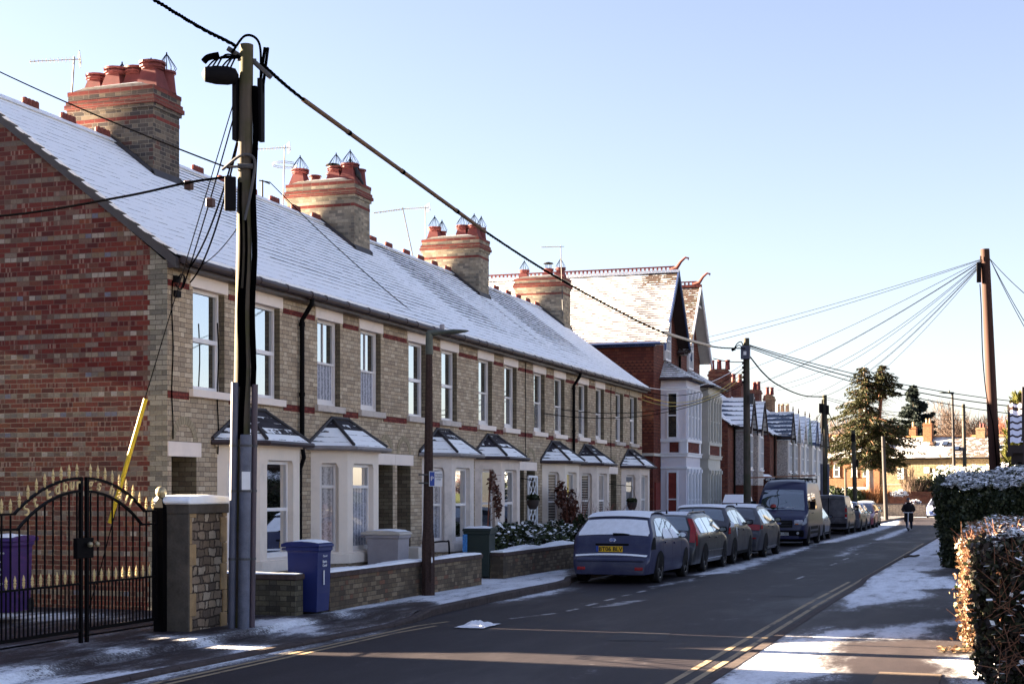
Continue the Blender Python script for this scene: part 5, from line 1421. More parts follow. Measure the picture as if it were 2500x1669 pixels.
def build_estate():
    T = MT; L, W, H = 4.52, 1.80, 1.50
    c = Car(L, W, [(0,.34),(.03,.62),(.18,.75),(.55,.86),(1.2,.97),(2.0,1.38),(2.4,1.43),(3.6,1.42),(4.12,1.36),(4.2,1.31),(4.36,.98),(4.40,.80),(4.44,.66),(4.49,.62),(4.51,.5),(4.52,.34)], plan_for(L, .7, .86), lambda x: .93, .2, .30, .03, .10)
    R = car_root('estate_car', 'charcoal estate car with roof rails and tall red tail lights, second in line', 'car', -7.90, 34.95, 1)
    common(c, R, 'p_volvo', (.9, 3.54), .325, T['car_glass_bright'], None, window_band(c, H, 1.5, 4.02, 3), dict(seams=(1.4, 2.35, 3.2), handles=((2.15, .82), (3.0, .84)), sillmat='chrome', sill=(.30, .325)), 6)
    c.toppatch(T['car_glass_teal'], R, 'rear_window', 4.19, 4.345, -.80, .80, .008)
    for sg in (-1, 1):
        c.side(T['red_lens'], R, 'tail_light', 4.10, 4.40, lambda x: .66 if x > 4.28 else .92-.0*x, lambda x: max(.93, c.T(x)-.05), sg, .012, n=10)
        c.toppatch(T['red_lens'], R, 'tail_light', 4.21, 4.42, sg*.86, sg*1.04, .010, 10, 3)
        m = MB(); m.tube([(1.95, sg*.56, 1.41), (2.1, sg*.56, 1.475), (3.9, sg*.56, 1.455), (4.05, sg*.56, 1.40)], .018, 7); m.build('roof_rail', T['alloy'], R)
        c.side(T['chrome'], R, 'side_moulding', 1.25, 3.2, .50, .515, sg, .014)
        mirror(R, 1.55, sg*.87, 1.0, sg, T['dark_plastic'], T['car_glass'])
    m = MB(); m.lathe([(.03, 1.41), (.012, 1.50), (.0, 1.52)], 3.9, 0, 8); m.build('aerial_fin', T['dark_plastic'], R)
    plate(R, 4.43, 0, .78, .52, .11, T['plate_y'], ''); c.toppatch(T['frost'], R, 'frost_on_roof', 2.2, 4.05, -.8, .8, .006)
    orient(R, L, 1); return R
def build_suv():
    T = MT; L, W, H = 4.35, 1.80, 1.60
    c = Car(L, W, [(0,.36),(.03,.72),(.18,.86),(.55,.96),(1.15,1.05),(1.85,1.50),(2.3,1.58),(3.1,1.58),(3.6,1.54),(3.72,1.48),(4.08,1.08),(4.14,1.0),(4.22,.78),(4.28,.74),(4.33,.55),(4.35,.34)], plan_for(L, .7, .84), lambda x: 1.0+.02*x, .24, .30, .03, .11)
    R = car_root('crossover_car', 'dark grey crossover with snow on its roof and tail lights, third in the parked line', 'car', -7.96, 39.55, 1)
    common(c, R, 'p_suv', (.86, 3.46), .34, T['car_glass'], None, window_band(c, H, 1.45, 3.75, 3), dict(seams=(1.35, 2.3, 3.15), handles=((2.1, .92), (2.95, .95))), 5)
    c.toppatch(T['car_glass_teal'], R, 'rear_window', 3.74, 4.02, -.84, .84, .008)
    c.toppatch(T['snow'], R, 'snow_on_roof', 1.95, 3.66, -1.0, 1.0, .03)
    for sg in (-1, 1):
        c.side(T['red_lens'], R, 'tail_light', 3.98, 4.24, .84, lambda x: max(.85, min(1.06, c.T(x)-.03)), sg, .014, n=8)
        c.side(T['frost'], R, 'snow_on_flank', 3.6, 4.12, lambda x: 1.02, lambda x: max(1.03, min(1.16, c.T(x)-.06)), sg, .02)
        c.side(T['frost'], R, 'snow_on_door', 3.15, 3.30, lambda x: .72+(x-3.15)*1.6, lambda x: 1.02, sg, .012)
        c.side(T['frost'], R, 'snow_on_window', 2.3, 2.75, lambda x: 1.05, lambda x: 1.12+.18*max(0, 1-abs(x-2.5)*4), sg, .012)
        mirror(R, 1.45, sg*.87, 1.12, sg, T['dark_plastic'], T['car_glass'])
    plate(R, 4.235, 0, .90, .52, .11, T['plate_y'], '')
    orient(R, L, 1); return R
def build_audi():
    T = MT; L, W, H = 4.40, 1.83, 1.60
    c = Car(L, W, [(0,.36),(.03,.70),(.18,.84),(.55,.96),(1.15,1.05),(1.9,1.50),(2.3,1.585),(3.2,1.58),(3.72,1.52),(3.84,1.46),(4.12,1.10),(4.18,1.02),(4.26,.80),(4.33,.72),(4.38,.55),(4.40,.34)], plan_for(L, .7, .86), lambda x: 1.01, .22, .31, .03, .11)
    R = car_root('compact_suv', 'graphite compact SUV dusted with frost, parked in front of the tall blue van', 'car', -7.88, 44.5, 1)
    common(c, R, 'p_audi', (.88, 3.50), .35, T['car_glass'], None, window_band(c, H, 1.5, 3.85, 3), dict(seams=(1.4, 2.35, 3.2), handles=((2.15, .93), (3.0, .95)), sillmat='chrome', sill=(.30, .33)), 5)
    c.toppatch(T['car_glass'], R, 'rear_window', 3.86, 4.08, -.82, .82, .008)
    c.toppatch(T['snow'], R, 'snow_on_roof', 2.0, 3.78, -1.0, 1.0, .02)
    for sg in (-1, 1):
        c.side(T['red_lens'], R, 'tail_light', 4.0, 4.27, .88, lambda x: max(.89, min(1.0, c.T(x)-.02)), sg, .014, n=8)
        c.toppatch(T['red_lens'], R, 'tail_light', 4.19, 4.245, sg*.5, sg*1.03, .012, 5, 6)
        m = MB(); m.box(4.30, 4.40, sg*.62-.12, sg*.62+.12, .58, .62); m.build('reflector', T['red_lens'], R)
        mirror(R, 1.5, sg*.88, 1.13, sg, T['dark_plastic'], T['car_glass'])
    plate(R, 4.27, 0, .80, .52, .11, T['dark_plastic'], ''); m = MB(); m.lathe([(.03, 1.59), (.01, 1.66), (0, 1.67)], 3.5, 0, 8); m.build('aerial_fin', T['dark_plastic'], R)
    orient(R, L, 1); return R
def build_van():
    T = MT; L, W, H = 5.53, 2.00, 2.52
    c = Car(L, W, [(0,.34),(.03,.72),(.08,1.0),(.22,1.12),(.55,1.24),(.78,1.32),(1.25,1.98),(1.42,2.16),(1.75,2.40),(2.2,2.50),(2.8,2.52),(5.3,2.52),(5.48,2.46),(5.50,1.9),(5.52,.9),(5.53,.34)], [(0,.74),(.1,.90),(.3,.965),(.7,1),(5.4,1),(5.53,.97)], lambda x: 1.32, .28, .10, .04, .14)
    R = car_root('panel_van', 'tall navy blue van facing down the street with a long plank on its roof', 'van', -8.10, 55.9, -1)
    fr = [(1.12, 1.98, lambda x: 1.38, lambda x: max(1.40, min(c.T(x)-.16, 1.98))), (2.35, 3.6, lambda x: 1.42, lambda x: 2.0)]
    common(c, R, 'p_transit', (.98, 4.2), .345, T['car_glass'], None, fr, dict(seams=(1.0, 2.1, 3.75), handles=((1.95, 1.25), (2.3, 1.25)), sill=(.45, .55)), 6)
    ws = c.toppatch(T['car_glass_teal'], R, 'windscreen', .80, 1.36, -.90, .90, .010)
    m = MB()
    for y in (-.42, .42): m.box(1.28, 1.30, y-.26, y+.26, 1.86, 2.02)
    m.build('sun_visor', T['bin_grey'], ws)
    m = MB(); m.lathe([(.13, 0), (.12, .06), (.07, .12), (.01, .13)], 0, 0, 12, M=Matrix.Translation((.92, .35, 1.46))); m.build('red_cap', plain('red_cap', (.30,.05,.045), .8), ws)
    m = MB(); m.box(.86, .98, -.45, -.15, 1.46, 1.475); m.build('papers', T['white_ink'], ws)
    m = MB(); m.box(.0, .14, -.92, .92, .36, .62); m.build('front_bumper', T['dark_plastic'], R, bevel=.05)
    m = MB(); g = []
    m.box(.0, .065, -.50, .50, .70, .98); gr = m.build('grille', T['dark_plastic'], R, bevel=.05)
    m = MB()
    for z in (.74, .80, .86, .92): m.box(-.008, .02, -.47, .47, z-.008, z+.008)
    m.build('grille_bar', T['galv'], gr)
    m = MB(); m.lathe([(.001, 0), (.075, 0), (.075, .02), (.001, .02)], 0, 0, 20, M=Matrix.Translation((-.006, 0, .865)) @ Matrix.Rotation(-pi/2, 4, 'Y') @ Matrix.Diagonal((.55, 1.3, 1, 1))); bd = m.build('oval_badge', T['chrome'], gr)
    m = MB(); m.lathe([(.001, 0), (.062, 0), (.062, .005), (.001, .005)], 0, 0, 20, M=Matrix.Translation((-.027, 0, .865)) @ Matrix.Rotation(-pi/2, 4, 'Y') @ Matrix.Diagonal((.55, 1.3, 1, 1))); m.build('badge_field', T['eu_blue'], bd)
    text_on(bd, 'badge_script', 'Ford', .06, (-.034, 0, .865), (pi/2, 0, -pi/2), T['chrome'], .001, shear=.3)
    for sg in (-1, 1):
        c.side(T['clear_lens'], R, 'headlight', .06, .46, lambda x: .78+.25*x, lambda x: max(.79+.25*x, min(c.T(x)-.05, 1.02+.3*x)), sg, .014, n=10)
        m = MB(); m.box(.03, .09, sg*.72-.16, sg*.72+.16, .82, .99); m.build('headlight', T['clear_lens'], R, bevel=.04)
        m = MB(); m.box(.022, .04, sg*.66-.06, sg*.66+.06, .83, .86); m.build('indicator', T['amber'], R)
        m = MB(); m.lathe([(.001, 0), (.05, 0), (.05, .02), (.001, .02)], 0, 0, 12, M=Matrix.Translation((.0, sg*.70, .50)) @ Matrix.Rotation(-pi/2, 4, 'Y')); m.build('fog_light', T['clear_lens'], R)
        m = MB(); m.box(1.0, 1.12, sg*(W/2+.03), sg*(W/2+.22), 1.38, 1.70) if sg > 0 else m.box(1.0, 1.12, -(W/2+.22), -(W/2+.03), 1.38, 1.70)
        m.tube([(1.06, sg*.95, 1.42), (1.06, sg*1.06, 1.45)], .03, 6); m.build('wing_mirror', T['dark_plastic'], R, bevel=.03)
        c.side(T['dark_plastic'], R, 'side_moulding', 1.45, 3.75, .62, .74, sg, .012)
        m = MB(); m.tube([(1.9, sg*.72, 2.50), (5.2, sg*.72, 2.58)], .02, 6); m.build('roof_rail', T['dark_plastic'], R)
    m = MB(); m.tube([(.80, .1, 1.34), (.86, .55, 1.40), (.93, .80, 1.50)], .014, 5); m.tube([(.80, -.5, 1.34), (.84, .0, 1.38), (.86, .25, 1.42)], .014, 5); m.build('wiper', T['dark_plastic'], R)
    for x in (2.0, 3.3, 4.6):
        m = MB(); m.box(x-.03, x+.03, -.85, .85, 2.56, 2.60); m.box(x-.03, x+.03, -.85, -.81, 2.44, 2.58); m.box(x-.03, x+.03, .81, .85, 2.44, 2.58); m.build('roof_bar', T['dark_plastic'], R)
    plate(R, -.004, -.10, .47, .52, .11, T['plate_w'], 'KP18 HSD', back=False)
    orient(R, L, -1)
    m = MB(); m.box(-.08, .08, -1.35, 1.35, -.025, .025, M=Matrix.Translation((-8.25, 57.6, 2.44)) @ Matrix.Rotation(radians(-64), 4, 'Z') @ Matrix.Rotation(radians(2), 4, 'X'))
    tag(m.build('plank', T['bark_red']), 'long brown plank lying across the roof bars of the tall blue van', 'plank')
    return R
def small_car(name, label, cat, paint, x, y, facing, L=4.0, W=1.72, H=1.46, hi=0, rearlight=True, snow=True, glass='car_glass', rails=False):
    T = MT
    c = Car(L, W, hatch_top(L, H, .93+hi, 1.05, 1.8, L-.95, L-.55, .98+hi*.6), plan_for(L, .7, .85), lambda q: .92+hi*.7, .22, .29, .03, .10)
    R = car_root(name, label, cat, x, y, facing)
    common(c, R, paint, (.82, L-.80), .32, T[glass], None, window_band(c, H, 1.35, L-.55, 3), dict(seams=(1.3, 2.2, 3.0), handles=((2.05, .85), (2.85, .87))), 5)
    c.toppatch(T[glass], R, 'rear_window', L-.50, L-.30, -.80, .80, .008)
    c.toppatch(T[glass], R, 'windscreen', 1.14, 1.74, -.86, .86, .008)
    if snow: c.toppatch(T['snow'], R, 'snow_on_roof', 1.85, L-.9, -1, 1, .02)
    for sg in (-1, 1):
        c.side(T['red_lens'], R, 'tail_light', L-.34, L-.12, .78, lambda q: max(.79, min(1.0+hi, c.T(q)-.03)), sg, .014, n=6)
        c.side(T['clear_lens'], R, 'headlight', .06, .42, lambda q: .62+.2*q, lambda q: max(.63+.2*q, min(c.T(q)-.05, .76+.25*q)), sg, .014, n=6)
        mirror(R, 1.38, sg*(W/2-.03), 1.0+hi*.8, sg, T[paint] if paint == 'p_red' else T['dark_plastic'], T['car_glass_bright'], True)
        if rails: m = MB(); m.tube([(1.8, sg*.55, H-.02), (2.0, sg*.55, H+.05), (L-1.0, sg*.55, H+.03), (L-.85, sg*.55, H-.05)], .02, 6); m.build('roof_rail', T['galv'], R)
    if facing == 1: plate(R, L-.10, 0, .80, .5, .11, T['plate_y'], '')
    else:
        plate(R, .0, 0, .45, .5, .11, T['plate_w'], '', back=False); m = MB(); m.box(-.01, .06, -.42, .42, .56, .70); m.build('grille', T['dark_plastic'], R, bevel=.02)
    orient(R, L, facing); return R
def build_grey_van():
    T = MT; L, W, H = 4.78, 1.90, 1.97
    c = Car(L, W, [(0,.34),(.03,.7),(.2,.86),(.7,1.02),(1.1,1.12),(1.75,1.80),(2.1,1.94),(4.5,1.97),(4.68,1.93),(4.73,1.5),(4.77,.8),(4.78,.34)], [(0,.74),(.1,.9),(.4,.98),(.8,1),(4.65,1),(4.72,.985),(4.78,.95)], lambda x: 1.12, .26, .12, .03, .07)
    R = car_root('work_van', 'dusty dark grey panel van seen from behind, parked beyond the tall blue van', 'van', -8.52, 76.0, 1)
    common(c, R, 'p_vivaro', (.95, 4.0), .33, T['car_glass_bright'], None, [(1.35, 2.15, lambda x: 1.16, lambda x: max(1.17, min(c.T(x)-.15, 1.72)))], dict(seams=(1.25, 2.25, 3.4), handles=((2.1, 1.0), (2.4, 1.0)), sill=(.36, .5)), 6)
    m = MB(); m.box(L-.05, L-.02, -.008, .008, .4, 1.85); m.box(L-.03, L-.015, -.02, .02, .4, 1.85)
    m.build('door_seam', T['dark_plastic'], R)
    m = MB()
    for a, b in ((-.80, -.08), (.08, .80)):
        m.tube([(L-.045, a, 1.12), (L-.06, a, 1.78), (L-.06, b, 1.78), (L-.045, b, 1.12), (L-.045, a, 1.12)], .010, 5)
        m.tube([(L-.012, a, .62), (L-.014, a, .86), (L-.014, b, .86), (L-.012, b, .62), (L-.012, a, .62)], .010, 5)
    m.build('pressed_panel', T['dark_plastic'], R)
    for sg in (-1, 1):
        for z0, z1, mt in ((1.12, 1.48, 'red_lens'), (1.30, 1.48, 'clear_lens'), (.85, 1.02, 'red_lens'), (.80, .87, 'clear_lens')):
            m = MB(); m.box(L-.10, L-.005, sg*.87-.055, sg*.87+.055, z0, z1); m.build('tail_light', T[mt], R, bevel=.01)
        mirror(R, 1.3, sg*.95, 1.28, sg, T['dark_plastic'], T['car_glass_teal'])
        m = MB(); m.box(1.22, 1.34, sg*.98-(0 if sg > 0 else .2), sg*.98+(.2 if sg > 0 else 0), 1.18, 1.45); m.build('wing_mirror', T['dark_plastic'], R, bevel=.03)
    m = MB(); m.box(L-.05, L+.02, -.9, .9, .36, .56); m.build('rear_bumper', T['dark_plastic'], R, bevel=.03)
    orient(R, L, 1); return R
def build_cars():
    build_focus(); build_estate(); build_suv(); build_audi(); build_van()
    small_car('hatchback_car', 'small pale blue car squeezed between the two vans', 'car', 'p_small', -8.38, 64.6, 1, 4.05, 1.72, 1.48, glass='car_glass_bright')
    build_grey_van()
    small_car('suv_car', 'dark grey car just beyond the dusty grey van, mostly hidden by it', 'car', 'p_suv', -8.35, 81.6, 1, 4.3, 1.8, 1.6, .08)
    small_car('hatchback_car', 'blue hatchback with a snowy back, parked behind the red car', 'car', 'p_navy', -8.5, 87.0, 1, 4.0, 1.72, 1.5)
    small_car('hatchback_car', 'red car facing the camera near the far end of the parked line', 'car', 'p_red', -8.5, 92.4, -1, 4.0, 1.74, 1.5, 0, False)
    small_car('estate_car', 'silver estate car tucked in behind the red car', 'car', 'p_audi', -8.9, 99.0, 1, 4.4, 1.76, 1.5)
    small_car('suv_car', 'white compact SUV with roof rails at the far end of the parked line', 'car', 'p_white', -11.0, 124.0, 1, 4.3, 1.84, 1.58, .08, rails=True)
    small_car('suv_car', 'bright blue SUV facing the camera at the far junction, half behind the hedge', 'car', 'p_blue', -6.25, 146.0, -1, 4.8, 1.88, 1.85, .18, rails=True)
# ------------------------------------------------------------------ street furniture, walls, wires
def sag_line(a, b, sag, n=18):
    a, b = Vector(a), Vector(b)
    return [a.lerp(b, i/n)-Vector((0, 0, sag*4*(i/n)*(1-i/n))) for i in range(n+1)]
def through(pts, n=10):
    """smooth line through points (Catmull-Rom)"""
    P = [Vector(p) for p in pts]; P = [2*P[0]-P[1]]+P+[2*P[-1]-P[-2]]; out = []
    for k in range(1, len(P)-2):
        for i in range(n):
            t = i/n; a, b, c, d = P[k-1:k+3]
            out.append(.5*((2*b)+(c-a)*t+(2*a-5*b+4*c-d)*t*t+(3*b-a-3*c+d)*t**3))
    return out+[P[-2]]
def wire(name, label, pts, r, mat='wire', group='overhead wires', cat='cable', n=5):
    o = MB().tube(pts, r, n).build(name, MT[mat], smooth=True); tag(o, label, cat, group); return o
def twisted(name, label, pts, r, mat='wire', turns=40, group='overhead wires'):
    m = MB(); P = [Vector(p) for p in pts]
    for k in range(3):
        line = []; N = len(P)*6
        for i in range(N+1):
            f = i/N*(len(P)-1); a = min(int(f), len(P)-2); q = P[a].lerp(P[a+1], f-a); d = (P[a+1]-P[a]).normalized()
            e = d.cross(Vector((0, 0, 1))).normalized(); g = d.cross(e); t = 2*pi*(k/3+turns*i/N)
            line.append(q+(e*cos(t)+g*sin(t))*r*.62)
        m.tube(line, r*.62, 5)
    o = m.build(name, MT[mat], smooth=True); tag(o, label, 'cable', group); return o
def wooden_pole(name, label, base, top, r0, r1, mat, group=None):
    R = place(name, label, 'pole', base, group)
    b, t = Vector(base), Vector(top); m = MB(); n = 12
    m.tube([b.lerp(t, i/n)-Vector((0, 0, .3 if i == 0 else 0)) for i in range(n+1)], [r0+(r1-r0)*i/n for i in range(n+1)], 18)
    m.build('pole_shaft', MT[mat], R, smooth=True, ang=50); return R
def build_near_pole():
    T = MT; b, t = (-9.70, 17.5, .1), (-9.60, 17.53, 7.86)
    R = wooden_pole('telegraph_pole', 'mossy wooden telegraph pole with grey conduits, next to the stone gate pier', b, t, .125, .088, 'pole_mossy', 'poles along the street')
    def at(z, off=0): f = (z-.1)/7.76; return Vector((b[0]+(t[0]-b[0])*f, b[1]+(t[1]-b[1])*f, z))
    # axis seen from the street: screen-right is roughly (+.95,+.32)
    rt = Vector((.86, .51, 0)).normalized(); fr = Vector((.51, -.86, 0)).normalized()
    for dx, df, z1, r, mt in ((-.10, .13, 3.35, .048, 'conduit'), (.055, .15, 2.66, .078, 'galv_blue'), (.165, .08, 3.33, .042, 'conduit_p')):
        m = MB(); m.tube([at(z)+rt*dx+fr*df for z in rng(.1, z1, .5)], r, 14); c = m.build('conduit', T[mt], R, smooth=True)
        for z in (1.0, 1.9, 2.5):
            if z < z1: m = MB(); m.tube([at(z)+rt*dx+fr*df, at(z+.03)+rt*dx+fr*df], r*1.12, 14); m.build('conduit_strap', T['galv'], c)
    for dx, df, z0, z1, r in ((.15, .06, 3.3, 7.3, .038), (-.06, .12, 3.3, 6.0, .018), (.02, .125, 2.6, 5.6, .018), (-.02, .12, 2.6, 4.6, .02)):
        m = MB(); m.tube([at(z)+rt*(dx+.015*sin(z*4))*(1-.25*(z/8))+fr*df*(1-.15*z/8) for z in rng(z0, z1, .25)], r, 7); m.build('riser_cable', T['wire'], R, smooth=True)
    # white label
    m = MB(); c = at(2.05)+rt*.06+fr*.232; m.box(-.055, .055, -.004, .004, -.12, .12, M=Matrix.Translation(c) @ Matrix.Rotation(atan2(rt.y, rt.x), 4, 'Z')); m.build('warning_label', T['white_ink'], R)
    # terminal box on the left near the top, with a bundle of tails
    m = MB(); c = at(7.42)-rt*.34+fr*.05
    m.lathe([(.02, -.24), (.10, -.2), (.125, -.06), (.125, .1), (.10, .2), (.02, .24)], 0, 0, 10, M=Matrix.Translation(c) @ Matrix.Rotation(atan2(rt.y, rt.x), 4, 'Z') @ Matrix.Rotation(pi/2, 4, 'Y') @ Matrix.Diagonal((1, .8, 1, 1)))
    m.build('terminal_box', T['dark_plastic'], R, smooth=True)
    m = MB(); 
    for k in range(6): m.tube(through([at(7.5)-rt*(.52-.06*k)+fr*.06, at(7.62+.03*(k % 3))-rt*(.38-.05*k)+fr*.1, at(7.66)-rt*.08+fr*.08], 5), .012, 5)
    m.tube(through([at(7.6)-rt*.56, at(7.66)-rt*.5, at(7.7)-rt*.36], 4), .045, 6)
    m.tube(through([at(7.72)-rt*.2+fr*.05, at(7.98)-rt*.02, at(7.9)+rt*.16, at(7.5)+rt*.19, at(7.0)+rt*.17], 7), .018, 6)
    m.tube(through([at(7.84)+rt*.24, at(7.4)+rt*.19, at(6.9)+rt*.17], 6), .02, 6); m.tube(through([at(7.84)+rt*.28, at(7.3)+rt*.22, at(6.9)+rt*.17], 6), .02, 6)
    m.build('cable_tails', T['wire'], R, smooth=True)
    m = MB(); m.box(-.03, .03, -.05, .05, -.42, .42, M=Matrix.Translation(at(7.0)-rt*.13)); m.box(-.03, .03, -.05, .05, -.42, .42, M=Matrix.Translation(at(7.0)+rt*.20)); m.build('cable_guard', T['dark_plastic'], R)
    m = MB(); m.box(-.075, .075, -.07, .07, -.22, .22, M=Matrix.Translation(at(5.86)-rt*.19+fr*.03) @ Matrix.Rotation(atan2(rt.y, rt.x), 4, 'Z')); m.build('junction_box', T['dark_plastic'], R, bevel=.015)
    m = MB(); m.tube([at(6.22)-rt*.1+fr*.1, at(6.22)+rt*.1+fr*.12], .035, 8); m.tube([at(6.22)-rt*.22, at(6.22)+rt*.0+fr*.1], .018, 6); m.tube(through([at(6.18)-rt*.3, at(6.36)-rt*.05+fr*.12, at(6.3)+rt*.12+fr*.12, at(5.9)+rt*.08+fr*.13, at(5.5)+fr*.13], 6), .02, 6); m.build('shackle', T['galv'], R)
    m = MB(); m.tube([at(7.66)-rt*.12, at(7.66)+rt*.13], .025, 8); m.tube([at(7.64)+rt*.10, at(7.44)+rt*.33], .035, 8); m.tube([at(7.70)-rt*.08, at(7.80)-rt*.25], .035, 8); m.build('strain_clamp', T['galv'], R)
    # guy wire with its yellow guard, behind the gates
    wire('guy_wire', 'thin steel stay running from the mossy telegraph pole to the ground behind the gates', [at(7.3)-rt*.1, (-11.78, 18.5, 3.24), (-12.55, 18.5, .7), (-12.75, 18.5, .12)], .008, 'wire_grey', None)
    o = MB().tube([(-11.76, 18.49, 3.24), (-12.36, 18.49, 1.45)], .033, 10).build('stay_guard', T['yellow_guard'], smooth=True); tag(o, 'yellow plastic guard sleeve sloping on the stay wire before the red gable', 'stay guard')
    return R, at, rt, fr
def build_wires(at, rt, fr):
    T = MT
    pts = through([(-9.62, -2, 8.9), (-9.60, 8, 8.0), (-9.60, 15.3, 7.75), (-9.60, 17.2, 7.76)], 8)
    twisted('overhead_cable', 'thick twisted black cable running over the camera to the top of the mossy pole', pts, .023, turns=60)
    main = [(-9.50, 17.75, 7.66), (-9.55, 19.1, 7.52), (-9.5, 21.76, 7.28), (-9.45, 26.6, 6.87), (-9.4, 32.5, 6.58), (-9.35, 41.7, 6.45), (-9.3, 49, 6.72), (-9.3, 55.5, 7.25)]
    P = through(main, 8); twisted('overhead_cable', 'thick twisted cable in a tan sleeve, from the mossy pole to the next pole', P, .023, turns=90)
    s = MB(); S = through([main[1], main[2], main[3]], 10); s.tube(S, .036, 10)
    sl = s.build('cable_sleeve', T['sleeve'], smooth=True); tag(sl, 'long tan protective sleeve round the cable above the chimneys', 'cable sleeve')
    m = MB()
    for q in (S[6], S[12], S[-4]): m.tube([q, q+(S[12]-S[10]).normalized()*.08], .042, 10)
    m.build('sleeve_joint', T['wire'], sl)
    s = MB(); s.tube(through([(-9.35, 41.7, 6.46), (-9.33, 45, 6.56), (-9.31, 48.6, 6.71)], 8), .05, 8); tag(s.build('cable_sleeve', plain('pale_sleeve', (.48,.41,.33), .7), smooth=True), 'pale sleeve round the cable in front of the red villas', 'cable sleeve')
    h1 = (-11.9, 19.75, 5.02)
    wire('overhead_wire', 'paired thin wire crossing the sky from the left edge to the mossy pole', sag_line(at(6.2)-rt*.2, (-21.4, 24.5, 11.5), .12), .012)
    wire('overhead_wire', 'thick black wire drooping from the mossy pole across the red gable', through([at(6.1)-rt*.18, (-10.48, 17.48, 6.07), (-11.64, 17.72, 6.0), (-14.2, 18.6, 6.05), (-16.78, 19.4, 6.3), (-19, 20, 6.6)], 8), .018)
    a = at(7.0)-rt*.13
    wire('drop_wire', 'slack drop wire from the top of the mossy pole to the corner of the end house', sag_line(a, h1, .05), .010, 'wire_grey')
    wire('drop_wire', 'first of two black drop wires from the mossy pole to the end house eaves', sag_line(at(6.6)-rt*.1, (-11.8, 19.75, 5.3), .22), .013)
    wire('drop_wire', 'second of two black drop wires from the mossy pole to the end house wall', sag_line(at(6.55)-rt*.1, (-11.9, 19.95, 5.12), .3), .013)
    wire('drop_wire', 'thin wire from half way up the mossy pole to the end house gutter', sag_line(at(5.4)-rt*.1, (-11.8, 20.1, 5.4), .06), .007)
    for q, l in (((-10.49, 17.55, 6.05), 'small brown insulator block on the drooping black wire'), ((-10.33, 17.85, 5.86), 'small brown insulator block on the slack drop wires')):
        m = MB(); m.box(-.05, .05, -.05, .05, -.06, .06, M=Matrix.Translation(q)); tag(m.build('insulator_block', plain('brown_insulator', (.06,.025,.02), .5), bevel=.012), l, 'insulator')
    m = MB(); m.tube(through([(-11.93, 19.62, 5.12), (-11.88, 19.66, 5.2), (-11.9, 19.78, 5.16), (-11.93, 19.72, 4.98), (-11.96, 19.62, 5.05)], 6), .014, 6); m.box(-11.99, -11.93, 19.62, 19.74, 4.86, 4.96); m.box(-11.99, -11.93, 19.6, 19.72, 5.08, 5.18)
    tag(m.build('cable_bracket', T['dark_plastic']), 'black cable bracket with looped wire at the corner of the end house', 'bracket')
    for y, z0, z1, g in ((19.56, 2.7, 5.1, 'black cable clipped down the corner of the end house'), (20.92, 2.5, 4.6, 'thin cable clipped between the first two upper windows'), (36.9, 2.7, 5.3, 'black cable clipped down the front between the fourth and fifth houses'), (45.75, 2.7, 5.2, 'thin cable clipped near the last house of the terrace')):
        wire('clipped_cable', g, [(-11.975, y+.02*sin(z*5), z) for z in rng(z0, z1, .2)], .011, 'wire', 'cables clipped to the fronts')
    m = MB(); m.tube([(-15.6, 29.2, 8.3), (-15.6, 29.2, 8.78)], .02, 6); m.tube([(-15.6, 29.2, 8.76), (-15.5, 29.35, 8.72), (-15.4, 29.1, 8.7), (-15.6, 29.05, 8.74)], .014, 5); tag(m.build('wire_bracket', T['dark_plastic']), 'small wire bracket standing on the terrace ridge beside the mossy pole', 'bracket')
    wire('drop_wire', 'thin wire stretched down the snowy roof from the ridge bracket to the gutter', sag_line((-15.4, 29.15, 8.72), (-11.75, 29.75, 5.42), .12), .010)
    # second pole: to the terrace end, the villas and across the street
    e2 = Vector((-9.3, 55.6, 6.7))
    for k, (tg, z, mt, sg, lb) in enumerate([((-11.9, 49.6, 5.50), 6.66, 'white_ink', .45, 'white wire sagging from the second pole to the eaves of the last terrace house'), ((-11.9, 49.8, 5.34), 6.5, 'wire', .5, 'black wire sagging from the second pole to the last terrace house'), ((-11.9, 49.9, 5.20), 6.35, 'wire_yellow', .62, 'upper yellow wire from the second pole to the last terrace house'), ((-11.9, 49.6, 5.05), 6.2, 'wire_yellow', .6, 'lower yellow wire from the second pole to the last terrace house'), ((-11.9, 39.9, 4.2), 5.97, 'wire_grey', .5, 'grey wire from the second pole along the fronts to the fifth house'), ((-11.9, 38.3, 4.0), 5.9, 'wire_grey', .55, 'grey wire from the second pole to the wall near the fourth house')]):
        wire('drop_wire', lb, sag_line((-9.4, 55.5, z), tg, sg), .012, mt)
    wire('drop_wire', 'black wire from the second pole to the white barge board of the second villa', sag_line((-9.4, 55.6, 6.75), (-11.45, 60.4, 7.35), .05), .018)
    wire('overhead_cable', 'black cable, upper of a pair, from the second pole across the street to the right', sag_line((-9.2, 55.7, 7.4), (1.66, 63.8, 5.4), .35), .018)
    wire('overhead_cable', 'black cable, middle one, from the second pole across the street to the right', sag_line((-9.2, 55.7, 7.36), (1.66, 63.8, 5.2), .42), .022)
    wire('overhead_cable', 'black cable, lower of the three, from the second pole across to the right', sag_line((-9.2, 55.7, 7.3), (1.66, 64.2, 4.9), .45), .018)
    wire('overhead_cable', 'thick black cable sagging from the second pole to the third pole', through([(-9.2, 55.8, 7.0), (-9.25, 59.5, 6.63), (-9.25, 63.6, 6.42), (-9.2, 71.3, 6.44), (-9.1, 79.3, 6.85)], 8), .030)
    wire('overhead_cable', 'black cable dropping from the third pole to the fourth', sag_line((-9.1, 79.4, 6.55), (-9.5, 99.1, 5.6), .75), .026)
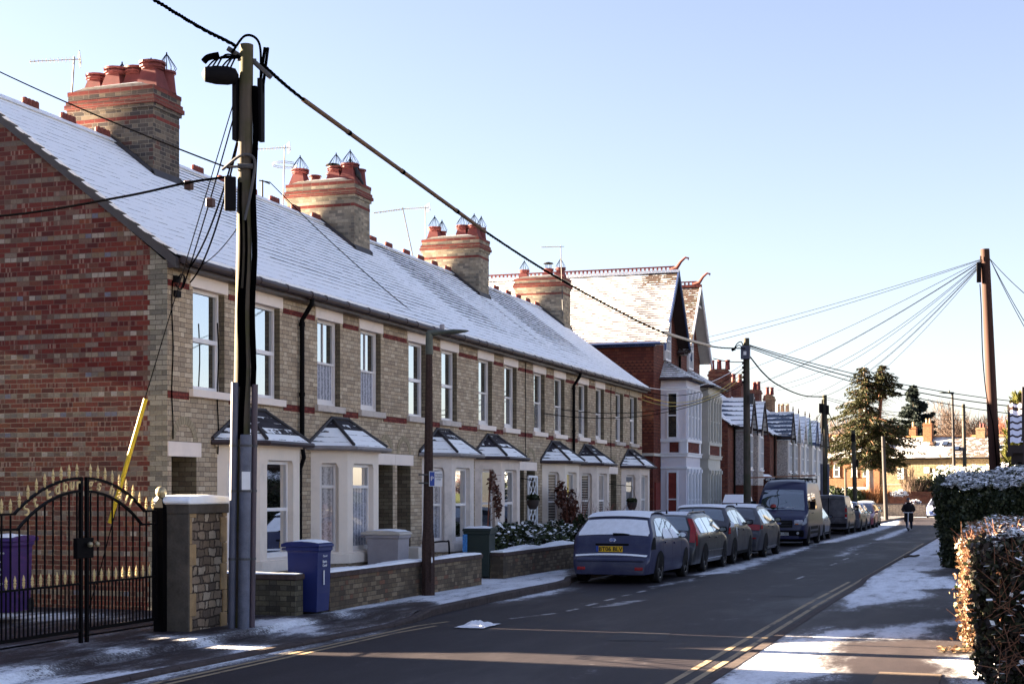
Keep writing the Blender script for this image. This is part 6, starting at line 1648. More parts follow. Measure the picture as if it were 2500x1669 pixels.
    for k, (z, tg) in enumerate([(6.85, (-2.5, 96.2, 6.6)), (6.75, (-2.5, 96.2, 6.3))]):
        wire('overhead_cable', ('upper' if k == 0 else 'lower')+' thin wire from the third pole over to the slim pole on the right', sag_line((-9.1, 79.4, z), tg, .35), .014, 'wire_grey')
    for k, tg in enumerate([(-11.5, 90.4, 5.4), (-11.5, 93.0, 5.2), (-11.5, 86.3, 5.3), (-11.5, 97.5, 5.1)]):
        wire('drop_wire', ['steepest', 'second', 'nearest', 'longest'][k]+' of the thin wires from the third pole to the gabled row', sag_line((-9.2, 79.4, 6.2-.05*k), tg, .15), .010, 'wire_grey')
    for k, tg in enumerate([(-3, 122, 5.0), (-14, 112, 5.6), (-3.0, 140, 5.2)]):
        wire('drop_wire', ['low', 'left going', 'far'][k]+' thin wire from the fourth pole near the big spruce', sag_line((-9.5, 99.1, 5.3), tg, .5), .016, 'wire_grey')
    wire('drop_wire', 'thin wires between the fifth pole and the stone cottage', sag_line((-9.3, 121.3, 5.9), (-3, 160, 5.2), .5), .02, 'wire_grey')
    # the fan of lines from the big brown pole on the right
    f = Vector((-.72, 47.2, 8.95))
    for k, (tg, sg) in enumerate([((-12, 61.6, 8.34), .10), ((-12.3, 56, 7.25), .15), ((-12, 68.2, 7.25), .2), ((-12, 75.8, 7.4), .3), ((-12, 75.4, 7.3), .3), ((-12, 76.5, 7.2), .8), ((-12, 81.2, 7.35), .75), ((-12, 82.7, 6.7), .9), ((-12, 101.6, 8.2), .7), ((-12.2, 102.5, 8.2), .75), ((-12, 112, 8.6), .7)]):
        wire('drop_wire', f'grey line fanning from the brown pole, {["topmost", "second from the top", "third from the top", "fourth from the top", "fifth from the top", "sixth from the top", "seventh from the top", "eighth from the top", "ninth from the top", "tenth from the top", "steepest and lowest"][k]}', sag_line(f-Vector((0, 0, .02*k)), tg, sg, 22), .0085, 'wire_grey', 'lines fanning from the brown pole')
    for k, tg in enumerate([(1.1, 42.5, 6.75), (.85, 38.2, 5.15), (.95, 38.4, 5.2)]):
        wire('drop_wire', ['upper wire from the brown pole to the right edge', 'left one of two steep wires from the brown pole to the right edge', 'right one of two steep wires from the brown pole to the right edge'][k], sag_line((-.45, 47.2, 8.95), tg, .1), .010, 'wire', 'lines fanning from the brown pole')
def lamp_head(m, p, d, L=.62):
    """flat lantern on a short arm, d = direction"""
    p = Vector(p); d = Vector(d).normalized(); s = Vector((-d.y, d.x, 0))
    prof = [(0, .05, .05), (.12, .06, .055), (.22, .07, .035), (.40, .11, .045), (.58, .07, .02), (.62, .02, .008)]
    idx = []
    for (x, w, h) in prof:
        c = p+d*x*(L/.62)+Vector((0, 0, .05+x*.05)); i = len(m.v)
        for a in range(10): t = 2*pi*a/10; m.v.append(tuple(c+s*w*cos(t)+Vector((0, 0, h*sin(t)))))
        idx.append(i)
    for a, b in zip(idx, idx[1:]):
        for j in range(10): m.f.append((a+j, a+(j+1) % 10, b+(j+1) % 10, b+j)); m.m.append(0)
    m.f.append(tuple(idx[0]+j for j in range(10))[::-1]); m.f.append(tuple(idx[-1]+j for j in range(10))); m.m += [0, 0]
def build_lamps():
    T = MT; R = place('street_lamp', 'brown concrete street lamp with a parking sign, standing on the snowy left pavement', 'street lamp', (-9.52, 23.85, .1))
    m = MB(); m.tube([(-9.52, 23.85, -.1), (-9.52, 23.85, 1.0), (-9.52, 23.85, 1.25), (-9.50, 23.85, 4.5)], [.125, .118, .098, .058], 8); m.build('lamp_post', T['concrete_brown'], R, smooth=True, ang=20)
    m = MB(); m.tube([(-9.50, 23.85, 4.28), (-9.50, 23.85, 4.66)], [.066, .062], 10); lamp_head(m, (-9.53, 23.85, 4.60), (.96, .2, 0), .72); m.build('lamp_head', T['lamp_green'], R, smooth=True)
    m = MB(); m.lathe([(.045, 4.72), (.045, 4.79), (.03, 4.80)], -9.28, 23.9, 10); m.build('light_sensor', T['bin_grey'], R)
    m = MB(); m.box(-.012, .012, -.035, .035, -.28, .28, M=Matrix.Translation((-9.432, 23.78, .62))); m.build('access_door', T['concrete_brown'], R)
    m = MB(); m.lathe([(.001, 0), (.03, 0), (.03, .006), (.001, .006)], 0, 0, 12, M=Matrix.Translation((-9.418, 23.76, .72)) @ Matrix.Rotation(pi/2, 4, 'Y') @ Matrix.Diagonal((1.7, 1, 1, 1))); m.build('number_disc', T['white_ink'], R)
    S = thing('parking_sign', 'small white parking sign with a blue P, strapped to the brown street lamp', 'sign', (-9.34, 23.75, 2.12), radians(12))
    m = MB(); m.box(-.115, .115, -.004, .004, -.13, .13); m.build('sign_plate', T['white_paint'], S)
    m = MB(); m.box(-.105, -.02, -.0075, -.004, -.12, .12); m.build('blue_panel', T['eu_blue'], S)
    text_on(S, 'sign_letter', 'P', .11, (-.062, -.011, .0), (pi/2, 0, 0), T['white_ink'], .001)
    text_on(S, 'sign_lettering', 'Permit\nholders\nonly', .042, (.052, -.007, .035), (pi/2, 0, 0), T['ink'], .001)
    m = MB(); m.box(-.30, -.10, .0, .012, .06, .085); m.box(-.30, -.10, .0, .012, -.085, -.06); m.build('sign_strap', T['galv'], S)
    # across the street, a plain column lamp and a slim pole; more poles down the left side
    L2 = place('street_lamp', 'slim grey street lamp leaning over the hedge on the right', 'street lamp', (-2.38, 76.2, gz(76)))
    m = MB(); m.tube([(-2.38, 76.2, gz(76)-.2), (-2.38, 76.2, 1.4), (-2.50, 76.15, 6.72)], [.12, .09, .055], 10); m.build('lamp_post', T['pole_conc'], L2, smooth=True)
    m = MB(); lamp_head(m, (-2.42, 76.15, 6.66), (-1, -.25, 0), .75); m.lathe([(.05, 6.75), (.05, 6.85)], -2.65, 76.1, 8); m.build('lamp_head', T['lamp_green'], L2, smooth=True)
    wooden_pole('slim_pole', 'slim bare wooden pole to the right of the grey street lamp', (-2.33, 96.2, gz(96)), (-2.5, 96.2, 7.27), .13, .11, 'pole_grey', 'poles along the street')
    P2 = wooden_pole('telegraph_pole', 'grey wooden pole with a metal box near its top, behind the tall blue van', (-9.3, 56.0, gz(56)), (-9.3, 55.7, 7.66), .15, .115, 'pole_grey', 'poles along the street')
    m = MB(); m.box(-9.47, -9.13, 55.42, 55.62, 6.85, 7.35); b = m.build('switch_box', T['conduit'], P2, bevel=.02)
    m = MB(); m.box(-9.36, -9.25, 55.412, 55.42, 7.0, 7.14); m.build('warning_label', T['white_ink'], b)
    m = MB()
    for k in range(5): m.tube([(-9.44, 55.6, 6.72-.18*k), (-9.36, 55.6, 6.72-.18*k)], .05, 8)
    m.build('insulator', T['dark_plastic'], P2)
    m = MB(); m.tube(through([(-9.75, 55.5, 7.22), (-9.6, 55.5, 7.45), (-9.45, 55.5, 7.5), (-9.38, 55.5, 7.3)], 6), .02, 5); m.tube(through([(-9.7, 55.5, 7.28), (-9.55, 55.5, 7.38), (-9.4, 55.5, 7.3)], 6), .02, 5); m.tube([(-9.82, 55.5, 7.2), (-9.68, 55.5, 7.25)], .05, 6); m.build('cable_tails', T['wire'], P2)
    m = MB(); m.box(-9.14, -9.0, 55.5, 55.7, 5.15, 5.55); m.build('lantern_bracket', T['galv'], P2)
    P3 = wooden_pole('telegraph_pole', 'weathered pole carrying a cable box, at the far end of the gabled row', (-9.05, 79.6, gz(79)), (-9.1, 79.4, 6.95), .15, .12, 'pole_grey', 'poles along the street')
    m = MB(); m.box(-9.38, -9.2, 79.2, 79.4, 6.0, 6.5); m.box(-9.02, -8.86, 79.2, 79.4, 5.9, 6.4); m.tube([(-9.3, 79.3, 5.2), (-9.2, 79.3, 6.1)], .06, 6); m.tube([(-9.22, 79.25, 4.9), (-9.2, 79.25, 6.7)], .05, 6); m.build('cable_box', T['dark_plastic'], P3, bevel=.02)
    m = MB(); m.tube([(-9.25, 79.35, -.4), (-9.25, 79.35, 3.3)], .07, 8); m.tube([(-8.9, 79.35, -.4), (-8.9, 79.35, 3.3)], .06, 8); m.build('conduit', T['conduit'], P3)
    P4 = wooden_pole('telegraph_pole', 'dark pole with a box near its top, left of the big spruce trunk', (-9.35, 99.2, gz(99)), (-9.5, 99.1, 5.85), .16, .13, 'pole_grey', 'poles along the street')
    m = MB(); m.box(-9.62, -9.36, 98.85, 99.0, 5.1, 5.6); m.box(-9.3, -9.15, 98.9, 99.05, 3.4, 3.9); m.build('cable_box', T['dark_plastic'], P4)
    wooden_pole('telegraph_pole', 'pale grey pole right of the big spruce trunk, near the white car', (-9.05, 121.4, gz(121)), (-9.3, 121.3, 6.2), .17, .14, 'pole_conc', 'poles along the street')
    wooden_pole('slim_pole', 'short thin post in front of the orange brick house', (-11.8, 117.3, gz(117)), (-11.84, 117.3, 3.6), .09, .08, 'pole_grey', 'poles along the street')
    B = wooden_pole('telegraph_pole', 'tall reddish brown pole leaning above the hedge on the right', (-.19, 47.4, gz(47)), (-.60, 47.3, 9.27), .185, .135, 'pole_brown', 'poles along the street')
    m = MB(); m.box(-.84, -.70, 47.05, 47.25, 8.25, 8.85); m.tube([(-.72, 47.15, 8.9), (-.72, 47.15, 9.05)], .03, 6); m.build('terminal_box', T['dark_plastic'], B, bevel=.02)
    m = MB(); m.tube(through([(-.74, 47.15, 8.2), (-.70, 47.12, 7.4), (-.66, 47.1, 6.0), (-.55, 47.08, 4.8), (-.36, 47.12, 3.9), (-.24, 47.15, 2.5)], 8), .016, 5); m.build('riser_cable', T['wire'], B)
def garden_wall(name, label, x0, x1, y0, y1, h, mat, cop='coping', snow=.05, ch=.08, z0=None):
    R = place(name, label, 'wall', ((x0+x1)/2, (y0+y1)/2, gz(y0)), 'low brick garden walls'); g = gz((y0+y1)/2)+.1 if z0 is None else z0
    m = MB(); m.box(x0, x1, y0, y1, g-.3, g+h-ch); m.build('wall', MT[mat], R)
    m = MB(); m.box(x0-.025, x1+.025, y0-.02, y1+.02, g+h-ch, g+h); m.build('coping', MT[cop], R, bevel=.012)
    # lumpy snow along the top
    m = MB(); L = y1-y0 > x1-x0; a0, a1 = (y0, y1) if L else (x0, x1); b0, b1 = (x0-.015, x1+.012) if L else (y0-.015, y1+.012)
    n = max(6, int((a1-a0)/.12)); rows = []; rnd = random.Random(name+str(x0)); ph = rnd.random()*9
    for i in range(n+1):
        a = a0+(a1-a0)*i/n; t = snow*(.75+.35*sin(a*2.3+ph)+.25*(rnd.random()-.5)); e = .015*(rnd.random()-.5)
        P = [(b0+e, .0), (b0+.02+e, t*.75), ((b0+b1)/2, t*1.1), (b1-.03-e, t*.8), (b1-.008+e, 0)]
        rows.append(len(m.v))
        for b, z in P: m.v.append((b, a, g+h+z+.001) if L else (a, b, g+h+z+.001))
    for r, q in zip(rows, rows[1:]):
        for j in range(4): m.f.append((r+j, r+j+1, q+j+1, q+j)); m.m.append(0)
    m.f.append(tuple(rows[0]+j for j in range(5))); m.f.append(tuple(rows[-1]+j for j in range(5))[::-1]); m.m += [0, 0]
    m.build('snow_cap', MT['snow'], R, smooth=True)
    return R
def wheelie(name, label, x, y, rz, mat, z=.1, snow=True, hinge=1, text=None, lidmat=None, h=1.07):
    """two-wheeled bin: local front faces -y, handle and wheels at +y"""
    T = MT; R = thing(name, label, 'wheelie bin', (x, y, z), rz, 'wheelie bins')
    m = MB(); w0, d0, w1, d1 = .245, .28, .275, .335
    def ring(w, d, zz, yo=0): return [(-w, -d+yo, zz), (w, -d+yo, zz), (w, d+yo, zz), (-w, d+yo, zz)]
    rs = [ring(w0, d0, .03), ring(w0+.012, d0+.02, .30), ring(w1-.01, d1-.015, .90), ring(w1, d1, .93), ring(w1+.012, d1+.012, .93), ring(w1+.012, d1+.012, .985)]
    for r in rs: m.v.extend(r)
    for k in range(len(rs)-1):
        for j in range(4): a = k*4+j; b = k*4+(j+1) % 4; m.f.append((a, b, b+4, a+4)); m.m.append(0)
    m.f.append((3, 2, 1, 0)); m.m.append(0); k = (len(rs)-1)*4; m.f.append((k, k+1, k+2, k+3)); m.m.append(0)
    m.build('bin_body', T[mat], R, bevel=.018)
    m = MB(); lw, ld = w1+.03, d1+.035
    m.prism([(-ld, .985), (-ld, 1.015), (-ld+.06, 1.045), (0, 1.07), (ld-.06, 1.06), (ld+.07, 1.03), (ld+.07, .985)], -lw, lw, 'x'); 
    lid = m.build('lid', T[lidmat or mat], R, bevel=.012)
    m = MB(); m.tube([(-.2, ld+.09, .95), (.2, ld+.09, .95)], .018, 8); m.tube([(-.2, ld+.09, .95), (-.2, ld-.03, .95)], .02, 6); m.tube([(.2, ld+.09, .95), (.2, ld-.03, .95)], .02, 6); m.build('handle', T[mat], R)
    if snow:
        m = MB(); n = 8
        for i in range(n+1):
            for j in range(n+1):
                u, v = i/n*2-1, j/n*2-1; m.v.append((u*(lw-.02), v*(ld-.03), 1.068-.022*v*v+.022*(1-max(abs(u), abs(v))**4)*(.8+.4*sin(5*u+3*v))))
        for i in range(n):
            for j in range(n): a = i*(n+1)+j; m.f.append((a, a+1, a+n+2, a+n+1)); m.m.append(0)
        m.build('snow_cap', T['snow'], lid, smooth=True)
    for s in (-1, 1):
        m = MB(); M_ = Matrix.Translation((s*.24, .30, .1)) @ Matrix.Rotation(pi/2, 4, 'Y'); m.lathe([(.03, -.02), (.1, -.02), (.1, .02), (.03, .02)], 0, 0, 16, M=M_); m.build('wheel', T['rubber'], R)
    if text:
        for (b, sz, loc, rot, off) in text: text_on(R, 'bin_lettering', b, sz, loc, rot, T['white_ink'], .0015, off=off)
    return R
def spear(m, x, y, z, h=.14, s=1.0):
    """gilded railing finial"""
    m.lathe([(.008*s, z), (.016*s, z+.15*h), (.009*s, z+.25*h), (.024*s, z+.42*h), (.012*s, z+.52*h), (.022*s, z+.60*h), (.002*s, z+h)], x, y, 6)
    m.tube([(x, y-.026*s, z+.22*h), (x, y-.012*s, z+.36*h), (x, y, z+.30*h), (x, y+.012*s, z+.36*h), (x, y+.026*s, z+.22*h)], .006*s, 4)
def build_gate():
    T = MT; X = -10.38; G = 'double wrought iron gates'; z0, zl, zt = .27, .82, 1.66
    yc = 14.99
    def arch_z(y, k): # k=0 outer rail, 1 inner rail
        d = abs(y-yc); Rr = 2.0; 
        return (2.07 if k == 0 else 1.915)-(Rr-sqrt(max(0, Rr*Rr-d*d)))*.95
    for nm, ya, yb, lab in (('left', 13.40, 14.93, 'left leaf of the black iron gates, gilded letters and spearheads, purple bin behind'), ('right', 15.05, 16.56, 'right leaf of the black iron gates, hung on the post by the stone pier')):
        R = place('iron_gate', lab, 'gate', (X, (ya+yb)/2, .1), G)
        fr = MB(); L = yb-ya
        outer = ya if nm == 'left' else yb; inner = yb if nm == 'left' else ya
        fr.box(X-.02, X+.02, inner-.02, inner+.02, .12, 2.08); fr.box(X-.02, X+.02, outer-.018, outer+.018, z0, zt)
        fr.box(X-.012, X+.012, ya, yb, z0-.02, z0+.02); fr.box(X-.012, X+.012, ya, yb, zl-.012, zl+.012)
        so = 1.28; si = 1.22; s = -1 if nm == 'left' else 1
        fr.box(X-.012, X+.012, *sorted((yc+s*so, outer)), zt-.012, zt+.012); fr.box(X-.012, X+.012, *sorted((yc+s*si, outer)), 1.48, 1.505)
        for k, end in ((0, so), (1, si)):
            P = []; n = 22
            for i in range(n+1):
                d = .05+(end+.02-.05)*i/n; y = yc+s*d; z = arch_z(y, k); P.append((y, z))
            zo = [z for _, z in P]; tz = (zt if k == 0 else 1.49); sc = (P[0][1]-tz)/(P[0][1]-zo[-1]); P = [(y, P[0][1]-(P[0][1]-z)*sc) for y, z in P]
            for (y1, za), (y2, zb) in zip(P, P[1:]):
                v = [(X-.016, y1, za-.014), (X+.016, y1, za-.014), (X+.016, y2, zb-.014), (X-.016, y2, zb-.014), (X-.016, y1, za+.014), (X+.016, y1, za+.014), (X+.016, y2, zb+.014), (X-.016, y2, zb+.014)]
                i0 = len(fr.v); fr.v.extend(v)
                for q in ((0,3,2,1),(4,5,6,7),(0,1,5,4),(1,2,6,5),(2,3,7,6),(3,0,4,7)): fr.f.append(tuple(i0+a for a in q)); fr.m.append(0)
            if k == 0: PO = P
            else: PI = P
        fr.build('gate_frame', T['black_iron'], R)
        def zat(P, y):
            Q = sorted(P)
            for (a, za), (b, zb) in zip(Q, Q[1:]):
                if a <= y <= b: return za+(zb-za)*(y-a)/(b-a)
            return None
        n = 10; ys = [ya+L*(i+.5)/n for i in range(n)]
        for y in ys:
            z1 = zat(PI, y) or zt; zo = zat(PO, y) or zt
            m = MB(); m.box(X-.008, X+.008, y-.008, y+.008, z0, z1); b = m.build('gate_bar', T['black_iron'], R)
            m = MB(); spear(m, X, y, zo+.01, .165, .95); m.build('spearhead', T['gold'], b)
            y2 = y+L/n/2
            if ya < y2 < yb-.03:
                m = MB(); m.box(X-.007, X+.007, y2-.007, y2+.007, z0, zl+.01); b = m.build('gate_bar', T['black_iron'], R)
                m = MB(); spear(m, X, y2, zl+.012, .15, .9); m.build('spearhead', T['gold'], b)
        # gilded lettering bent between the two rails
        word = [('S', -1.10), ('t', -.94), ('E', -.70), ('d', -.53), ('b', -.38), ('u', -.25), ('r', -.13)] if nm == 'left' else [('g', .12), ("'", .21), ('s', .30), ('h', .57), ('a', .74), ('l', .88), ('l', .98)]
        for ch, d in word:
            y = yc+d; z = ((zat(PO, y) or 1.8)+(zat(PI, y) or 1.7))/2; z2 = ((zat(PO, y+.05) or 1.8)+(zat(PI, y+.05) or 1.7))/2
            text_on(R, 'gilt_letter', ch, .20, (X+.006, y, z+.012), (pi/2, -math.atan2(z2-z, .05)*1.0, pi/2), T['gold'], .008, shear=.15, off=.001)
    # lock box, drop bolt, posts
    m = MB(); m.box(X-.03, X+.03, yc-.17, yc+.16, 1.12, 1.36); R = tag(m.build('gate_lock', T['black_iron'], bevel=.006), 'black lock box with brass knobs joining the two iron gate leaves', 'lock')
    m = MB()
    for y in (yc+.03, yc+.17): m.lathe([(.001, -.035), (.025, -.025), (.035, 0), (.025, .025), (.001, .035)], 0, 0, 10, M=Matrix.Translation((X+.07, y, 1.28)))
    m.build('knob', T['brass'], R, smooth=True)
    P = place('gate_post', 'black square gate post topped by a brass ball beside the stone pier', 'post', (X, 16.68, .1))
    m = MB(); m.box(X-.07, X+.07, 16.61, 16.75, -.1, 1.70); m.lathe([(.10, 1.70), (.03, 1.83)], X, 16.68, 4, sq=pi/4); m.build('post_shaft', T['black_iron'], P)
    m = MB(); m.lathe([(.02, 1.82), (.05, 1.84), (.072, 1.885), (.068, 1.93), (.04, 1.965), (.005, 1.975)], X, 16.68, 14); m.build('ball_finial', T['brass'], P, smooth=True)
    P = place('stone_pier', 'stone gate pier of rubble and dressed blocks with a snowy cap', 'gate pier', (-10.2, 17.15, .1))
    x0, x1, y0, y1 = -10.45, -10.0, 16.72, 17.72
    m = MB(); m.box(x0+.02, x1-.015, y0+.02, y1-.02, -.2, 1.62); m.build('rubble_core', T['rubble'], P)
    m = MB(); z = -.05; j = 0
    hs = [.34, .30, .36, .28, .34, .10]
    for h in hs:
        wa = .20 if j % 2 else .10; wb = .11 if j % 2 else .17
        m.box(x0, x1, y0, y0+wa, z, z+h-.006); m.box(x0, x1, y1-wb, y1, z, z+h-.006); z += h; j += 1
    m.build('dressed_quoin', T['ashlar'], P, bevel=.008)
    m = MB(); m.box(x0-.01, x1+.006, y0-.012, y0+.03, -.05, 1.62); m.box(x0-.02, x1+.02, y0-.02, y1+.02, 1.62, 1.74); m.build('dressed_stone', T['ashlar_dark'], P, bevel=.01)  # darker stone over the near face and the top course
    m = MB(); m.prism([(y0-.05, 1.74), (y1+.04, 1.74), (y1+.06, 1.80), (y1-.02, 1.845), (y0+.5, 1.865), (y0+.02, 1.85), (y0-.07, 1.79)], x0-.05, x1+.05, 'x'); m.build('snow_cap', T['snow'], P, bevel=.03)
def build_walls_bins():
    T = MT
    garden_wall('garden_wall', 'short dark brick garden wall between the mossy pole and the blue bin', -11.7, -9.78, 19.30, 19.55, .60, 'garden_dark', snow=.025)
    garden_wall('garden_wall', 'long low brick garden wall behind the street lamp, snow along its coping', -9.95, -9.66, 20.2, 27.0, .58, 'garden', snow=.045)
    garden_wall('garden_wall', 'low brick garden wall under the snowy evergreen bush, beside the nearest car', -10.25, -9.95, 29.15, 34.6, .56, 'garden', snow=.085)
    garden_wall('garden_wall', 'low brick wall hidden mostly by the charcoal estate car', -10.3, -10.05, 37.4, 43.0, .56, 'garden', snow=.05)
    wheelie('wheelie_bin', 'blue wheelie bin with a white number one, between two garden walls on the pavement', -9.84, 19.88, radians(90), 'bin_blue', .1, True, text=[('1', .30, (-.05, -.336, .52), (pi/2, 0, 0), .004), ('Cherwell', .045, (-.02, -.345, .85), (pi/2, 0, 0), 0), ('District\nCouncil', .055, (-.03, -.342, .74), (pi/2, 0, 0), .001)])
    bpy.data.objects['wheelie_bin'].scale = (.84, .78, 1)
    o = wheelie('wheelie_bin', 'dark green wheelie bin in the gateway next to the snowy bush', -10.52, 29.3, radians(8), 'bin_green', .08, True)
    m = MB(); m.box(-.30, -.20, -.352, -.345, .55, .92); m.build('sticker', T['sticker'], o)
    wheelie('wheelie_bin', 'purple wheelie bin with white print, behind the left gate leaf', -13.02, 16.95, radians(12), 'bin_purple', .24, True, text=[('S', .30, (.08, -.325, .62), (pi/2, 0, 0), -.004), ('Small Trade', .05, (.05, -.335, .84), (pi/2, 0, 0), 0), ('01869', .05, (.08, -.315, .42), (pi/2, 0, 0), 0)], h=1.1)
    wheelie('wheelie_bin', 'grey wheelie bin against the bay of the second house, lid half snowed', -11.05, 25.65, radians(90), 'bin_grey', .1, True, lidmat='bin_beige')
    m = MB(); m.box(-11.5, -11.1, 27.3, 27.9, .1, .78); tag(m.build('meter_box', T['bin_beige'], bevel=.02), 'pale meter box against the third house behind the street lamp', 'box')
    m = MB(); m.tube(through([(-10.3, 25.9, .1), (-10.3, 25.9, .85), (-10.3, 26.05, .93), (-10.3, 26.75, .93), (-10.3, 26.9, .85), (-10.3, 26.9, .1)], 6), .018, 7); tag(m.build('hoop_rail', T['black_iron'], smooth=True), 'black hoop rail behind the garden wall in front of the third bay', 'rail')
    m = MB(); m.box(-10.3, -10.15, 23.2, 24.0, .1, .62); tag(m.build('plinth_block', T['sill_grey'], bevel=.02), 'pale stone block behind the garden wall under the second bay', 'stone block')
    # crumpled plastic bag on the tarmac, a stick on the far pavement
    m = MB(); n = 9; rnd = random.Random(3)
    for i in range(n+1):
        for j in range(n+1):
            u, v = i/n, j/n; m.v.append((-7.32+.42*u+.04*rnd.random(), 19.25+.75*v+.05*rnd.random(), .012+.09*rnd.random()*sin(pi*u)*sin(pi*v)))
    for i in range(n):
        for j in range(n): a = i*(n+1)+j; m.f.append((a, a+1, a+n+2, a+n+1)); m.m.append(0)
    tag(m.build('plastic_bag', T['white_ink']), 'crumpled white plastic bag lying on the road', 'bag')
    tag(MB().tube(through([(-2.72, 43.2, gz(43)+.13), (-2.62, 43.6, gz(43)+.15), (-2.5, 44.0, gz(43)+.13), (-2.38, 44.4, gz(44)+.15)], 4), [.03]*12+[.02], 6).build('stick', T['bark']), 'broken brown branch lying on the snowy right pavement', 'branch')
def aerial(label, base, top, tip, refl=True, ring=False, group='rooftop aerials'):
    T = MT; R = place('tv_aerial', label, 'aerial', base, group); b, t = Vector(base), Vector(top); tp = Vector(tip)
    m = MB(); m.tube([b, t+Vector((0, 0, .05))], .016, 6); m.build('mast', T['galv'], R)
    d = (tp-t).normalized(); L = (tp-t).length; s = d.cross(Vector((0, 0, 1))).normalized(); u = s.cross(d)
    m = MB(); m.tube([t-d*.12, tp], .010, 5); m.build('boom', T['galv'], R)
    m = MB()
    for k in range(11):
        q = t+d*(.08+(L-.1)*k/10); h = .10-.004*k
        m.tube([q-s*h+u*.02, q+s*h-u*.02], .0055, 4); m.tube([q-s*h*.9-u*.03, q+s*h*.9+u*.03], .004, 4)
    m.build('dipole', T['galv'], R)
    if refl:
        m = MB(); q = t-d*.1
        for k in (-2, -1, 1, 2): m.tube([q+u*.055*k-s*.17, q+u*.055*k+s*.17], .008, 4)
        for k in (-1, 0, 1): m.tube([q-u*.12+s*.16*k, q+u*.12+s*.16*k], .008, 4)
        m.build('reflector', T['galv'], R)
    if ring:
        m = MB(); c = t-Vector((0, 0, .42))
        for k in range(2):
            z = .04*k; m.tube([c+Vector((.30*cos(a), .30*sin(a), z-.02)) for a in rng(.3, 6.0, .35)], .009, 5)
        m.build('ring_element', T['galv'], R)
    return R
def build_roof_things():
    T = MT
    aerial('grid backed aerial on the nearest chimney, left of its red pots', (-16.6, 23.55, 8.9), (-16.62, 23.7, 10.02), (-17.25, 23.2, 9.90))
    aerial('aerial with looped ring below it on the second chimney', (-16.65, 32.2, 8.7), (-16.7, 32.4, 10.28), (-17.35, 31.9, 10.17), True, True)
    aerial('aerial on a thin bent mast on the ridge before the third chimney', (-15.6, 38.0, 8.3), (-15.75, 37.55, 9.65), (-16.2, 36.6, 9.40), False)
    aerial('short aerial on the left end of the third chimney', (-16.45, 41.0, 9.3), (-16.5, 41.1, 10.38), (-17.0, 40.7, 10.3))
    aerial('tall thin aerial at the last chimney of the terrace', (-14.72, 49.6, 8.0), (-14.80, 49.6, 10.45), (-15.4, 49.2, 10.40), False)
    R = place('blackbird', 'black bird perched on the right corner of the second chimney', 'bird', (-14.74, 32.4, 9.35))
    m = MB(); m.lathe([(.008, -.16), (.045, -.10), (.062, -.02), (.055, .06), (.036, .11), (.042, .15), (.030, .185), (.004, .20)], 0, 0, 12, M=Matrix.Translation((-14.74, 32.4, 9.50)) @ Matrix.Rotation(radians(-24), 4, 'Y'))
    m.tube([(-14.70, 32.4, 9.40), (-14.62, 32.38, 9.29), (-14.585, 32.37, 9.235)], [.035, .03, .018], 6); m.tube([(-14.845, 32.4, 9.675), (-14.90, 32.4, 9.665)], [.014, .002], 5)
    for s in (-.02, .02): m.tube([(-14.73, 32.4+s, 9.41), (-14.74, 32.4+s, 9.36)], .006, 4)
    m.build('bird_body', T['feather'], R, smooth=True)
    # trellis, hanging baskets, number plate
    m = MB(); x = -11.93; y0, y1, z0, z1 = 37.0, 37.75, .5, 2.28
    for y in (y0, y1): m.box(x-.02, x+.02, y-.03, y+.03, z0, z1)
    for z in (z0, z1): m.box(x-.018, x+.018, y0, y1, z-.03, z+.03)
    n = 9
    for k in range(-3, n):
        for sg in (0, 1):
            za = z0+(z1-z0)*k/6; pts = []
            a, b = (y0, za), (y1, za+.75)
            if sg: a, b = (y1, za), (y0, za+.75)
            def clip(p, q):
                t0, t1 = 0, 1; dz = q[1]-p[1]
                t0 = max(t0, (z0-p[1])/dz); t1 = min(t1, (z1-p[1])/dz)
                return None if t0 >= t1 else ((p[0]+(q[0]-p[0])*t0, p[1]+dz*t0), (p[0]+(q[0]-p[0])*t1, p[1]+dz*t1))
            c = clip(a, b)
            if c: m.tube([(x+.01*sg, *c[0]), (x+.01*sg, *c[1])], .017, 4)
    tag(m.build('trellis', T['white_paint']), 'white diamond trellis panel in the shared doorway of the fourth and fifth houses', 'trellis')
    for (bx, by, bz, lab) in ((-11.55, 36.2, 1.55, 'dark hanging basket by the white trellis'), (-11.15, 45.2, 1.42, 'dark hanging basket on a chain before the last bay')):
        R = place('hanging_basket', lab, 'hanging basket', (bx, by, bz))
        m = MB(); m.lathe([(.09, bz-.12), (.15, bz), (.17, bz+.12), (.14, bz+.12)], bx, by, 12); m.build('pot', T['door_dark'], R, smooth=True)
        m = MB()
        for k in range(3): a = 2*pi*k/3; m.tube([(bx+.16*cos(a), by+.16*sin(a), bz+.12), (bx, by, bz+.62)], .005, 4)
        m.tube([(bx, by, bz+.62), (-11.95, by, bz+.70)], .012, 5); m.build('chain', T['black_iron'], R)
        leaf_cloud('foliage', [((bx, by, bz+.17), (.17, .17, .08), 160)], .05, T['laurel'], R)
    m = MB(); m.box(-12.02, -11.985, 52.3, 52.45, 1.25, 2.05); tag(m.build('house_sign', T['bin_grey']), 'narrow vertical name plate on the red villa wall', 'sign')
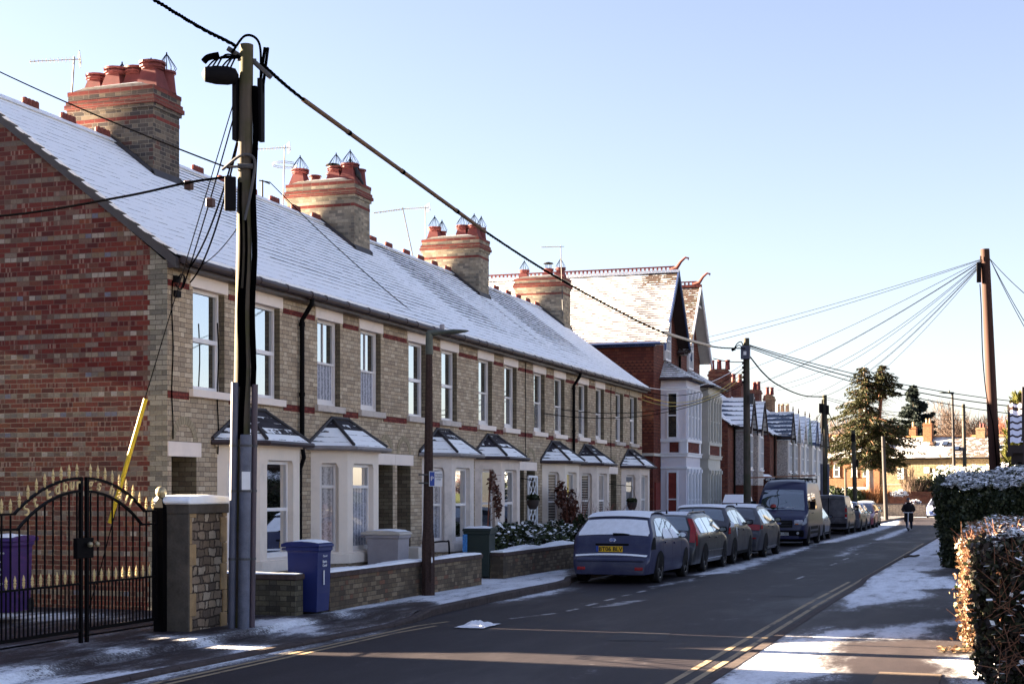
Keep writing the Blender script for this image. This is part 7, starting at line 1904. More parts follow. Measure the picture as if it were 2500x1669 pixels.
# ------------------------------------------------------------------ plants
def quads_mesh(name, C, A, B, tone, mat, parent=None, label=None):
    """many small leaf faces: centres C, half-axes A and B (n x 3), tone 0..1 per leaf"""
    n = len(C); V = np.empty((n, 4, 3), np.float32)
    V[:, 0] = C-A-B*.35; V[:, 1] = C+A*.1-B; V[:, 2] = C+A+B*.35; V[:, 3] = C-A*.1+B
    me = bpy.data.meshes.new(name); me.vertices.add(n*4); me.vertices.foreach_set('co', V.ravel())
    me.loops.add(n*4); me.loops.foreach_set('vertex_index', np.arange(n*4, dtype=np.int32))
    me.polygons.add(n); me.polygons.foreach_set('loop_start', np.arange(0, n*4, 4, dtype=np.int32))
    try: me.polygons.foreach_set('loop_total', np.full(n, 4, np.int32))
    except Exception: pass
    at = me.attributes.new('tone', 'FLOAT', 'POINT'); at.data.foreach_set('value', np.repeat(tone, 4).astype(np.float32))
    me.materials.append(mat); me.update(calc_edges=True); me.validate()
    o = bpy.data.objects.new(name, me); COL.objects.link(o)
    if parent is not None: adopt(o, parent)
    return o
RNG = np.random.default_rng(11)
def rand_frames(n, flat=0.0):
    """random leaf axes; flat pulls the leaf planes towards horizontal"""
    a = RNG.normal(size=(n, 3)); a[:, 2] *= (1-flat); a /= np.linalg.norm(a, axis=1, keepdims=True)
    r = RNG.normal(size=(n, 3)); r[:, 2] *= (1-flat); b = np.cross(a, r)
    if flat > .5: b = np.cross(np.tile([0, 0, 1.], (n, 1))+RNG.normal(size=(n, 3))*.25, a)
    b /= np.linalg.norm(b, axis=1, keepdims=True)+1e-9
    return a, b
def leaf_cloud(name, clumps, size, mat, parent, shell=.5, aspect=.6, flat=0, hang=0):
    Cs = []; T = []
    for (c, r, n) in clumps:
        d = RNG.normal(size=(n, 3)); d /= np.linalg.norm(d, axis=1, keepdims=True)
        rad = (shell+(1-shell)*RNG.random(n))[:, None]**.7
        Cs.append(np.array(c)+d*np.array(r)*rad); T.append(np.clip(RNG.random(n)*.8+RNG.random()*.35-.1, 0, 1))
    C = np.concatenate(Cs); n = len(C); a, b = rand_frames(n, flat); s = (size*(.6+.8*RNG.random(n)))[:, None]
    return quads_mesh(name, C, a*s, b*s*aspect, np.concatenate(T), mat, parent)
def surf_leaves(name, fn, n, size, mat, parent, jit=.05, aspect=.65, flat=0, tone=None):
    """leaves over a surface: fn(n) -> points, optional mask"""
    C = fn(n); n = len(C); C = C+RNG.normal(size=(n, 3))*jit
    a, b = rand_frames(n, flat); s = (size*(.55+.9*RNG.random(n)))[:, None]
    t = RNG.random(n) if tone is None else np.clip(tone(C)+RNG.normal(size=n)*.2, 0, 1)
    return quads_mesh(name, C, a*s, b*s*aspect, t, mat, parent)
def twigs(name, segs, mat, parent, n=3):
    m = MB()
    for (pts, r0, r1) in segs:
        k = len(pts)-1; m.tube(pts, [r0+(r1-r0)*i/max(1, k) for i in range(k+1)], n, cap=False)
    return m.build(name, mat, parent, fix=False, uv=False)
def branching(p, d, L, r, depth, out, rnd, spread=.5, up=.15, kids=3):
    d = d.normalized(); n = 3; pts = [p]; q = p.copy(); e = d.copy()
    for i in range(n):
        e = (e+Vector((rnd.gauss(0, .12), rnd.gauss(0, .12), rnd.gauss(0, .08)+up*.25))).normalized(); q = q+e*(L/n); pts.append(q.copy())
    out.append((pts, r, r*.6))
    if depth == 0: return
    for k in range(kids+(1 if depth > 2 else 0)):
        f = .35+.65*rnd.random(); i = min(n-1, int(f*n)); s = pts[i].lerp(pts[i+1], f*n-i)
        ax = Vector((rnd.gauss(0, 1), rnd.gauss(0, 1), rnd.gauss(0, .5)+up)).normalized()
        branching(s, (e*(1-spread)+ax*spread*1.5), L*(.55+.25*rnd.random()), r*.52, depth-1, out, rnd, spread, up, kids)
    branching(pts[-1], e, L*.62, r*.6, depth-1, out, rnd, spread, up, kids)
def bare_tree(label, x, y, h, seed, mat='twig', depth=5, spread=.42, r=.16, group='bare trees beyond the cottages', z=None, kids=3):
    z = gz(y)-.1 if z is None else z; rnd = random.Random(seed); R = place('bare_tree', label, 'tree', (x, y, z), group); out = []
    branching(Vector((x, y, z)), Vector((0, 0, 1)), h*.36, r, depth, out, rnd, spread, .30, kids)
    zmax = max(p.z for s in out for p in s[0])-z; k = h/zmax
    o2 = [([Vector((x+(p.x-x)*k, y+(p.y-y)*k, z+(p.z-z)*k)) for p in s[0]], s[1], s[2]) for s in out]
    twigs('trunk', o2[:1], MT['bark'], R, 7); twigs('crown', [(a, max(b, .022), max(c, .018)) for a, b, c in o2[1:]], MT[mat], R)
    return R
def conifer_sprays(trunk, levels, size, droop, seed, dens=1.0, side=None):
    """branches of a spruce as centres and axes of needle sprays; levels: (z, radius, count)"""
    rnd = np.random.default_rng(seed); C, A, B, T = [], [], [], []; br = []
    for (z, rad, cnt) in levels:
        for k in range(cnt):
            a = rnd.random()*2*pi; R = rad*(.55+.5*rnd.random())
            if side is not None: R *= side(a, z)
            if R < .15: continue
            p0 = np.array(trunk(z)); dirn = np.array([cos(a), sin(a), 0.])
            n = max(3, int(R/.22*dens)); pts = []
            for i in range(n+1):
                t = i/n; p = p0+dirn*R*t+np.array([0, 0, R*(.22*t-droop*t*t)+.25*max(0, t-.75)*R]); pts.append(p)
            br.append(([Vector(p) for p in pts[::max(1, n//4)]]+[Vector(pts[-1])], .05, .012))
            sd = np.array([-sin(a), cos(a), 0.])
            for i in range(1, n+1):
                t = i/n
                m = int(6+10*t*min(1, R/2))
                for _ in range(m):
                    w = (.12+.42*(1-abs(t-.55)))*min(1, R/2.2)
                    off = sd*rnd.normal()*w*.55+np.array([0, 0, -abs(rnd.normal())*.16*min(1, R/1.5)])+dirn*rnd.normal()*.08
                    ax = dirn*.6+sd*rnd.normal()*.7+np.array([0, 0, -.45+.3*rnd.normal()]); ax /= np.linalg.norm(ax)
                    b = np.cross(ax, rnd.normal(size=3)); b /= np.linalg.norm(b)
                    s = size*(.6+.8*rnd.random()); C.append(pts[i]+off); A.append(ax*s); B.append(b*s*.32); T.append(min(1, max(0, .25+.5*rnd.random()+.25*rnd.normal()*.5)))
    return np.array(C), np.array(A), np.array(B), np.array(T), br
def build_spruces():
    T = MT
    R = place('spruce_tree', 'tall ragged spruce with two tops in front of the cottages', 'tree', (-13.1, 153.8, -.8))
    g = -.8
    m = MB(); m.tube([(-13.0, 153.8, g-.2), (-13.1, 153.8, 4.5), (-13.5, 153.7, 10), (-13.65, 153.6, 14.4)], [.42, .34, .2, .05], 10); m.build('trunk', T['bark_pale'], R, smooth=True)
    m = MB(); m.tube([(-12.95, 153.9, 4), (-12.3, 154, 7.5), (-12.0, 154.2, 11.5), (-11.95, 154.2, 14.5)], [.28, .22, .16, .04], 9); m.build('second_trunk', T['bark_red'], R, smooth=True)
    tr1 = lambda z: (-13.1-.06*max(0, z-4.5), 153.7, z); tr2 = lambda z: (-12.0, 154.2, z)
    rnd = random.Random(5)
    lv = []
    for i in range(46):
        z = 4.3+i*.222
        r = 1.2+3.4*max(0, 1-abs(z-7.0)/6.2) if z < 10 else (2.6*(14.7-z)/4.7+.35)
        lv.append((z, r*(1.0 if i % 3 else 1.25), 5))
    side = lambda a, z: (1.12 if cos(a) < 0 else 1.0)*(.45 if (cos(a) > .2 and 9.2 < z < 11.6) else 1)
    C, A, B, tn, br = conifer_sprays(tr1, lv, .15, .42, 3, 1.0, side)
    lv2 = [(11.3+.2*i, (2.05-(abs(i-6)/11)**2*1.4)*(1 if i < 14 else .7), 6) for i in range(17)]+[(4.8+.3*i, 4.2-.25*abs(i-5), 4) for i in range(13)]
    C2, A2, B2, t2, br2 = conifer_sprays(tr2, lv2, .145, .36, 8, 1.0, lambda a, z: (1.0 if cos(a) > -.3 else .55))
    quads_mesh('crown', np.concatenate([C, C2]), np.concatenate([A, A2]), np.concatenate([B, B2]), np.concatenate([tn, t2]), T['spruce'], R)
    dead = []
    for i in range(40):
        z = 8.8+rnd.random()*2.8; a = rnd.random()*2*pi; L = .8+1.4*rnd.random(); p = Vector(tr2(z)); dead.append(([p, p+Vector((cos(a)*L*.6, sin(a)*L*.6, .1*L)), p+Vector((cos(a)*L, sin(a)*L, -.15*L))], .03, .012))
    twigs('branches', br+br2+dead, T['bark_red'], R)
    R = place('spruce_tree', 'dark bluish spruce with sweeping branches behind the stone cottage', 'tree', (-11.6, 201.5, -1))
    tr = lambda z: (-11.5, 201.5, z)
    C, A, B, tn, br = conifer_sprays(tr, [(4+.36*i, max(.3, 4.9*(1-(i/34)**1.3)), 6) for i in range(33)], .36, .1, 21, .8, lambda a, z: 1.0+.25*cos(3*a+z))
    A[:, 2] += .35*np.abs(A[:, 0]); quads_mesh('crown', C, A, B, tn, T['spruce_blue'], R)
    m = MB(); m.tube([(-11.5, 201.5, -1), (-11.5, 201.5, 15.4)], [.4, .05], 8); m.build('trunk', T['bark'], R); twigs('branches', br, T['bark'], R)
    R = place('conifer_tree', 'narrow golden green conifer behind the tiled porch roof', 'tree', (.62, 79.3, -.4))
    tr = lambda z: (.62, 79.3, z)
    C, A, B, tn, br = conifer_sprays(tr, [(.3+.13*i, .15+1.05*(1-i/50)**.8*(1 if i > 4 else .8), 9) for i in range(50)], .13, -.75, 31, 2.0)
    A[:, 2] = np.abs(A[:, 2])+.08; quads_mesh('crown', C, A, B, tn, T['conifer'], R)
    m = MB(); m.tube([(.62, 79.3, -.4), (.62, 79.3, 6.8)], [.12, .02], 7); m.build('trunk', T['bark'], R)
def hedge_top(x, y): return 0
def hedge_box(name, label, x0, x1, y0, y1, zf, mat, nface, ntop, size, snow, core=(.012,.012,.009), bulge=.12, rc=.35, group='hedges along the right pavement', extra=None, faces='fl', snow_size=.05):
    """clipped hedge: -y end, -x side and top, with rounded corners; zf(x,y) gives the top height"""
    R = place(name, label, 'hedge', ((x0+x1)/2, y0, gz(y0)+.05), group); g = gz(y0)+.02
    ins = .13
    m = MB(); nx, ny = 10, 10
    P = lambda x, y, z: (x, y, z)
    X = [x0+ins+rc*.25, x1-ins]; Y = [y0+ins+.02, y1-ins]
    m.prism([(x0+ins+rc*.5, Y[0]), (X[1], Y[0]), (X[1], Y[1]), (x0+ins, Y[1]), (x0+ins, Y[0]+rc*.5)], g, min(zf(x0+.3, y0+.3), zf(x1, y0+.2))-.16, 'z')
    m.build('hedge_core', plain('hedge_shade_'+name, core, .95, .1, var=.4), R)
    def rough(a, b): return .05*np.sin(a*5.1+b*3.3)+.035*np.sin(a*11.3-b*7.7)
    def front(n):
        x = x0+(x1-x0)*RNG.random(n); z = RNG.random(n); top = np.array([zf(a, y0) for a in x]); z = g+(top-g)*z
        y = y0+rough(x, z)-bulge*np.sin((z-g)/np.maximum(top-g, .1)*pi)*.5
        e = np.clip((x0+rc-x)/rc, 0, 1); y = y+rc*(1-np.sqrt(1-e*e*.98)); zt = np.clip((z-(top-rc*.6))/(rc*.6), 0, 1); y = y+rc*.5*zt**2
        x = x-bulge*e*np.clip((z-g)/(top-g), 0, 1)
        return np.stack([x, y, z], 1)
    def left(n):
        y = y0+rc*.7+(y1-y0-rc*.7)*RNG.random(n); z = RNG.random(n); top = np.array([zf(x0, b) for b in y]); z = g+(top-g)*z
        return np.stack([x0+rough(y, z)-bulge*np.clip((z-g)/(top-g), 0, 1), y, z], 1)
    def topf(n):
        x = x0-.05+(x1-x0)*RNG.random(n); y = y0+.08+(y1-y0)*RNG.random(n)**1.3; z = np.array([zf(a, b) for a, b in zip(x, y)])+rough(x*1.3, y)
        e = np.clip((x0+rc-x)/rc, 0, 1)*np.clip((y0+rc-y)/rc, 0, 1); k = e < .55; z = z-.10*np.clip((x0+.25-x)/.25, 0, 1)
        return np.stack([x, y, z], 1)[k]
    gen = np.random.default_rng(int(abs(x0*100+y0)))
    pts = []
    surf_leaves('foliage', lambda n: np.concatenate([front(int(n*.62)), left(int(n*.14)), topf(int(n*.24))]), nface, size, mat, R, .035, tone=extra)
    if snow:
        def sn(n):
            a = topf(n); b = front(int(n*.16)); b = b[(b[:, 2] > np.array([zf(q, y0) for q in b[:, 0]])-.40*RNG.random(len(b))**2)]
            a[:, 2] += .035; return np.concatenate([a, b])
        surf_leaves('snow_cap', sn, ntop, snow_size, MT['snow'], R, .02, .8, .93)
    return R
def build_plants():
    T = MT
    zf = lambda x, y: 1.98+.42*min(1, max(0, (y-37.4)/3.2))*(.55+.45*min(1, max(0, (x+1.7)/1.6)))+.05*sin(x*3)
    hedge_box('clipped_hedge', 'tall dark clipped hedge with a snowy domed top, beyond the beige hedge', -1.42, 3.2, 37.4, 44.5, zf, T['hedge_dark'], 52000, 24000, .044, True, (.005,.006,.004), .22, .6, snow_size=.046)
    zb = lambda x, y: 1.27+.12*min(1, max(0, (y-18.6)/1.2))+.03*sin(x*9+y*4)
    R = hedge_box('beech_hedge', 'sunlit beige hedge end with dry leaves and ivy at its foot', -.47, 2.2, 18.45, 26.0, zb, T['hedge_beige'], 24000, 5000, .027, True, (.06,.035,.02), .02, .14, snow_size=.026)
    rnd = random.Random(9); sg = []
    for k in range(1500):
        x = -.46+rnd.random()*1.6; y = 18.36+rnd.random()*.14; z = .12+rnd.random()*1.2; d = Vector((rnd.gauss(-.1, .45), rnd.gauss(-.25, .3), 1)).normalized(); L = .12+.22*rnd.random()
        p = Vector((x, y, z)); sg.append(([p, p+d*L*.5, p+d*L+Vector((rnd.gauss(0, .03), 0, 0))], .0045, .002))
    twigs('twigs', sg, T['bark_red'], R)
    zn = lambda x, y: 1.40+.03*sin(x*8+y*5)
    R = hedge_box('ivy_hedge', 'dark ivy covered hedge at the right edge, nearest the camera, flecked with snow', -.17, 1.6, 15.15, 16.2, zn, T['hedge_near'], 15000, 3500, .034, True, (.010,.007,.007), .10, .25, snow_size=.034)
    surf_leaves('snow_fleck', lambda n: np.stack([np.full(n, -.14)+.5*RNG.random(n), 15.0-.06*RNG.random(n), .2+1.15*RNG.random(n)], 1)[np.sin(np.arange(n)*.37) > .1], 150, .035, T['snow'], R, .05, .8, .6)
    sg = []
    for k in range(140):
        x = -.12+rnd.random()*.6; z = .1+rnd.random()*1.2; p = Vector((x, 15.02, z)); d = Vector((rnd.gauss(0, .6), -.3, rnd.gauss(.4, .5))).normalized(); L = .1+.25*rnd.random(); sg.append(([p, p+d*L], .005, .002))
    twigs('twigs', sg, T['bark_red'], R)
    # litter of dry leaves at the foot of the beige hedge
    o = surf_leaves('leaf_litter', lambda n: np.stack([-.75+1.1*RNG.random(n), 17.95+.5*RNG.random(n), np.full(n, .05)], 1), 420, .028, T['hedge_beige'], None, .012, .7, .85); tag(o, 'dry leaves scattered on the ground at the foot of the beige hedge', 'leaves', None, 'stuff')
    # evergreen behind the garden wall, its russet neighbours
    R = place('evergreen_bush', 'dark evergreen bush covered in snow clumps behind the low garden wall', 'bush', (-10.6, 33, .1))
    cl = [((-10.72+.25*sin(k*2.1), 30.5+k*.42, .62+.12*sin(k*1.7)), (.40, .42, .46), 420) for k in range(14)]
    leaf_cloud('foliage', cl, .06, T['laurel'], R, .55)
    pts = [((c[0], c[1], c[2]+.12), (.36, .38, .34), 95) for c, _, _ in cl]
    leaf_cloud('snow_clump', pts, .055, T['snow'], R, .8, .8, .75)
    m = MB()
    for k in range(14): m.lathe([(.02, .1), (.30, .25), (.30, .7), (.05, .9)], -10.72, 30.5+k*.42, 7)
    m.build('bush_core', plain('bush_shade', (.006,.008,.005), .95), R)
    R = place('small_bush', 'small dark bush at the rear corner of the slate blue hatchback', 'bush', (-10.3, 36.4, .05)); leaf_cloud('foliage', [((-10.3, 36.4, .75), (.35, .35, .55), 500)], .06, T['bush_leaf'], R)
    R = place('climbing_plant', 'russet climbing plant with dead leaves by the trellis doorway', 'climber', (-11.2, 38.6, .1))
    leaf_cloud('foliage', [((-11.25, 38.5, 1.15), (.28, .42, .85), 700), ((-11.35, 39.0, 1.0), (.2, .3, .7), 300), ((-11.4, 38.2, 1.8), (.14, .22, .4), 220)], .055, T['climber'], R, .3)
    sg = []
    for k in range(70):
        p = Vector((-11.2+rnd.gauss(0, .1), 38.6+rnd.gauss(0, .25), .2)); d = Vector((rnd.gauss(0, .12), rnd.gauss(0, .25), 1)); L = 1+rnd.random()*.9; sg.append(([p, p+d*L*.5, p+d*L+Vector((0, rnd.gauss(0, .2), -.1))], .010, .003))
    twigs('stems', sg, T['twig_red'], R)
    R = place('bare_shrub', 'bare arching shrub behind the snowy evergreen bush', 'shrub', (-10.8, 39.4, .05)); sg = []
    for k in range(95):
        p = Vector((-10.8+rnd.gauss(0, .15), 39.2+rnd.gauss(0, .2), .1)); a = rnd.gauss(.4, .9); d = Vector((rnd.gauss(.1, .3), sin(a)*.8, .9)); L = .9+rnd.random()*.9
        q = p+d*L*.6; sg.append(([p, q, p+d*L+Vector((0, .25*sin(a), -.12))], .009, .003))
        for _ in range(2): e = p+d*L*(.4+.5*rnd.random()); sg.append(([e, e+Vector((rnd.gauss(0, .15), rnd.gauss(.1, .2), .2))], .005, .002))
    twigs('stems', sg, T['twig_red'], R)
    R = place('climbing_plant', 'withered climber hanging between the third and fourth bays above the green bin', 'climber', (-11.35, 32.4, .1))
    leaf_cloud('foliage', [((-11.35, 32.45, 2.1), (.10, .22, .25), 90), ((-11.28, 32.6, 1.75), (.10, .22, .35), 130), ((-11.3, 32.75, 1.45), (.08, .15, .25), 70), ((-11.4, 32.3, .7), (.1, .12, .3), 50)], .045, T['climber'], R, .2)
    twigs('stems', [([Vector((-11.45, 32.35, .1)), Vector((-11.42, 32.38, 1.2)), Vector((-11.4, 32.45, 2.4))], .03, .012)]+[([Vector((-11.4, 32.4, 1.2+.15*k)), Vector((-11.3, 32.6+.05*k, 1.3+.14*k))], .008, .004) for k in range(8)], T['twig_red'], R)
    # shrubs beyond the hedge
    R = place('snowy_shrub', 'leafy shrub loaded with snow above the big hedge, left of the brown pole', 'shrub', (-1.7, 62.7, -.2))
    cl = [((-1.7+.55*sin(k*1.9), 62.7+.4*cos(k*2.3), 1.6+1.0*((k % 5)/5)), (.62, .6, .5), 300) for k in range(12)]
    leaf_cloud('foliage', cl, .10, T['bush_leaf'], R, .3, .35); leaf_cloud('snow_clump', [((c[0], c[1], c[2]+.10), r, 150) for c, r, n in cl], .09, T['snow'], R, .6, .45, .45)
    R = place('snowy_shrub', 'purplish twiggy shrub sprinkled with snow above the big hedge, right of the brown pole', 'shrub', (-.2, 63.3, -.2)); sg = []
    for k in range(520):
        a, b = rnd.random()*2*pi, rnd.random(); p = Vector((-.2+.9*b*cos(a), 63.3+.9*b*sin(a), .6+rnd.random()*1.0)); d = Vector((cos(a)*b*.9, sin(a)*b*.9, 1)).normalized(); L = .5+rnd.random()*.9*(1-b*.5); q = p+d*L; sg.append(([p, q], .012, .006))
        for _ in range(3): sg.append(([p.lerp(q, .4+.5*rnd.random()), q+Vector((rnd.gauss(0, .12), rnd.gauss(0, .12), .02))], .008, .004))
    twigs('stems', sg, T['twig_red'], R); leaf_cloud('snow_fleck', [((-.2, 63.3, 2.35), (1.15, 1.0, .72), 900)], .035, T['snow'], R, .5, .7, .5)
    # far garden at the end of the street
    R = place('laurel_bush', 'rounded green laurel bush in front of the orange brick house', 'bush', (-15.4, 153, -.8))
    leaf_cloud('foliage', [((-15.4+1.5*sin(k*2.4), 153+.8*cos(k*3.1), .9+.9*((k*7 % 5)/5)), (.95, .9, .75), 330) for k in range(11)], .15, T['laurel'], R, .4); 
    R = place('orange_shrub', 'sunlit orange brown leafless bush behind the far stone wall', 'bush', (-12.85, 153.0, -.8)); sg = []
    for k in range(750):
        a, b = rnd.random()*2*pi, sqrt(rnd.random()); p = Vector((-12.95+1.8*b*cos(a), 153.0+.8*b*sin(a), -.5+rnd.random()*2.0)); d = Vector((cos(a)*b*.8, sin(a)*b*.6, 1)).normalized(); L = .5+rnd.random()*1.2*(1.15-b); sg.append(([p, p+d*L*.6, p+d*L+Vector((rnd.gauss(0, .15), 0, 0))], .022, .010))
    twigs('stems', sg, T['twig_orange'], R)
    R = place('evergreen_bush', 'dark green bush with brown edges below the stone cottage windows', 'bush', (-7.6, 163.2, -.8))
    leaf_cloud('foliage', [((-7.7+1.3*sin(k*2.7), 163.2+.7*cos(k*1.9), .6+3.0*((k*7 % 9)/9)), (1.0, .9, .85), 300) for k in range(14)]+[((-5.4+.5*k, 163.2, 1.3), (1.1, .9, 1.1), 260) for k in range(4)], .16, T['bush_leaf'], R, .3)
    R = place('flowering_shrub', 'low snow dusted bush on the far stone wall', 'bush', (-8.7, 152.2, -.8)); leaf_cloud('snow_clump', [((-8.7, 152.2, .62), (.8, .4, .35), 160), ((-10.2, 153.6, 1.55), (1.0, .4, .32), 200)], .10, T['snow'], R, .5, .7, .3); leaf_cloud('foliage', [((-8.7, 152.2, .5), (.9, .4, .4), 200)], .1, T['climber'], R)
    for k, (x, h) in enumerate(((-9.9, 5.6), (-9.0, 4.8), (-8.6, 4.2))):
        bare_tree(['slender bare sapling in front of the stone cottage, tallest', 'slender bare sapling in front of the stone cottage, middle one', 'short bare sapling beside the dark green bush'][k], x, 162.4, h, 60+k, 'twig', 3, .3, .045, 'saplings by the far wall', kids=4)
    spec = [(-8.0, 218, 15.2, 1, 'tall bare tree just right of the dark spruce'), (-5.2, 221, 13.6, 2, 'bare tree behind the brick chimney of the stone cottage'), (-3.2, 216, 12.6, 3, 'bushy bare tree left of the brown pole'), (-.6, 222, 11.6, 4, 'bare tree behind the brown pole'), (1.6, 214, 11.0, 5, 'bare tree right of the brown pole, mostly behind it'), (-10.4, 224, 12.5, 8, 'bare tree half hidden by the dark spruce'),
            (-17.5, 168+20, 11.6, 6, 'bare tree above the last gabled roofs, left one'), (-20.5, 190, 11.8, 7, 'bare tree above the last gabled roofs, behind the chimney with three pale pots'), (-15.5, 195, 10.5, 9, 'thin bare tree just left of the big spruce')]
    for x, y, h, s, lb in spec: bare_tree(lb, x, y, h+1, s, 'twig' if s != 3 else 'twig_red', 5, .42, .15, kids=3)
# ------------------------------------------------------------------ the person on the scooter
def skin_person():
    T = MT; x, y = -5.12, 84.6; z0 = gz(y)
    S = thing('kick_scooter', 'white kick scooter ridden down the middle of the road', 'scooter', (x, y-.05, z0))
    m = MB(); m.box(-.06, .06, -.05, .62, .085, .115); m.build('deck', T['dark_plastic'], S, bevel=.01)
    m = MB(); m.tube([(0, -.14, .20), (0, -.10, .55), (0, -.03, 1.02)], .026, 8); m.tube([(0, -.02, .10), (0, -.12, .24)], .03, 6); m.build('steering_column', T['white_paint'], S)
    m = MB(); m.tube([(-.27, -.03, 1.03), (.27, -.03, 1.03)], .02, 7); m.build('handlebar', T['white_paint'], S)
    for yy in (-.17, .66):
        m = MB(); m.lathe([(.04, -.016), (.09, -.018), (.10, 0), (.09, .018), (.04, .016)], 0, 0, 18, M=Matrix.Translation((0, yy, .10)) @ Matrix.Rotation(pi/2, 4, 'Y')); m.build('wheel', T['rubber'], S)
    R = thing('person', 'person in a dark knee length coat and hat riding a white scooter towards the camera', 'person', (x, y, z0))
    V = {'pelvis': ((.01, .22, .98), .15), 'waist': ((.01, .20, 1.12), .15), 'chest': ((.0, .16, 1.34), .17), 'neck0': ((.0, .12, 1.50), .075), 'neck': ((.0, .10, 1.57), .058), 'head0': ((.0, .085, 1.63), .078), 'head1': ((.0, .085, 1.72), .092), 'head2': ((.0, .09, 1.79), .062),
         'hipL': ((-.10, .22, .92), .10), 'kneeL': ((-.10, .14, .55), .07), 'ankL': ((-.05, .22, .19), .045), 'toeL': ((-.05, .08, .15), .04),
         'hipR': ((.11, .24, .92), .10), 'kneeR': ((.13, .24, .56), .07), 'ankR': ((.14, .48, .26), .045), 'toeR': ((.14, .40, .14), .04),
         'shL': ((-.20, .15, 1.43), .09), 'elL': ((-.30, .06, 1.20), .062), 'wrL': ((-.235, -.02, 1.06), .042), 'haL': ((-.20, -.04, 1.04), .04),
         'shR': ((.20, .15, 1.43), .09), 'elR': ((.30, .06, 1.20), .062), 'wrR': ((.235, -.02, 1.06), .042), 'haR': ((.20, -.04, 1.04), .04)}
    E = [('pelvis', 'waist'), ('waist', 'chest'), ('chest', 'neck0'), ('neck0', 'neck'), ('neck', 'head0'), ('head0', 'head1'), ('head1', 'head2'), ('pelvis', 'hipL'), ('hipL', 'kneeL'), ('kneeL', 'ankL'), ('ankL', 'toeL'), ('pelvis', 'hipR'), ('hipR', 'kneeR'), ('kneeR', 'ankR'), ('ankR', 'toeR'), ('chest', 'shL'), ('shL', 'elL'), ('elL', 'wrL'), ('wrL', 'haL'), ('chest', 'shR'), ('shR', 'elR'), ('elR', 'wrR'), ('wrR', 'haR')]
    for s, h in ((-1, 'haL'), (1, 'haR')):               # fingers curled round the grip
        for k in range(4):
            V[f'f{h}{k}'] = ((s*(.165+.022*k), -.065, 1.055), .010); V[f'g{h}{k}'] = ((s*(.165+.022*k), -.062, 1.015), .009); E += [(h, f'f{h}{k}'), (f'f{h}{k}', f'g{h}{k}')]
        V[f't{h}'] = ((s*.155, -.01, 1.02), .011); E.append((h, f't{h}'))
    names = list(V); me = bpy.data.meshes.new('person_body'); me.from_pydata([V[n][0] for n in names], [(names.index(a), names.index(b)) for a, b in E], [])
    o = bpy.data.objects.new('person_body', me); COL.objects.link(o); o.parent = R
    sk = o.modifiers.new('Skin', 'SKIN'); 
    if not me.skin_vertices: bpy.context.view_layer.objects.active = o
    lay = me.skin_vertices[0].data if me.skin_vertices else None
    if lay is None:
        bm = bmesh.new(); bm.from_mesh(me); bm.verts.layers.skin.verify(); bm.to_mesh(me); bm.free(); lay = me.skin_vertices[0].data
    for i, n in enumerate(names): lay[i].radius = (V[n][1],)*2; lay[i].use_root = n == 'pelvis'
    sub = o.modifiers.new('Subsurf', 'SUBSURF'); sub.levels = 1; sub.render_levels = 2
    me.materials.append(T['skin'])
    # clothing
    def shell(name, rings, mat, n=18, parent=R):
        m = MB(); base = []
        for (cx, cy, cz, rx, ry) in rings:
            base.append(len(m.v))
            for j in range(n): t = 2*pi*j/n; m.v.append((cx+rx*cos(t)*(1+.03*sin(5*t)), cy+ry*sin(t), cz))
        for a, b in zip(base, base[1:]):
            for j in range(n): m.f.append((a+j, a+(j+1) % n, b+(j+1) % n, b+j)); m.m.append(0)
        return m.build(name, mat, parent, smooth=True)
    shell('coat', [(.01, .22, .52, .25, .23), (.01, .22, .75, .25, .22), (.01, .21, 1.0, .235, .20), (.0, .18, 1.2, .235, .20), (.0, .15, 1.38, .25, .19), (.0, .13, 1.46, .22, .15), (.0, .11, 1.53, .11, .11), (.0, .10, 1.60, .115, .12)], T['coat'])
    for s in (-1, 1):
        m = MB(); m.tube([(s*.19, .15, 1.44), (s*.26, .10, 1.30), (s*.315, .05, 1.19), (s*.24, -.01, 1.07)], [.10, .088, .08, .058], 12); m.build('sleeve', T['coat'], R, smooth=True)
    m = MB(); m.tube([V['hipL'][0], V['kneeL'][0], V['ankL'][0]], [.115, .085, .062], 12); m.build('trouser_leg', T['jeans'], R, smooth=True)
    m = MB(); m.tube([V['hipR'][0], V['kneeR'][0], V['ankR'][0]], [.115, .085, .062], 12); m.build('trouser_leg', T['jeans'], R, smooth=True)
    for q in ('L', 'R'):
        a, b = Vector(V['ank'+q][0]), Vector(V['toe'+q][0]); m = MB(); m.tube([a+Vector((0, .04, -.03)), a.lerp(b, .5)+Vector((0, 0, -.01)), b+Vector((0, -.03, 0))], [.06, .055, .04], 10); m.build('shoe', T['rubber'], R, smooth=True)
    shell('hat', [(.0, .085, 1.735, .105, .112), (.0, .09, 1.79, .10, .108), (.0, .095, 1.83, .075, .08), (.0, .1, 1.85, .02, .02)], T['hat'])
    m = MB()
    for s in (-1, 1): m.lathe([(.001, -.012), (.012, 0), (.001, .012)], s*.033, -.004+.0, 8, M=Matrix.Translation((0, .0, 1.705)))
    m.build('eye', T['ink'], R)
    m = MB(); m.lathe([(.004, 1.695), (.016, 1.665), (.006, 1.655)], 0, -.012, 8); m.build('nose', T['skin'], R, smooth=True)
    m = MB(); m.box(-.025, .025, -.004, .006, 1.628, 1.636); m.build('mouth', T['door_red'], R)
    for s in (-1, 1):
        m = MB(); m.lathe([(.004, 1.66), (.018, 1.69), (.004, 1.72)], s*.092, .09, 6); m.build('ear', T['skin'], R, smooth=True)

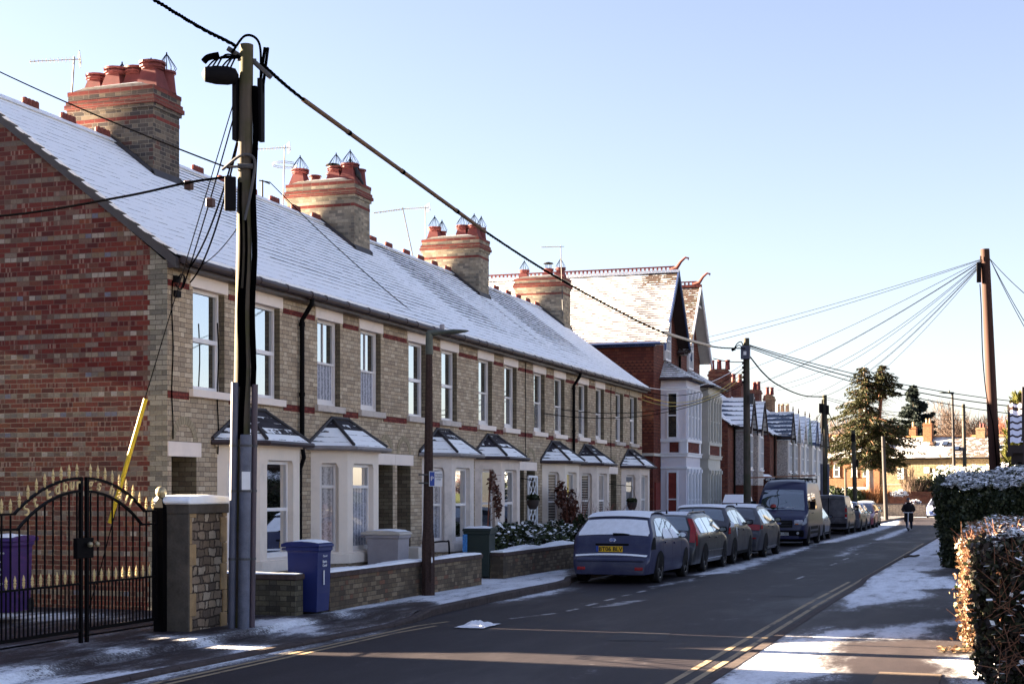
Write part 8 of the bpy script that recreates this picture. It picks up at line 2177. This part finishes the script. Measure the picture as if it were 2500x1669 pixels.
def build_far():
    T = MT
    villa(0, 54.0, 0, 'navy_paint', 'tall red house with hung tiles, snowy roof and navy bargeboards, nearer of the pair', 0)
    villa(1, 58.2, 0, 'white_paint', 'tall red house with cream bargeboards and a grey stone bay, farther of the pair', 0)
    b1 = lambda x, y, t, s: .22+.5*math.exp(-((x+13.3)/1.0)**2-((t-.62)/.3)**2)
    b2 = lambda x, y, t, s: .75 if s < 0 else .3
    b3 = lambda x, y, t, s: .13
    row_house('brick house with grey pebbledash gabled bays, just past the tall red pair', 66.84, 75.2, [(68.5, 70.15, T['pebble'], 0, b1), (71.7, 73.4, T['pebble_cream'], 0, b3)], [], zr=8.0)
    tp, bp = T['terracotta'], T['terracotta_pale']
    row_house('brick house with a bluish bare slate bay roof, first of the far gabled row', 79.45, 86.2, [(82.0, 83.6, T['pebble_cream'], 0, b2, 1.9), (84.3, 85.9, T['pebble_dark'], 0, b3, 1.9, -11.4, 'white_paint')],
              [(-15.75, -14.6, 81.6, 82.4, 5.5, 8.5, T['brown_brick'] if False else T['row_brick'], [(.12, .5), (.47, .5), (.88, .5)], tp, .55, True), (-15.3, -14.6, 85.6, 86.6, 5.5, 8.2, T['row_brick'], [(.3, .3), (.75, .6)], tp, .5)])
    row_house('brick house with pinkish rendered bays and pale bargeboards, second of the far row', 86.2, 92.6, [(87.2, 88.8, T['render3'], 0, b3, 1.9, -11.4, 'white_paint'), (89.3, 90.9, T['white_render'], 0, b3, 1.9, -11.4, 'green_paint')],
              [(-15.5, -14.6, 92.2, 93.3, 5.5, 8.2, T['row_brick'], [(.15, .3), (.6, .5), (.9, .3)], tp, .5)])
    row_house('brick house with white rendered bays and navy bargeboards, third of the far row', 92.6, 98.2, [(93.0, 94.6, T['white_render'], 0, b3, 1.9, -11.4, 'navy_paint'), (95.6, 97.2, T['white_render'], 0, b3, 1.9, -11.4, 'dark_wood')],
              [(-15.2, -14.6, 97.8, 99.0, 5.5, 8.1, T['brown_brick'], [(.3, .4), (.75, .6)], tp, .5, True)])
    row_house('brown brick house at the far end of the gabled row', 98.2, 104.4, [(98.7, 100.3, T['white_render'], 0, b3, 1.9, -11.4, 'dark_wood')], [(-15.5, -14.6, 105.2, 106, 5, 7.4, T['brown_brick'], [(.15, .5), (.5, .5), (.88, .5)], bp, .62)], 'brown_brick', 4.8, 7.6)
    # porch and lower details on the first row house
    R = place('porch', 'small snow roofed porch in front of the first gabled row house', 'porch', (-11.5, 66.0, gz(66)))
    m = MB(); m.box(-11.9, -10.9, 65.3, 66.4, -.3, 1.35); m.build('porch_wall', T['row_brick'], R)
    m = MB(); m.prism([(65.2, 1.35), (65.85, 1.72), (66.5, 1.35)], -11.95, -10.8, 'x'); m.build('porch_roof', T['snow'], R)
    m = MB(); m.box(-10.7, -10.0, 63.6, 64.6, -.3, .8); m.box(-10.75, -9.95, 63.55, 64.65, .8, .9); tag(m.build('bin_store', T['bin_grey'], bevel=.03), 'pale box in the front garden behind the graphite SUV', 'box')
    R = place('porch', 'lean to porch with snow between the pebbledash bays and the far row', 'porch', (-11.4, 77.5, gz(77)))
    m = MB(); m.box(-12, -10.9, 76, 79, -.4, 2.0); m.build('porch_wall', T['row_brick'], R)
    m = MB(); m.prism([(-12, 2.75), (-10.75, 2.05), (-10.75, 1.98), (-12, 2.6)], 75.9, 79.1, 'y'); m.build('porch_roof', T['snow'], R)
    # the cottages across the end of the street
    R, r = cottage('orange brick house with tall sash windows behind the big spruce', -25.2, 168.2, 12.4, 7, -.85, 5.6, 8.0, radians(-12), 'orange_brick', 'far_tile', 'houses across the end of the street')
    set_bare(r, lambda x, y, z: .72)
    for x in (4.0, 6.15, 7.3, 9.3, 10.6): sq_window(R, 'y', -.02, x, x+.62, 4.25, 5.75, T['white_paint'], T['glass_far'], 0, .07, True, .06); 
    for x in (4.0, 9.3): sq_window(R, 'y', -.02, x, x+.62, .9, 2.5, T['white_paint'], T['glass_far'], 0, .07, True, .06)
    m = MB()
    for x in (4.0, 6.15, 7.3, 9.3, 10.6): m.box(x-.12, x+.74, -.04, 0, 5.75, 6.02); m.box(x-.1, x+.72, -.09, 0, 4.13, 4.25)
    m.build('stone_lintel', T['lintel_raw'], R)
    m = MB(); m.box(5.35, 5.65, -.10, 0, 1.5, 6.0); m.box(5.0, 5.06, -.06, 0, 0, 6.2); m.build('shadow_strip', plain('shadow_strip_paint', (.33,.12,.055), .85), R)  # shadows on the wall put in as reddish upright strips
    stack(R, 5.2, 6.6, .6, 1.3, 6.4, 9.0, T['orange_brick'], [(.3, .5)], bp, .5)
    R, r = cottage('long stone cottage with small paned windows and skylights', -13.2, 165.8, 22, 8, -.85, 5.55, 7.75, radians(-12), 'stone_house', 'far_slate', 'houses across the end of the street')
    set_bare(r, lambda x, y, z: (.52+.2*sin(x*3)) if x < 7.5 else .92)
    for x, w, z0, z1 in ((2.15, .62, 3.95, 5.1), (5.0, .55, 4.6, 5.2), (6.65, .65, 4.15, 5.2), (10.6, .8, 4.3, 5.3), (2.2, .5, 2.35, 2.8), (9.0, .5, 4.5, 5.2)):
        sq_window(R, 'y', -.03, x, x+w, z0, z1, T['white_paint'], T['glass_far'], 2, .06, True, .06)
    m = MB(); m.box(.3, 11, -.07, 0, 3.30, 3.40); m.build('string_course', T['lintel_raw'], R)
    for x, z, in ((5.3, 7.7), (6.65, 7.7), (8.1, 7.15), (12.2, 7.3)):
        s = sqrt(2.2**2+4.35**2); ang = math.atan2(2.45, 4.35); M_ = Matrix.Translation((x, 4.0-(8.6-z)/2.45*4.35-.05, z+.09)) @ Matrix.Rotation(ang, 4, 'X')
        m = MB(); m.box(-.32, .32, -.45, .45, -.04, .05, M=M_); k = m.build('skylight', T['dark_plastic'], R); m = MB(); m.box(-.26, .26, -.38, .38, .05, .062, M=M_); m.build('pane', T['glass_sky'], k)
    stack(R, 4.05, 5.0, 3.0, 3.9, 7.4, 10.1, T['orange_brick'], [(.3, .5), (.7, .5)], bp, .5, pr=.11)
    stack(R, 2.2, 2.95, 4.2, 4.9, 7.6, 9.8, T['orange_brick'], [(.5, .5)], bp, .5, pr=.11)
    stack(R, 9.6, 10.55, 3.6, 4.4, 7.6, 9.5, T['brown_brick'], [(.45, .5), (.8, .5)], tp, .45, pr=.11)
    m = MB(); m.box(9.4, 14, -2.2, -.01, -.4, 5.05); m.box(9.3, 14.1, -2.3, -.01, 5.05, 5.2); m.build('bay_extension', T['white_render'], R)
    m = MB(); m.prism([(10.2, -2.2), (10.5, -2.75), (12.3, -2.75), (12.6, -2.2)], 0, 4.4, 'z'); m.prism([(10.1, -2.2), (10.45, -2.85), (12.35, -2.85), (12.7, -2.2)], 4.4, 4.55, 'z'); m.build('bow_window', T['white_paint'], R)
    sq_window(R, 'y', -2.76, 10.75, 12.05, 3.0, 4.3, T['white_paint'], T['glass_far'], 2, .06, True, .05)
    # stone boundary wall, brick wall and shed
    R = place('boundary_wall', 'rough stone boundary wall across the end of the street', 'wall', (-8, 151.7, -.8))
    m = MB(); m.box(-34, 14, 151.7, 152.1, -1.2, .47); m.build('stone_face', T['stone_wall'], R)
    m = MB(); m.box(-34, 14, 151.62, 152.18, .47, .56); m.build('coping', T['lead'], R)
    m = MB(); m.box(-12.2, -5.5, 161.0, 161.3, -1, 1.75); tag(m.build('brick_wall', T['row_brick']), 'red brick garden wall behind the far stone wall, right of the pale grey pole', 'wall')
    R = place('garden_shed', 'brick garden shed with a snow covered roof at the far end of the street', 'shed', (-14.8, 155, -.8))
    m = MB(); m.box(-15.9, -13.4, 154.6, 157, -1, 1.45); m.build('shed_wall', T['orange_brick'], R)
    m = MB(); m.prism([(154.3, 1.4), (155.8, 2.2), (157.2, 1.4)], -16.1, -13.2, 'x'); m.build('shed_roof', T['snow'], R)
    R = place('garden_shed', 'white shed with a snowy roof beside the far end of the gabled row', 'shed', (-17.3, 150.8, -.8))
    m = MB(); m.box(-18.3, -16.3, 152.6, 154.2, -1, 1.35); m.build('shed_wall', T['white_render'], R); m = MB(); m.prism([(152.4, 1.35), (153.4, 1.95), (154.4, 1.35)], -18.5, -16.1, 'x'); m.build('shed_roof', T['snow'], R)
    # pantiled porch at the right edge
    R = place('tiled_porch', 'small dark timber porch with a snowy pantile roof at the right edge', 'porch', (1.2, 46.9, -.1))
    m = MB(); rows = []; nx, ny = 44, 30; x0, x1, y0, y1, za, zb = .13, 3.4, 46.35, 48.2, 3.33, 4.62; vals = []
    for j in range(ny+1):
        t = j/ny; crs = (t*6) % 1.0
        for i in range(nx+1):
            x = x0+(x1-x0)*i/nx; m.v.append((x, y0+(y1-y0)*t, za+(zb-za)*t+.028*sin((x-x0)*2*pi/.26)-.045*crs)); vals.append((1.0 if crs < .13 and t > .02 else .0)+(.7 if .86 < t < .93 and (i % 7) < 4 else 0))
    for j in range(ny):
        for i in range(nx): a = j*(nx+1)+i; m.f.append((a, a+1, a+nx+2, a+nx+1)); m.m.append(0)
    M = Mat('pantile'); b = M.n('Attribute', attribute_name='bare').outputs['Fac']; c = M.mix(M.step(b, .3, .6), (.74,.72,.80), (.035,.018,.018)); mt = M.bsdf(c, .8, .2)
    o = m.build('pantile_roof', mt, R, smooth=False); at = o.data.attributes.new('bare', 'FLOAT', 'POINT'); at.data.foreach_set('value', vals)
    m = MB(); m.prism([(46.3, 3.22), (48.2, 4.56), (48.2, 4.40), (46.3, 2.95)], .06, .13, 'x'); m.box(.06, 3.4, 46.25, 46.34, 3.02, 3.26); m.box(.16, 3.4, 46.4, 48.2, 2.7, 3.05); m.box(.02, .2, 46.2, 46.5, 2.92, 3.02); m.build('fascia', T['dark_wood'], R)
    m = MB(); m.box(.34, .46, 46.4, 46.52, -.2, 2.75); m.box(.5, 3.4, 46.9, 47.0, -.2, 2.75); m.build('porch_post', T['dark_wood'], R)
    m = MB(); m.tube([(.40, 46.33, -.1), (.40, 46.33, 2.7)], .035, 8); m.build('downpipe', T['galv'], R)
    m = MB(); m.box(.42, .54, 42.3, 42.42, 3.34, 4.72); m.box(.45, .51, 42.33, 42.39, -.1, 3.34); m.box(.40, .56, 42.28, 42.44, 3.25, 3.34)
    tag(m.build('gate_lantern_post', T['dark_wood'], bevel=.01), 'tall dark timber post at the very right edge before the pantiled porch', 'post')
    # unseen solids, added and shaped to shade the street or show in reflections
    def block(label, x0, x1, y0, y1, ze, zr, axis, wall='villa_brick'):
        R = place('shade_block' if x0 < -12 else 'villa', label, 'shade blocker', ((x0+x1)/2, (y0+y1)/2, 0)); m = MB(); m.box(x0, x1, y0, y1, -.5, ze)
        if axis == 'y': xm = (x0+x1)/2; prof = [(x0-.3, ze-.1), (xm, zr), (x1+.3, ze-.1)]; m.build('wall', T[wall], R); r = MB().prism(prof, y0-.2, y1+.2, 'y').build('roof', T['far_tile'], R)
        else: ym = (y0+y1)/2; prof = [(y0-.3, ze-.1), (ym, zr), (y1+.3, ze-.1)]; m.build('wall', T[wall], R); r = MB().prism(prof, x0-.2, x1+.2, 'x').build('roof', T['far_tile'], R)
        set_bare(r, lambda x, y, z: .35); return R
    block('long low unseen block on the left, shaped to shade the near road', -20.5, -18, -8, 14.8, 3.9, 4.6, 'y')  # added blocker, sets the near edge of the sunlit band
    block('taller unseen block behind the low one, shaped to shade the near road', -24.5, -22, -4, 15.7, 7.2, 8.2, 'y')  # added taller blocker, carries that shade on to the right pavement
    m = MB(); m.box(-18.4, -18, 14.8, 16.0, -.2, 2.2); tag(m.build('shade_wall', T['garden']), 'unseen wall beside the low block, added to shade the gates and pavement', 'wall')  # added wall, keeps low sun off the pavement by the gates
    m = MB(); m.prism([(16.0, -.2), (16.0, 2.7), (16.4, 3.1), (19.4, 4.4), (19.4, -.2)], -20, -18, 'x'); tag(m.build('shade_wedge', T['garden']), 'unseen sloped block beyond the iron gates, shaped to trim the sunlit band', 'lean-to')  # added wedge, its slope trims the far edge of the sunlit band
    block('unseen block behind the terrace, added to close sun gaps between the houses', -34, -27, 46, 84, 7.5, 9.2, 'y')  # added blocker, stops sun coming through between the houses
    R = place('clipped_hedge', 'unseen dark hedge along the right pavement, added to darken reflections in car doors', 'hedge', (.3, 60, -.2))  # added out of view, only to reflect darkly in the car sides
    m = MB(); n = 60
    for j in range(n+1):
        y = 48+90*j/n; w = .1*sin(j*1.7)
        m.v.extend([(-.25+w, y, gz(y)-.1), (-.32-w, y, gz(y)+1.3), (-.1, y, gz(y)+1.95+w), (.9, y, gz(y)+1.95-w), (1.0, y, gz(y)-.1)])
    for j in range(n):
        for i in range(4): a = j*5+i; m.f.append((a, a+1, a+6, a+5)); m.m.append(0)
    m.f.append((0, 1, 2, 3, 4)); m.m.append(0); m.build('unseen_hedge_body', plain('unseen_hedge_body', (.012,.015,.008), .95, .05, var=.6, scale=14), R)

def main():
    setup_materials(); setup_view(); build_ground(); build_terrace(); build_far()
    R, at, rt, fr = build_near_pole(); build_wires(at, rt, fr); build_lamps(); build_gate(); build_walls_bins(); build_roof_things()
    build_plants(); build_spruces(); build_cars(); skin_person()
    bpy.context.view_layer.update(); dg = bpy.context.evaluated_depsgraph_get()
    for o in [q for q in bpy.data.objects if q.type == 'FONT']:      # lettering becomes plain meshes
        if not o.data.body.strip(): bpy.data.objects.remove(o); continue
        me = bpy.data.meshes.new_from_object(o.evaluated_get(dg)); n = bpy.data.objects.new(o.name+'_mesh', me); COL.objects.link(n)
        n.parent = o.parent; n.matrix_parent_inverse = o.matrix_parent_inverse.copy(); n.matrix_basis = o.matrix_basis.copy()
        nm = o.name; bpy.data.objects.remove(o); n.name = nm
main()
